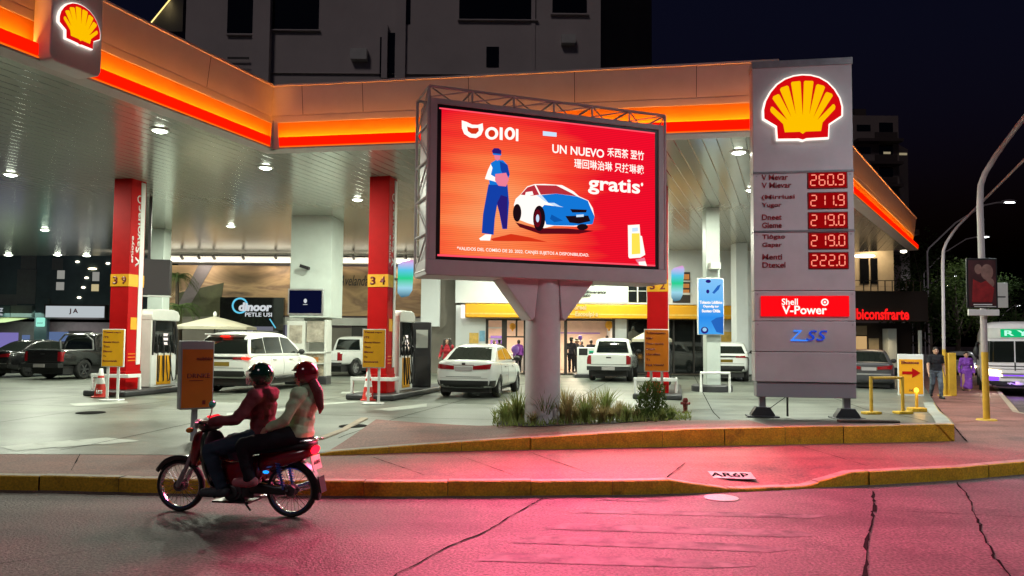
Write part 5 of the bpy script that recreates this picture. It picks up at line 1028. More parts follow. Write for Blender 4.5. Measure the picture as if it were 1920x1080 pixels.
# ---------------------------------------------------------------- vehicles
from mathutils.bvhtree import BVHTree
mat('car_white', (.66, .68, .66), .22, spec=.5, coat=.6); mat('car_black', (.010, .010, .011), .25, coat=.6); mat('car_grey', (.05, .05, .055), .3, coat=.5)
mat('car_glass', (.008, .011, .010), .05, spec=.9); mat('trim_black', (.014, .014, .015), .5); mat('tail_red', (.22, .006, .01), .15, coat=.5); mat('tail_dim', (.12, .01, .012), .2, coat=.5); mat('rim_alloy', (.42, .42, .43), .3, metal=.7); mat('rim_dark', (.08, .08, .085), .35, metal=.6)
mat('plate_grey', (.30, .28, .28), .5); mat('plate_white', (.6, .6, .58), .5); mat('lamp_clear', (.55, .57, .58), .1, coat=.5); emi('brake_glow', 'ff2418', 3.0); emi('plate_yellow', 'a08a3c', .5)
def loft(stations, sec):
    g = MB(); rings = []
    for st in stations:
        half = sec(*st); ring = half+[(-y, z) for y, z in half[::-1] if y > 1e-6]; rings.append([(st[0], y, z) for y, z in ring])
    n = len(rings[0]); vs = [p for r_ in rings for p in r_]; fs = [(i*n+k, (i+1)*n+k, (i+1)*n+(k+1) % n, i*n+(k+1) % n) for i in range(len(rings)-1) for k in range(n)]
    fs += [tuple(range(n)), tuple((len(rings)-1)*n+k for k in range(n))[::-1]]; g.add(vs, fs); return g
def body_sec(x, hw, z0, z1):
    h = z1-z0; return [(0, z0), (hw*.7, z0), (hw*.93, z0+.03), (hw*.985, z0+.22*h), (hw, z0+.5*h), (hw*.985, z0+.72*h), (hw*.955, z0+.92*h), (hw*.88, z1), (hw*.45, z1+.018), (0, z1+.022)]
def bake_mb(g, sub=2, cuts=None):
    o = bpy.data.objects.new('tmp', g.mesh(ang=180)); C.objects.link(o); md = o.modifiers.new('s', 'SUBSURF'); md.levels = sub
    co_ = None
    if cuts:
        co_ = bpy.data.objects.new('tmpc', cuts.mesh()); C.objects.link(co_); b = o.modifiers.new('b', 'BOOLEAN'); b.operation = 'DIFFERENCE'; b.solver = 'EXACT'; b.object = co_
    me = bake(o)
    if co_: bpy.data.objects.remove(co_)
    me.polygons.foreach_set('use_smooth', [True]*len(me.polygons)); me.set_sharp_from_angle(angle=R(38)); return me
def bvh(me): return BVHTree.FromPolygons([v.co for v in me.vertices], [tuple(p.vertices) for p in me.polygons])
def conform(bv, quad, d, nx=8, nz=4, off_=.008):
    a, b, c, e = [Vector(q) for q in quad]; d = Vector(d).normalized(); g = MB(); idx = {}; vs = []
    for i in range(nx+1):
        for j in range(nz+1):
            s_, t_ = i/nx, j/nz; p = a.lerp(b, s_).lerp(e.lerp(c, s_), t_); h = bv.ray_cast(p-d*1.2, d, 3)
            if h[0] is not None: idx[(i, j)] = len(vs); vs.append(h[0]-d*off_)
    fs = [tuple(idx[k] for k in ((i, j), (i+1, j), (i+1, j+1), (i, j+1))) for i in range(nx) for j in range(nz) if all(k in idx for k in ((i, j), (i+1, j), (i+1, j+1), (i, j+1)))]
    g.add(vs, fs); return g
WHEEL = {}
def wheel(par, x, y, r, w, rim='rim_alloy', spokes=6, side=1):
    key = (r, w, spokes, side)
    if key not in WHEEL:
        g = MB(); g.lathe([(r*.64, -w/2), (r*.9, -w/2), (r*.985, -w*.36), (r, -w*.2), (r, w*.2), (r*.985, w*.36), (r*.9, w/2), (r*.64, w/2)], (0, 0, 0), 'y', 32, True); ty = g.mesh('tyre')
        g = MB(); f = side*w*.42; g.lathe([(r*.66, -w*.4), (r*.66, w*.4), (r*.6, w*.42), (r*.6, -w*.42)], (0, 0, 0), 'y', 28, True); g.cyl((0, f*.3, 0), (0, f*1.05, 0), r*.16, 14)
        for k in range(spokes):
            a = 2*math.pi*k/spokes; ca, sa = math.cos(a), math.sin(a); g.box((ca*r*.38, f*.8, sa*r*.38), (r*.52, .03, r*.15), Matrix.Rotation(-a, 3, 'Y'))
        g.cyl((0, -side*w*.1, 0), (0, -side*w*.05, 0), r*.6, 24); WHEEL[key] = (ty, g.mesh('rim'))
    ty, ri = WHEEL[key]; t = obj('wheel', ty.copy(), 'rubber', par); t.location = (x, y, r); o = obj('rim', ri.copy(), rim, t); return t
def car(name, label, cat, loc, head, sp, paint='car_white', group=None):
    z = sp.get('z', loc[2]); root = thing(name, label, cat, (loc[0], loc[1], z), R(90-head), group); Wd = sp['W']; r = sp['r']
    cuts = MB()
    for x in sp['ax']:
        for s_ in (-1, 1): cuts.cyl((x, s_*(Wd/2-.36), r*1.02), (x, s_*(Wd/2+.3), r*1.02), r*1.17, 28)
    if 'bed' in sp: a, b, zb = sp['bed']; cuts.b2((a, -Wd/2+.13, zb), (b, Wd/2-.13, 1.6))
    me = bake_mb(loft(sp['body'], body_sec), 2, cuts); bd = obj('body', me, paint, root); bv = bvh(me)
    zb, H, hb, hr = sp['belt'], sp['H'], sp['hb'], sp['hr']
    def cab_sec(x, zt):
        f = lambda z: lerp(hb, hr, max(0, (z-zb)/(H-zb))); h = max(.02, zt-zb+.06)
        return [(0, zb-.06), (f(zb)*.98, zb-.06), (f(zb), zb-.06+.1*h), (f(zb+.5*h), zb-.06+.5*h), (f(zt-.1*h), zt-.12*h), (f(zt)-.03, zt-.03*h), (f(zt)-.14, zt), (f(zt)*.45, zt+.012), (0, zt+.016)]
    cm = bake_mb(loft(sp['cab'], cab_sec), 2); cb = obj('cab', cm, paint, root); cv = bvh(cm)
    for s_ in (-1, 1):
        for q in sp['side_win']:
            m = conform(cv, [(x, s_*1.0, z) for x, z in q], (0, -s_, 0), 8, 6, .006); o = obj('side_window', m.mesh('w', 80), 'car_glass', root)
    for nm, q, d in (('rear_window', sp['rear_win'], sp.get('rdir', (1, 0, -.3))), ('windscreen', sp['front_win'], (-1, 0, -.4))):
        m = conform(cv, q, d, 10, 6, .006); obj(nm, m.mesh('w', 80), 'car_glass', root)
    for i, x in enumerate(sp['ax']):
        for s_ in (-1, 1): wheel(root, x, s_*(Wd/2-sp.get('tw', .2)/2-.02), r, sp.get('tw', .2), sp.get('rim', 'rim_alloy'), sp.get('spokes', 6), s_)
    for s_ in (-1, 1):
        q, d = sp['tail']; q = [(x, s_*y, z) for x, y, z in q]; obj('tail_light', conform(bv, q, (d[0], d[1]*s_, d[2]), 8, 5, .014).mesh('t', 80), sp.get('tail_m', 'tail_red'), root)
        if 'head' in sp: q, d = sp['head']; q = [(x, s_*y, z) for x, y, z in q]; obj('headlight', conform(bv, q, (d[0], d[1]*s_, d[2]), 6, 4, .012).mesh('t', 80), 'lamp_clear', root)
        xm, zm = sp['mirror']; g = MB(); y0 = lerp(hb, hr, .15); g.ell((xm, s_*(y0+.16), zm), (.07, .11, .085)); g.cyl((xm, s_*(y0-.02), zm-.05), (xm, s_*(y0+.1), zm-.03), .025, 6); g.build('wing_mirror', sp.get('mirror_m', 'trim_black'), root)
        for x0, z0, x1, z1 in sp['seams']:
            pts = []
            for k in range(9):
                x, zz = lerp(x0, x1, k/8), lerp(z0, z1, k/8); h = bv.ray_cast(Vector((x, s_*2, zz)), Vector((0, -s_, 0)), 3)
                if h[0] is not None: pts.append(h[0]+Vector((0, s_*-.001, 0)))
            if len(pts) > 1: obj('door_seam', MB().tube(pts, .006, 5).mesh('s'), 'trim_black', root)
        for x, zz in sp['handles']:
            h = bv.ray_cast(Vector((x, s_*2, zz)), Vector((0, -s_, 0)), 3)
            if h[0] is not None: g = MB(); g.box((x, h[0].y+s_*.015, zz), (.2, .035, .04)); g.build('door_handle', sp.get('handle_m', paint), root, bevel=.01)
    for nm, q, d, m_ in sp.get('patches', ()):
        obj(nm, conform(bv, q, d, 12, 5, .01).mesh('p', 80), m_, root)
    for nm, a, b, m_ in sp.get('boxes', ()):
        g = MB(); g.b2(a, b); g.build(nm, m_, root, bevel=.012)
    # dark underbody
    xs_ = [s_[0] for s_ in sp['body']]; g = MB(); g.b2((.25, -Wd/2+.2, r*.55), (xs_[-1]-.3, Wd/2-.2, sp['body'][3][2]+.25)); g.build('underbody', 'trim_black', root)
    return root
SEDAN = dict(W=1.73, r=.30, ax=(.86, 3.38), belt=.99, H=1.5, hb=.80, hr=.60, L=4.36, rim='rim_alloy', spokes=9,
  body=[(0.0, .60, .50, .96), (.03, .74, .36, 1.02), (.16, .82, .28, 1.055), (.5, .86, .25, 1.05), (1.2, .865, .24, 1.0), (2.2, .865, .24, .985), (3.0, .865, .24, .97), (3.6, .85, .25, .92), (4.1, .79, .28, .8), (4.3, .68, .34, .7), (4.36, .5, .4, .64)],
  cab=[(.42, 1.0), (.62, 1.07), (.95, 1.28), (1.2, 1.425), (1.5, 1.485), (1.95, 1.5), (2.3, 1.48), (2.6, 1.38), (3.0, 1.15), (3.28, .98)],
  side_win=[[(.98, 1.06), (1.88, 1.04), (1.88, 1.41), (1.32, 1.39)], [(1.94, 1.04), (2.86, 1.03), (2.38, 1.40), (1.94, 1.41)]],
  rear_win=[(.3, .64, 1.05), (.3, -.64, 1.05), (.3, -.52, 1.41), (.3, .52, 1.41)], rdir=(1, 0, 0), front_win=[(3.5, -.66, 1.05), (3.5, .66, 1.05), (3.2, .54, 1.42), (3.2, -.54, 1.42)],
  tail=([(-.1, .30, .80), (-.1, .80, .82), (-.1, .84, .965), (-.1, .30, .90)], (1, -.35, 0)), tail_m='tail_red', head=([(4.5, .4, .58), (4.5, .75, .6), (4.4, .78, .74), (4.5, .45, .68)], (-1, -.3, 0)), mirror=(2.78, 1.06), seams=[(1.9, .35, 1.9, .98), (2.9, .35, 2.92, .95), (1.0, .62, 1.02, .98), (1.02, .34, 2.9, .34)], handles=[(1.55, .86), (2.55, .85)],
  patches=[('lower_bumper', [(-.2, .80, .26), (-.2, -.80, .26), (-.2, -.82, .50), (-.2, .82, .50)], (1, 0, 0), 'trim_black'), ('bumper_side', [(-.1, .95, .26), (.3, .95, .26), (.3, .95, .5), (-.1, .95, .5)], (.7, -1, 0), 'trim_black'), ('bumper_side', [(-.1, -.95, .26), (.3, -.95, .26), (.3, -.95, .5), (-.1, -.95, .5)], (.7, 1, 0), 'trim_black'),
    ('number_plate', [(-.2, .24, .76), (-.2, -.24, .76), (-.2, -.24, .88), (-.2, .24, .88)], (1, 0, 0), 'plate_grey'), ('badge', [(-.2, .05, .93), (-.2, -.05, .93), (-.2, -.05, .99), (-.2, .05, .99)], (1, 0, 0), 'trim_black'), ('boot_seam', [(-.2, .5, .60), (-.2, -.5, .60), (-.2, -.5, .612), (-.2, .5, .612)], (1, 0, 0), 'trim_black'), ('boot_seam', [(-.2, .3, .915), (-.2, -.3, .915), (-.2, -.3, .93), (-.2, .3, .93)], (1, 0, 0), 'tail_dim'), ('bumper_seam', [(-.2, .78, .56), (-.2, -.78, .56), (-.2, -.78, .57), (-.2, .78, .57)], (1, 0, 0), 'plate_grey')])
SUV = dict(W=1.86, r=.385, ax=(.98, 3.72), tw=.25, belt=1.08, H=1.83, hb=.88, hr=.68, L=4.8,
  body=[(0.0, .70, .62, 1.08), (.04, .83, .50, 1.13), (.2, .91, .42, 1.14), (.7, .93, .38, 1.13), (1.6, .93, .36, 1.11), (2.6, .93, .36, 1.11), (3.4, .93, .36, 1.10), (4.0, .92, .38, 1.05), (4.5, .86, .42, .96), (4.74, .74, .5, .86), (4.8, .55, .56, .8)],
  cab=[(.04, 1.1), (.10, 1.3), (.2, 1.55), (.33, 1.72), (.6, 1.79), (1.4, 1.83), (2.2, 1.81), (2.6, 1.73), (3.0, 1.47), (3.5, 1.12)],
  side_win=[[(.16, 1.17), (.97, 1.16), (.97, 1.63), (.32, 1.58)], [(1.0, 1.16), (2.0, 1.16), (2.0, 1.67), (1.0, 1.65)], [(2.05, 1.16), (3.2, 1.15), (2.55, 1.62), (2.05, 1.67)]],
  rear_win=[(-.2, .80, 1.16), (-.2, -.80, 1.16), (-.2, -.68, 1.64), (-.2, .68, 1.64)], rdir=(1, 0, 0), front_win=[(3.9, -.72, 1.16), (3.9, .72, 1.16), (3.4, .6, 1.7), (3.4, -.6, 1.7)],
  tail=([(-.1, .42, .99), (-.1, .93, .99), (-.1, .95, 1.09), (-.1, .42, 1.055)], (1, -.5, 0)), tail_m='tail_red', head=([(4.9, .45, .8), (4.9, .85, .84), (4.7, .9, .96), (4.9, .5, .88)], (-1, -.5, 0)), mirror=(3.0, 1.2), seams=[(2.02, .45, 2.02, 1.08), (3.15, .5, 3.12, 1.06), (1.25, .85, 1.3, 1.08)], handles=[(1.45, .98), (2.5, .97)],
  patches=[('lower_bumper', [(-.2, .92, .38), (-.2, -.92, .38), (-.2, -.84, .66), (-.2, .84, .66)], (1, 0, 0), 'trim_black'), ('light_bar', [(-.2, .5, 1.0), (-.2, -.5, 1.0), (-.2, -.5, 1.07), (-.2, .5, 1.07)], (1, 0, 0), 'trim_black'), ('number_plate', [(-.2, .26, .80), (-.2, -.26, .80), (-.2, -.26, .92), (-.2, .26, .92)], (1, 0, 0), 'plate_yellow'), ('tailgate_seam', [(-.2, .7, .74), (-.2, -.7, .74), (-.2, -.7, .752), (-.2, .7, .752)], (1, 0, 0), 'trim_black')],
  boxes=[('roof_spoiler', (.06, -.6, 1.70), (.42, .6, 1.745), 'car_white'), ('side_step', (1.45, .82, .38), (3.15, .95, .43), 'trim_black'), ('side_step', (1.45, -.95, .38), (3.15, -.82, .43), 'trim_black'), ('roof_rail', (.7, .58, 1.82), (2.2, .61, 1.86), 'trim_black'), ('roof_rail', (.7, -.61, 1.82), (2.2, -.58, 1.86), 'trim_black')])
def pick(H=1.76, bedh=1.10):
    return dict(W=1.82, r=.37, ax=(1.1, 4.15), tw=.24, belt=1.08, H=H, hb=.84, hr=.66, bed=(.1, 1.62, .72), rim='rim_alloy',
  body=[(0.0, .80, .58, bedh-.02), (.02, .86, .54, bedh), (.08, .90, .5, bedh+.01), (.9, .91, .48, bedh+.01), (1.7, .91, .45, bedh), (2.8, .91, .42, 1.08), (3.6, .91, .42, 1.06), (4.3, .90, .44, 1.02), (4.9, .86, .46, .94), (5.12, .76, .52, .86), (5.2, .6, .58, .8)],
  cab=[(1.68, 1.1), (1.70, 1.3), (1.74, 1.55), (1.8, H-.06), (2.0, H-.01), (2.5, H), (3.0, H-.03), (3.3, H-.14), (3.7, 1.36), (4.1, 1.1)],
  side_win=[[(1.9, 1.14), (2.65, 1.13), (2.65, H-.14), (1.95, H-.15)], [(2.72, 1.13), (3.72, 1.13), (3.2, H-.18), (2.72, H-.14)]],
  rear_win=[(1.4, .68, 1.14), (1.4, -.68, 1.14), (1.4, -.58, H-.14), (1.4, .58, H-.14)], rdir=(1, 0, 0), front_win=[(4.4, -.7, 1.15), (4.4, .7, 1.15), (4.0, .58, H-.08), (4.0, -.58, H-.08)],
  tail=([(-.1, .72, .70), (-.1, .93, .70), (-.1, .93, 1.06), (-.1, .72, 1.06)], (1, -.25, 0)), tail_m='tail_red', head=([(5.3, .5, .74), (5.3, .84, .78), (5.1, .88, .94), (5.3, .5, .88)], (-1, -.4, 0)), mirror=(3.6, 1.2), mirror_m='trim_black', seams=[(2.68, .5, 2.68, 1.06), (3.68, .5, 3.66, 1.04), (1.74, .5, 1.74, 1.08)], handles=[(2.05, .97), (3.0, .96)], handle_m='trim_black',
  patches=[('tailgate_seam', [(-.2, .71, .685), (-.2, -.71, .685), (-.2, -.71, .70), (-.2, .71, .70)], (1, 0, 0), 'trim_black'), ('tailgate_handle', [(-.2, .1, .94), (-.2, -.1, .94), (-.2, -.1, 1.0), (-.2, .1, 1.0)], (1, 0, 0), 'trim_black')],
  boxes=[('bumper', (-.14, -.86, .46), (.1, .86, .62), 'trim_black'), ('number_plate', (-.155, -.26, .47), (-.14, .26, .6), 'plate_grey'), ('bed_liner', (.12, -.77, .70), (1.6, .77, .73), 'trim_black')])
PICK = pick()
q = GZ(871, 748, .28); z_ = .28
SD = car('sedan', 'white saloon car with dark red tail lights parked left of the billboard pole', 'car', (q.x-.04, q.y, z_), 12, SEDAN, group='cars at the pumps')
q = GZ(413, 738, .28); q = Vector((q.x, q.y, .28))
SV = car('off_road_car', 'tall white off-road car with lit red tail lights behind the motorcycle riders', 'car', q, 11, dict(SUV), group='cars at the pumps')
for s_ in (-1, 1): g = MB(); g.ell((.03, s_*.76, 1.03), (.05, .15, .042)); g.build('brake_lamp', 'brake_glow', SV)
g = MB(); g.ell((.19, 0, 1.665), (.03, .17, .025)); g.build('brake_lamp', 'brake_glow', SV)
q = GZ(1141, 716, .28); PKW = car('pickup_truck', 'white double cab pickup seen from behind between the billboard pole and the orange notice board', 'pickup', q, 13, PICK, group='cars at the pumps')
q = GZ(1362, 716, .28); HT = car('hatchback', 'small white car half hidden behind the slim white column', 'car', q, 18, dict(SUV, r=.33, H=1.64, W=1.76, cab=[(x*.9, lerp(1.08, 1.64, (z-1.08)/(1.83-1.08))) for x, z in SUV['cab']], side_win=[[(x*.9, lerp(1.08, 1.64, (z-1.08)/.75)) for x, z in w_] for w_ in SUV['side_win']], rear_win=[(-.2, .74, 1.16), (-.2, -.74, 1.16), (-.2, -.6, 1.46), (-.2, .6, 1.46)], boxes=[], body=[(x*.9, hw*.945, z0*.9, z1) for x, hw, z0, z1 in SUV['body']], ax=(.8, 3.35)), group='cars at the pumps')
q = GZ(607, 706, .28); car('pickup_truck', 'white double cab pickup mostly hidden behind the thick clad column', 'pickup', q, 24, PICK, group='cars at the pumps')
DP = pick(1.80, 1.12); DP['rim'] = 'rim_dark'
q = GZ(78, 712, .28); DPK = car('pickup_truck', 'black double cab pickup left of the red column numbered 39', 'pickup', q, 14, DP, 'car_black', group='cars at the pumps')
g = MB(); g.tube([(1.6, -.78, 1.14), (1.55, -.78, 1.5), (1.5, -.5, 1.72), (1.5, .5, 1.72), (1.55, .78, 1.5), (1.6, .78, 1.14)], .035, 8); g.build('roll_bar', 'steel', DPK)
g = MB(); g.b2((-.01, -.86, 1.12), (.06, .86, 1.15)); g.b2((.06, -.89, 1.12), (1.5, -.86, 1.145)); g.build('bed_trim', 'steel', DPK)
q = GZ(-14, 708, .28); car('sedan', 'black saloon car cut by the left edge of the picture', 'car', q, 18, dict(SEDAN, rim='rim_dark'), 'car_black', group='cars at the pumps')
q = GZ(1630, 735, .17); OC = car('old_car', 'dark old saloon car parked between the price sign and the arrow sign', 'car', q, 24, dict(SEDAN, rim='rim_dark', patches=SEDAN['patches'][3:4]+[('chrome_strip', [(-.2, .7, .6), (-.2, -.7, .6), (-.2, -.7, .66), (-.2, .7, .66)], (1, 0, 0), 'rim_alloy')]), 'car_grey', group='cars at the pumps')
q = GZ(1212, 692, .28); car('sedan', 'grey saloon car parked beyond the white pickup by the shop', 'car', (q.x, q.y, .28), 60, dict(SEDAN), 'car_grey', group='cars at the pumps')
# the bus
q = GZ(1896, 748, 0); q = PY(1852, 745, 27.0); BW = 2.2
bus = thing('city_bus', 'white minibus with green destination sign and purple lit front coming along the side street', 'bus', (q.x+BW/2*.95+.1, 27.2, 0), R(-121)); mat('bus_white', (.75, .72, .74), .3, coat=.4, var=.05); emi('bus_green', '10c078', .9); emi('bus_green_text', 'b8ffe0', 1.1); emi('purple_led', '8a48ff', 1.6); emi('head_glow', 'ffe0a8', 9)
def bus_sec(x, hw, z0, z1): h = z1-z0; return [(0, z0), (hw*.9, z0), (hw, z0+.12*h), (hw, z0+.4*h), (hw*.98, z0+.75*h), (hw*.93, z0+.92*h), (hw*.75, z1), (hw*.4, z1+.02), (0, z1+.03)]
me = bake_mb(loft([(-7, 1.0, .35, 2.6), (-6.9, 1.08, .3, 2.7), (-5, 1.1, .3, 2.75), (-1, 1.1, .3, 2.75), (-.3, 1.09, .3, 2.72), (-.08, 1.04, .32, 2.6), (0.06, .95, .36, 2.35), (.1, .8, .4, 2.1)], bus_sec), 2); obj('body', me, 'bus_white', bus); bv = bvh(me); Dm = (-1, 0, 0)
for nm, y0, y1_, z0, z1, m_ in (('windscreen', -.95, -.02, 1.25, 2.02, 'car_glass'), ('windscreen', .02, .95, 1.25, 2.02, 'car_glass'), ('sign_housing', -.98, .98, 2.12, 2.5, 'offwhite'), ('destination_sign', -.42, .62, 2.16, 2.46, 'bus_green'), ('bumper', -1.0, 1.0, .36, .56, 'trim_black'), ('grille_bar', -.45, .45, .80, .86, 'rim_alloy'), ('grille_bar', -.45, .45, .68, .73, 'rim_alloy'), ('number_plate', -.25, .25, .44, .55, 'plate_white'), ('purple_strip', -.5, .5, .76, .79, 'purple_led'), ('purple_strip', -.98, -.5, .58, .72, 'purple_led'), ('purple_strip', .5, .98, .58, .72, 'purple_led'), ('front_seam', -.98, .98, 1.10, 1.125, 'trim_black'), ('front_seam', -.98, .98, 1.0, 1.015, 'trim_black'), ('front_seam', -.02, .02, .95, 1.25, 'trim_black')):
    obj(nm, conform(bv, [(1, y0, z0), (1, y1_, z0), (1, y1_, z1), (1, y0, z1)], Dm, 14, 5, .02 if 'sign' not in nm else (.03 if nm[0] == 's' else .045)).mesh('p', 80), m_, bus)
for s_ in (-1, 1):
    obj('headlight', conform(bv, [(1, s_*.56, .74), (1, s_*.98, .78), (1, s_*.99, 1.0), (1, s_*.62, .94)], (-1, -.2*s_, 0), 6, 4, .02).mesh('h', 80), 'head_glow', bus)
    g = MB(); g.tube([(.0, s_*1.0, 1.9), (.25, s_*1.18, 1.95), (.25, s_*1.2, 1.8)], .02, 6); g.ell((.25, s_*1.2, 1.62), (.06, .09, .2)); g.build('wing_mirror', 'trim_black', bus)
    lamp('lamp', 'SPOT', bus, (.25, s_*.8, .85), 60, (1, .86, .6), .08, (R(80), 0, R(-90)), cone=70)
    for x in (-1.3, -5.4): wheel(bus, x, s_*.98, .4, .24, 'rim_alloy', 8, s_)
    for k in range(5): obj('side_window', conform(bv, [(-1.6-k*1.05, s_*2, 1.3), (-.7-k*1.05, s_*2, 1.3), (-.7-k*1.05, s_*2, 2.0), (-1.6-k*1.05, s_*2, 2.0)], (0, -s_, 0), 4, 4, .012).mesh('w', 80), 'car_glass', bus)
text('destination', 'R Y.', 'bus_green_text', bus, .8, .2, (.12, .1, 2.31), .01, .03, rot=(90, 0, 90)); lamp('purple_lamp', 'AREA', bus, (.35, 0, .55), 14, (.4, .12, 1), 1.6, (0, 0, 0), .2)

fc = Vector((PY(1800, 690, 46).x, 46, 0)); FC = car('far_car', 'distant pale car with lit headlights coming up the side street', 'car', fc, -150, SEDAN, group='cars at the pumps')
for s_ in (-1, 1): g = MB(); g.ell((4.33, s_*.6, .66), (.06, .13, .08)); g.build('headlamp', 'head_glow', FC)
# ---------------------------------------------------------------- people and the motorcycle
mat('skin', (.45, .25, .17), .5, var=.08, vs=6); mat('skin_dark', (.30, .16, .10), .5, var=.08, vs=6)
def cloth(n_, c, v=.18): mat(n_, c, .85, spec=.2, var=v, vs=6, bump=.55, bs=11)
cloth('hoodie_maroon', (.17, .045, .052)); cloth('jeans_navy', (.03, .05, .075)); cloth('jeans_blue', (.10, .12, .15), .3); cloth('sweater_green', (.44, .58, .36), .1); cloth('black_cloth', (.014, .014, .018)); cloth('purple_cloth', (.20, .06, .38)); cloth('red_cloth', (.30, .02, .03)); cloth('dark_cloth', (.03, .028, .035)); cloth('grey_cloth', (.12, .12, .12))
mat('hair_dark', (.014, .008, .006), .55, var=.4, vs=30, bump=.6, bs=60); mat('hair_red', (.13, .012, .014), .55, var=.3, vs=25, bump=.6, bs=50)
mat('helmet_green', (.006, .035, .018), .12, coat=1); mat('helmet_red', (.16, .006, .010), .12, coat=1); mat('visor', (.5, .5, .45), .1, alpha=.35); mat('shoe_grey', (.05, .06, .065), .6); mat('sole_white', (.55, .55, .55), .6); mat('shoe_pink', (.4, .12, .14), .6); mat('eye_dark', (.01, .008, .008), .2); mat('lip', (.35, .1, .09), .5)
def V(*a): return Vector(a)
def basis(up, left):
    z = up.normalized(); x = left.cross(z).normalized(); y = z.cross(x); return Matrix((x, y, z)).transposed()
from mathutils import noise as mnoise
def crumple(me, amp=.016, sc=7.5):
    me.update(); out = []
    for v in me.vertices:
        p = v.co; f = mnoise.noise(Vector((p.x*sc, p.y*sc, p.z*sc*1.7)))+.6*mnoise.noise(p*sc*2.3+Vector((3, 1, 7))); r_ = 1-abs(mnoise.noise(Vector((p.x*sc*.8+p.z*sc*.5, p.y*sc*.6, p.z*sc*1.4))))*2; out.append(p+v.normal*amp*(.6*f+.5*r_-.2))
    for v, c in zip(me.vertices, out): v.co = c
    me.update(); return me
def hand(mb, w, d, n, side, curl, infl=0):
    d = d.normalized(); n = (n-d*n.dot(d)).normalized(); s_ = d.cross(n)
    for k in (-.03, -.01, .01, .03): mb.cap(w+d*.015+s_*k*.7, w+d*.085+s_*k, .015, .0125, 8)
    for k, L in zip((-.033, -.011, .011, .033), (.066, .078, .074, .058) if side > 0 else (.058, .074, .078, .066)):
        p = w+d*.088+s_*k; a = curl*.5
        for j in range(3):
            e = p+(d*math.cos(a)+n*math.sin(a))*L*(.42, .32, .26)[j]; mb.cap(p, e, .0092-.0008*j, .0085-.0008*j, 8); p = e; a += curl
    t = s_*(-side); p = w+d*.03+t*.03; e = p+(d*.65+t*.6+n*.35).normalized()*.042; mb.cap(p, e, .0125, .011, 8); mb.cap(e, e+(d*.85+t*.15+n*.5).normalized()*.032, .0105, .009, 8)
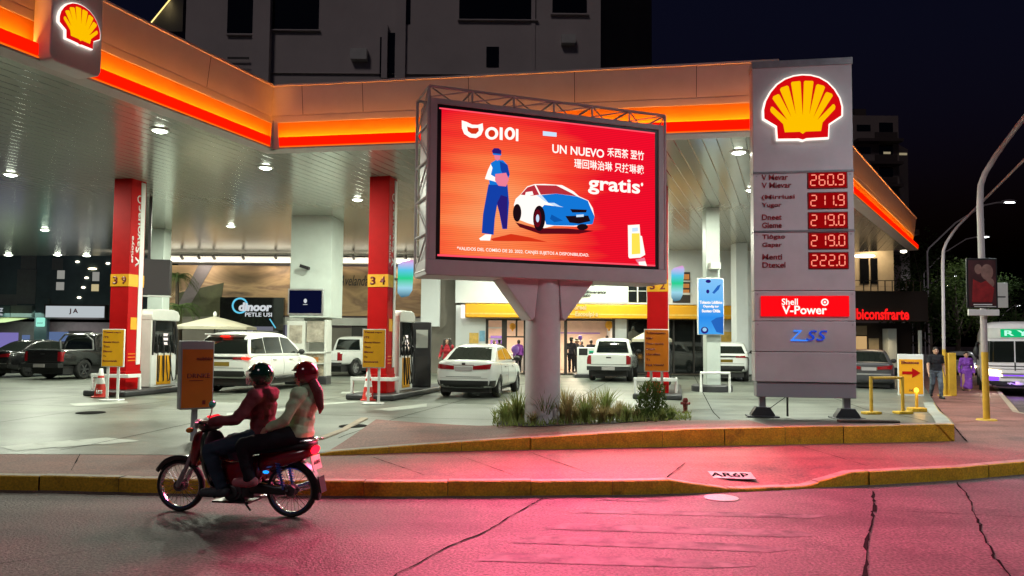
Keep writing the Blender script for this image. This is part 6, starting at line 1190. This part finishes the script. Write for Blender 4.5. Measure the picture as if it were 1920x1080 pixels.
def human(root, J, mats, head_rot=None, curl=.35, vox=.011, palm=None, female=False, dress=False, shoes=True, long_sleeve=True, face=True, k=1.0):
    """one continuous body (head to feet, hands with fingers) plus garments that follow it"""
    lf = J['hipL']-J['hipR']; B = basis(J['chest']-J['pelvis'], lf); sw = .88 if female else 1.0
    def torso(mb, g_):
        mb.ell(J['pelvis'], (.115+g_, .165+g_, .125+g_), B); mb.ell(J['pelvis'].lerp(J['chest'], .45), (.10+g_, (.125 if female else .14)+g_, .15+g_), B); mb.ell(J['chest'], (.115+g_, .16*sw+g_, .165+g_), B)
        mb.cap(J['shL'], J['shR'], .062+g_, .062+g_); mb.cap(J['chest']+B @ V(0, 0, .06), J['neck'], .085+g_, .06+g_)
        if female: [mb.ell(J['chest']+B @ V(.085, s_*.07, -.02), .062+g_) for s_ in (-1, 1)]
    def arms(mb, g_, t1=1.0):
        for s_ in 'LR':
            a, b, c = J['sh'+s_], J['el'+s_], J['wr'+s_]; mb.cap(a, b if t1 > .6 else a.lerp(b, .62), .055*sw+g_, .042*sw+g_)
            if t1 > .6: mb.cap(b, b.lerp(c, .35), .042*sw+g_, .042*sw+g_); mb.cap(b.lerp(c, .35), b.lerp(c, t1), .042*sw+g_, .029+g_)
    def legs(mb, g_):
        for s_ in 'LR':
            a, b, c = J['hip'+s_], J['kn'+s_], J['an'+s_]; mb.cap(a, b, .088+g_, .06+g_); mb.cap(b, b.lerp(c, .3), .058+g_, .058+g_); mb.cap(b.lerp(c, .3), c, .058+g_, .038+g_)
    def feet(mb, g_):
        for s_ in 'LR': c, t = J['an'+s_], J['to'+s_]; d = (t-c); d.z = 0; d.normalize(); hz = Vector((c.x, c.y, t.z)); mb.cap(c, hz+V(0, 0, .03), .038+g_, .04+g_); mb.cap(hz-d*.045+V(0, 0, .01), t, .036+g_, .033+g_); mb.cap(hz, t-d*.03+d.cross(V(0, 0, 1))*.012, .036+g_, .036+g_)
    HR = head_rot or Matrix.Identity(3); H = J['head']; h_ = lambda x, y, z: H+HR @ V(x, y, z)
    mb = MB(); torso(mb, 0); arms(mb, 0); legs(mb, 0); feet(mb, 0)
    mb.cap(J['neck'], h_(-.015, 0, -.06), .054*sw+.003, .05*sw+.003); mb.ell(h_(-.01, 0, .03), (.092, .074, .088), HR); mb.ell(h_(.012, 0, -.025), (.078, .064, .085), HR); mb.ell(h_(.035, 0, -.085), (.038, .038, .03), HR)
    mb.cap(h_(.083, 0, .015), h_(.105, 0, -.022), .010, .015, 8); mb.cap(h_(.082, -.04, .032), h_(.082, .04, .032), .013, .013, 8); mb.cap(h_(.078, -.018, -.053), h_(.078, .018, -.053), .012, .012, 8)
    for s_ in (-1, 1): mb.ell(h_(-.005, s_*.076, -.005), (.024, .012, .034), HR)
    for s_, sd in (('L', 1), ('R', -1)):
        d = J['wr'+s_]-J['el'+s_]; pn = (palm or {}).get(s_) or V(0, -sd, 0); hand(mb, J['wr'+s_], (palm or {}).get('d'+s_, d), pn, sd, curl)
    obj('body', remesh(mb, vox, 2), mats['skin'], root)
    if face:
        for s_ in (-1, 1): g = MB(); g.ell(h_(.079, s_*.031, .008), (.009, .013, .008), HR, 8, 6); g.build('eye', 'eye_dark', root)
        g = MB(); g.cap(h_(.089, -.017, -.054), h_(.089, .017, -.054), .006, .006, 6); g.build('mouth', 'lip', root)
    mb = MB(); torso(mb, .016); arms(mb, .014, .97 if long_sleeve else .5)
    if 'hood' in mats: mb.cap(J['neck']+B @ V(-.085, -.06, -.01), J['neck']+B @ V(-.085, .06, -.01), .042, .042); mb.cap(J['neck']+B @ V(-.08, -.06, .0), J['neck']+B @ V(.04, -.07, -.02), .034, .028); mb.cap(J['neck']+B @ V(-.08, .06, 0), J['neck']+B @ V(.04, .07, -.02), .034, .028); mb.ell(J['neck']+B @ V(-.10, 0, -.06), (.05, .09, .06), B)
    if dress:
        for s_ in 'LR': mb.cap(J['hip'+s_], J['an'+s_]+V(0, 0, .16), .105, .09)
        mb.cap(J['pelvis'], (J['anL']+J['anR'])*.5+V(0, 0, .18), .13, .12)
    obj(mats.get('top_name', 'shirt'), crumple(remesh(mb, vox*1.1, 2)), mats['top'], root)
    if not dress:
        mb = MB(); mb.ell(J['pelvis']+B @ V(0, 0, -.02), (.13, .178, .12), B); legs(mb, .013); obj('trousers', crumple(remesh(mb, vox*1.1, 2)), mats['legs'], root)
    if shoes:
        mb = MB(); feet(mb, .012); obj('shoes', remesh(mb, vox, 1), mats['shoe'], root)
    if 'hair' in mats:
        mb = MB(); mb.ell(h_(-.02, 0, .045), (.098, .084, .088), HR); mb.ell(h_(-.045, 0, .0), (.075, .08, .09), HR)
        if mats.get('long'):
            for s_ in (-1, 1): mb.cap(h_(-.02, s_*.085, .05), h_(.0, s_*.13, -.24), .065, .07)
            mb.cap(h_(-.07, 0, 0), h_(-.1, 0, -.24), .08, .07)
        obj('hair', remesh(mb, vox*1.2, 2), mats['hair'], root)
def stand(h=1.72, walk=0.0, arm=.12, elbow=.0):
    s_ = h/1.72; J = dict(pelvis=V(0, 0, .95), chest=V(.0, 0, 1.27), neck=V(0, 0, 1.46), head=V(.02, 0, 1.60), shL=V(0, .175, 1.40), shR=V(0, -.175, 1.40), hipL=V(0, .095, .92), hipR=V(0, -.095, .92))
    for k, sd, w in (('L', 1, walk), ('R', -1, -walk)):
        J['el'+k] = V(-w*.3-.02, sd*(.22+arm*.3), 1.12); J['wr'+k] = V(-w*.4+.06+elbow*.12, sd*(.23+arm*.3), .87+elbow*.2); J['kn'+k] = V(w*.45+.03+abs(w)*.1, sd*.1, .50); J['an'+k] = V(w*.75-(.12 if w < 0 else 0), sd*.1, .09+(.06 if w < 0 else 0)); J['to'+k] = J['an'+k]+V(.17, sd*.03, -.055)
    return {k: v*s_ for k, v in J.items()}
def person(px, py, z, h, face_deg, mats, lbl, group=None, walk=0, Y=None, vox=.014, **kw):
    q = GZ(px, py, z) if Y is None else V(PY(px, py, Y).x, Y, z); root = thing('person', lbl, 'person', q, R(face_deg), group); human(root, stand(h, walk, kw.pop('arm', .12), kw.pop('elbow', 0)), mats, vox=vox, **kw); return root
person(1756, 747, .16, 1.62, -105, dict(skin='skin', top='black_cloth', legs='jeans_blue', shoe='black_plastic', hair='hair_dark'), 'man in black short sleeved top and jeans walking along the right pavement', walk=.22, long_sleeve=False)
person(1813, 738, .05, 1.55, -110, dict(skin='skin', top='purple_cloth', legs='purple_cloth', shoe='black_plastic', hair='hair_dark', top_name='dress'), 'person in long purple dress standing near the bus', dress=True, female=True, walk=.05)
person(838, 700, .28, 1.68, -95, dict(skin='skin', top='red_cloth', legs='dark_cloth', shoe='black_plastic', hair='hair_dark', long=True), 'woman with long dark hair and red top standing behind the white saloon car', Y=27, female=True, elbow=.8)
for px, Y, h, f, t_, l in ((1071, 36.9, 1.74, 60, 'dark_cloth', 'person in dark clothes and wide hat just inside the shop doorway'), (1090, 38.2, 1.6, 150, 'black_cloth', 'person in black standing in the middle of the shop doorway'), (1108, 37.6, 1.66, 100, 'dark_cloth', 'person in dark clothes nearest the pickup inside the shop doorway'), (936, 38.0, 1.66, 90, 'grey_cloth', 'dark haired person inside the left shop window'), (926, 39, 1.6, 40, 'black_cloth', 'person at the far left inside the shop window'), (1082, 37.4, 1.68, 200, 'grey_cloth', 'person in grey right behind the one with the wide hat in the shop'), (1138, 38.6, 1.9, 100, 'black_cloth', 'tall person in black at the right side of the shop doorway'), (972, 37.3, 1.62, 120, 'purple_cloth', 'person in purple top by the right pane of the left shop window')):
    r_ = person(px, 702, .32, h, f, dict(skin='skin_dark', top=t_, legs='black_cloth', shoe='black_plastic', hair='hair_dark'), l, Y=Y, vox=.02, group='shop customers')
    if 'hat' in l: g = MB(); g.lathe([(.2, 1.60*h/1.72+.04), (.1, 1.60*h/1.72+.07), (.09, 1.60*h/1.72+.15), (0, 1.60*h/1.72+.17)], (.02, 0, 0), n=18); g.build('hat', 'olive_paint', r_)

# motorcycle: local x forward from the rear axle, y left, z up
ra, fa = GZ(546, 969, 0), GZ(338, 958, 0); dv = fa-ra; WB = 1.235; ks = dv.length/WB; hd = math.atan2(dv.y, dv.x)
mat('moto_red', (.20, .008, .014), .2, coat=.8, var=.1); mat('moto_black', (.012, .014, .014), .3, coat=.3); mat('moto_green', (.010, .035, .028), .3, coat=.4); mat('engine_grey', (.10, .10, .10), .45, metal=.6, var=.3); mat('chrome', (.6, .6, .6), .15, metal=1); mat('seat_black', (.012, .012, .013), .6); mat('spring_blue', (.02, .12, .5), .3); emi('tail_glow', 'ff1830', 3.0); emi('dash_red', 'ff2030', 1.6); emi('blue_spark', '2090ff', 1.6); mat('mirror_green', (.02, .32, .22), .15, coat=.5); mat('amber_clear', (.5, .2, .02), .2)
bike = thing('motorcycle', 'dark red small motorcycle with spoked wheels carrying two riders along the kerb', 'motorcycle', ra, hd); bike.scale = (ks, ks, ks)
WR = .266
def moto_wheel(x):
    g = MB(); g.lathe([(WR*.86, -.03), (WR*.93, -.038), (WR*.99, -.022), (WR, 0), (WR*.99, .022), (WR*.93, .038), (WR*.86, .03)], (0, 0, 0), 'y', 44, True); t = g.build('wheel', 'rubber', bike, loc=(x, 0, WR))
    g = MB(); g.lathe([(WR*.86, -.026), (WR*.80, -.02), (WR*.79, 0), (WR*.80, .02), (WR*.86, .026)], (0, 0, 0), 'y', 44, True); g.build('rim', 'chrome', t)
    g = MB()
    for k in range(32):
        a = 2*math.pi*k/32; b = a+(.32 if k % 2 else -.32); s_ = 1 if k % 4 < 2 else -1; g.tube([(math.cos(b)*.05, s_*.035, math.sin(b)*.05), (math.cos(a)*WR*.81, 0, math.sin(a)*WR*.81)], .0022, 4, False)
    g.build('spokes', 'chrome', t); g = MB(); g.lathe([(.0, -.05), (.055, -.05), (.06, -.03), (.045, 0), (.06, .03), (.055, .05), (0, .05)], (0, 0, 0), 'y', 20); g.build('hub', 'engine_grey', t); return t
moto_wheel(0); moto_wheel(WB)
g = MB(); g.cyl((WB, .062, WR), (WB-.075, .06, WR+.16), .026, 10); g.cyl((WB, -.062, WR), (WB-.075, -.06, WR+.16), .026, 10)
for s_ in (-1, 1): g.cyl((WB-.07, s_*.06, WR+.14), (WB-.20, s_*.05, .74), .020, 10)
g.cyl((WB, -.07, WR), (WB, .07, WR), .012, 8); g.build('front_fork', 'steel', bike)
def fender(cx, r, a0, a1, w, name, m, n=14, lift=0):
    g = MB(); P_ = []
    for i in range(n+1):
        a = R(lerp(a0, a1, i/n)); rr = r+lift*(i/n)**2; c = V(cx+math.cos(a)*rr, 0, WR+math.sin(a)*rr); nrm = V(math.cos(a), 0, math.sin(a)); ww = w*(.55+.45*math.sin(math.pi*min(1, max(.08, i/n))))
        P_ += [c-V(0, ww, 0)-nrm*.045, c-V(0, ww*.75, 0), c, c+V(0, ww*.75, 0), c+V(0, ww, 0)-nrm*.045]
    g.add(P_, [(i*5+k, i*5+k+1, (i+1)*5+k+1, (i+1)*5+k) for i in range(n) for k in range(4)]); o = g.build(name, m, bike, ang=60); md = o.modifiers.new('t', 'SOLIDIFY'); md.thickness = .008; return o
fender(WB, .315, 28, 122, .062, 'front_fender', 'moto_black', lift=.0); fender(0, .31, 70, 196, .06, 'rear_fender', 'moto_black')
g = MB(); g.box((-.325, 0, .34), (.012, .13, .16), Matrix.Rotation(R(12), 3, 'Y')); g.build('mud_flap', 'rubber', bike)
def bloft(name, sts, m, n2=2, org='x'):
    def sec(x, hw, z0, z1): h = z1-z0; return [(0, z0), (hw*.7, z0+.02*h), (hw*.98, z0+.25*h), (hw, z0+.55*h), (hw*.85, z0+.85*h), (hw*.5, z1), (0, z1+.006)]
    return obj(name, bake_mb(loft(sts, sec), n2), m, bike)
bloft('tail_body', [(.36, .07, .48, .68), (.30, .125, .47, .71), (.16, .14, .51, .735), (0, .135, .565, .75), (-.12, .115, .61, .765), (-.2, .085, .655, .775), (-.235, .05, .69, .77)], 'moto_red')
bloft('main_body', [(.95, .05, .50, .66), (.86, .075, .42, .62), (.74, .10, .34, .585), (.6, .12, .28, .58), (.48, .13, .275, .62), (.36, .13, .33, .66), (.29, .1, .42, .66)], 'moto_red')
bloft('seat', [(.56, .06, .62, .69), (.46, .10, .645, .745), (.3, .13, .68, .785), (.1, .135, .70, .79), (.04, .14, .715, .82), (-.14, .135, .74, .835), (-.26, .10, .765, .825)], 'seat_black')
# leg shield and front cowl, lofted upwards
def vloft(name, sts, m):
    g = MB(); rings = [[(x+t*.5*math.cos(a)+(-.10*abs(math.sin(a))**2*(w/.2)), w*math.sin(a), z) for a in [2*math.pi*k/20 for k in range(20)]] for z, x, w, t in sts]; n = 20
    vs = [p for r_ in rings for p in r_]; g.add(vs, [(i*n+k, (i+1)*n+k, (i+1)*n+(k+1) % n, i*n+(k+1) % n) for i in range(len(rings)-1) for k in range(n)]+[tuple(range(n)), tuple((len(rings)-1)*n+k for k in range(n))[::-1]]); return g.build(name, m, bike, sub=1, ang=80)
vloft('leg_shield', [(.29, .86, .13, .05), (.36, .885, .19, .06), (.52, .94, .24, .065), (.68, .965, .235, .07), (.82, .96, .18, .09), (.92, .94, .12, .10)], 'moto_green')
vloft('front_cowl', [(.50, 1.075, .055, .07), (.56, 1.085, .095, .12), (.66, 1.06, .115, .16), (.80, 1.03, .11, .17), (.92, .99, .10, .16)], 'moto_red')
vloft('handlebar_cowl', [(.90, .95, .10, .14), (.95, .96, .17, .20), (1.01, .94, .19, .22), (1.05, .90, .15, .16), (1.065, .88, .08, .08)], 'moto_black')
g = MB(); g.ell((1.055, 0, .975), (.03, .075, .055)); g.build('headlight', 'lamp_clear', bike)
g = MB(); g.box((.845, .03, 1.062), (.08, .20, .012), Matrix.Rotation(R(-22), 3, 'Y')); g.build('instrument_panel', 'dash_red', bike)
g = MB(); g.tube([(.80, .37, 1.035), (.83, .22, 1.02), (.87, .0, .99), (.83, -.22, 1.02), (.80, -.37, 1.035)], .011, 8); g.build('handlebar', 'steel', bike)
for s_ in (-1, 1):
    g = MB(); g.cyl((.80, s_*.375, 1.035), (.815, s_*.26, 1.028), .0175, 10); g.build('grip', 'rubber', bike)
    g = MB(); g.tube([(.87, s_*.36, 1.035), (.885, s_*.2, 1.02)], .005, 6); g.build('brake_lever', 'steel', bike)
    g = MB(); g.tube([(.80, s_*.23, 1.04), (.74, s_*.28, 1.14), (.70, s_*.33, 1.205)], .006, 6); st_ = g.build('mirror_stem', 'steel', bike)
    g = MB(); g.ell((.69, s_*.345, 1.235), (.022, .055, .04)); g.build('mirror', 'mirror_green', bike); g = MB(); g.ell((1.03, s_*.19, .93), (.03, .05, .03)); g.build('indicator', 'amber_clear', bike)
    g = MB(); g.cyl((.40, s_*.12, .36), (.40, s_*.24, .36), .014, 8); g.build('passenger_peg', 'rubber', bike); g = MB(); g.cyl((.70, s_*.10, .235), (.70, s_*.25, .235), .016, 8); g.build('foot_peg', 'rubber', bike)
    g = MB(); g.tube([(.42, s_*.075, .34), (.2, s_*.085, .31), (0, s_*.075, WR)], .02, 8); g.build('swing_arm', 'moto_black', bike)
    g = MB(); g.cyl((.10, s_*.115, .62), (.045, s_*.10, .31), .011, 8); sp0, sp1 = V(.098, s_*.115, .60), V(.055, s_*.103, .36); g.tube([sp0.lerp(sp1, i/60)+V(math.cos(i*.9)*.026, math.sin(i*.9)*.026, 0) for i in range(61)], .006, 5); g.build('shock_absorber', 'spring_blue', bike)
g = MB(); g.cyl((.60, -.09, .26), (.60, .10, .26), .105, 18); g.cyl((.72, 0, .29), (.86, 0, .33), .075, 14); g.box((.50, 0, .28), (.26, .16, .16)); g.cyl((.60, .10, .26), (.60, .125, .26), .075, 18); g.build('engine', 'engine_grey', bike, bevel=.01)
g = MB(); g.tube([(.74, -.06, .24), (.62, -.10, .165), (.4, -.13, .17), (.2, -.14, .21)], .02, 8); g.tube([(.25, -.14, .20), (-.05, -.15, .30), (-.25, -.15, .37)], .042, 12); g.build('exhaust', 'chrome', bike); g = MB(); g.b2((.02, .07, .25), (.42, .10, .34)); g.build('chain_case', 'moto_black', bike, bevel=.02)
g = MB(); g.box((.60, 0, .155), (.4, .26, .02)); g.cyl((.5, .09, .2), (.36, .16, .09), .011, 6); g.build('stand', 'moto_black', bike); g = MB(); g.tube([(.05, .09, .80), (-.15, .13, .84), (-.29, .08, .85), (-.29, -.08, .85), (-.15, -.13, .84), (.05, -.09, .80)], .011, 8); g.build('grab_rail', 'chrome', bike)
g = MB(); g.ell((-.245, 0, .735), (.035, .075, .05), Matrix.Rotation(R(-20), 3, 'Y')); g.build('tail_light', 'tail_glow', bike); lamp('lamp', 'POINT', bike, (-.34, 0, .74), 3, (1, .05, .06), .05)
pt_ = MB().box((-.255, 0, .60), (.01, .20, .15), Matrix.Rotation(R(14), 3, 'Y')).build('number_plate', 'plate_white', bike); text('plate_lettering', 'A0I5', 'black_plastic', pt_, .15, .06, (-.263, 0, .60), .002, .02, rot=(90, 0, -90))
g = MB(); g.ell((.21, .145, .50), (.035, .012, .018)); g.build('side_reflector', 'blue_spark', bike)
def helmet(root, H, HR, m, vis=None):
    g = MB(); g.ell((0, 0, 0), (.134, .118, .130), None, 28, 18); keep = []
    for f in g.f:
        c = sum((Vector(g.v[i]) for i in f), Vector())/len(f)
        if c.z < -.098 or (c.x > .042 and c.z < .042 and abs(c.y) < .098): continue
        keep.append(f)
    g.f = keep; g.m = [0]*len(keep); o = g.build('helmet', m, root, ang=80); o.location = H; o.rotation_euler = HR.to_euler(); md = o.modifiers.new('s', 'SOLIDIFY'); md.thickness = .022; md.offset = -1
    g = MB(); g.tube([(.134*math.cos(a)*.97, .117*math.sin(a), .05) for a in [R(-70+10*i) for i in range(15)]], .006, 6); g.build('rim_band', 'black_plastic', o)
    g = MB(); g.tube([(.05, s_*.112, -.06) if 0 else (.02, s_*.11, -.09) for s_ in (-1,)]+[(.05, 0, -.165)]+[(.02, .11, -.09)], .008, 6); g.build('chin_strap', 'black_plastic', o)
    if vis:
        g = MB(); P_ = []
        for i in range(13):
            for j in range(5): a = R(-72+12*i); z = lerp(-.085, .05, j/4); P_.append((.146*math.cos(a)+.008, .126*math.sin(a), z))
        g.add(P_, [(i*5+j, (i+1)*5+j, (i+1)*5+j+1, i*5+j+1) for i in range(12) for j in range(4)]); g.build('visor', 'visor', o, ang=80)
def rider(lbl, J, mats, hm, head_yaw=0, head_pitch=0, vis=None, tail=False, **kw):
    J = {k: V(v.x, v.y, v.z*.92) for k, v in J.items()}
    r_ = thing('person', lbl, 'person', ra, hd, 'motorcycle riders'); r_.scale = (ks, ks, ks); HR = Matrix.Rotation(R(head_yaw), 3, 'Z') @ Matrix.Rotation(R(head_pitch), 3, 'Y'); human(r_, J, mats, head_rot=HR, vox=.0095, **kw); helmet(r_, J['head']+HR @ V(-.008, 0, .035), HR, hm, vis)
    if tail:
        mb = MB(); h = J['head']; mb.cap(h+V(-.10, .02, -.05), h+V(-.155, .03, -.14), .05, .055); mb.cap(h+V(-.155, .03, -.14), h+V(-.19, .03, -.30), .055, .035); mb.cap(h+V(-.19, .03, -.30), h+V(-.18, .03, -.36), .03, .012); obj('ponytail', remesh(mb, .012, 3), 'hair_red', r_)
    return r_
for o_ in bike.children:
    if o_.name.split('.')[0] not in ('wheel', 'front_fender', 'rear_fender', 'front_fork', 'swing_arm', 'mud_flap'): o_.scale.z = .925; 
    if o_.type == 'LIGHT': o_.location.z *= .925
J1 = dict(pelvis=V(.33, 0, .88), chest=V(.335, 0, 1.19), neck=V(.335, 0, 1.37), head=V(.375, 0, 1.505), shL=V(.335, .18, 1.32), shR=V(.335, -.18, 1.32), elL=V(.47, .275, 1.07), elR=V(.48, -.275, 1.08), wrL=V(.715, .315, 1.055), wrR=V(.715, -.315, 1.055),
   hipL=V(.37, .10, .86), hipR=V(.37, -.10, .86), knL=V(.80, .20, .72), knR=V(.80, -.20, .76), anL=V(.655, .20, .335), anR=V(.655, -.2, .335), toL=V(.84, .215, .27), toR=V(.84, -.215, .27))
rider('motorcycle driver in maroon hooded top, dark jeans and dark green helmet', J1, dict(skin='skin', top='hoodie_maroon', legs='jeans_navy', shoe='shoe_grey', hood=1, top_name='hooded_top'), 'helmet_green', 0, 4, True, curl=1.05, palm={'L': V(0, 0, -1), 'R': V(0, 0, -1), 'dL': V(.95, -.05, -.05), 'dR': V(.95, .05, -.05)})
J2 = dict(pelvis=V(-.08, 0, .925), chest=V(-.12, 0, 1.225), neck=V(-.135, 0, 1.395), head=V(-.115, 0, 1.525), shL=V(-.12, .165, 1.345), shR=V(-.12, -.165, 1.345), elL=V(-.04, .245, 1.085), elR=V(-.03, -.245, 1.085), wrL=V(.165, .19, .985), wrR=V(.165, -.19, .985),
   hipL=V(-.04, .10, .90), hipR=V(-.04, -.10, .90), knL=V(.40, .27, .80), knR=V(.40, -.27, .80), anL=V(.335, .235, .455), anR=V(.335, -.235, .455), toL=V(.47, .245, .40), toR=V(.47, -.245, .40))
rider('motorcycle passenger in pale green sweater with dark red helmet and long ponytail', J2, dict(skin='skin', top='sweater_green', legs='black_cloth', shoe='shoe_pink', top_name='sweater'), 'helmet_red', 6, 6, None, True, curl=.5, female=True, palm={'L': V(.1, -.6, -.7), 'R': V(.1, .6, -.7)})
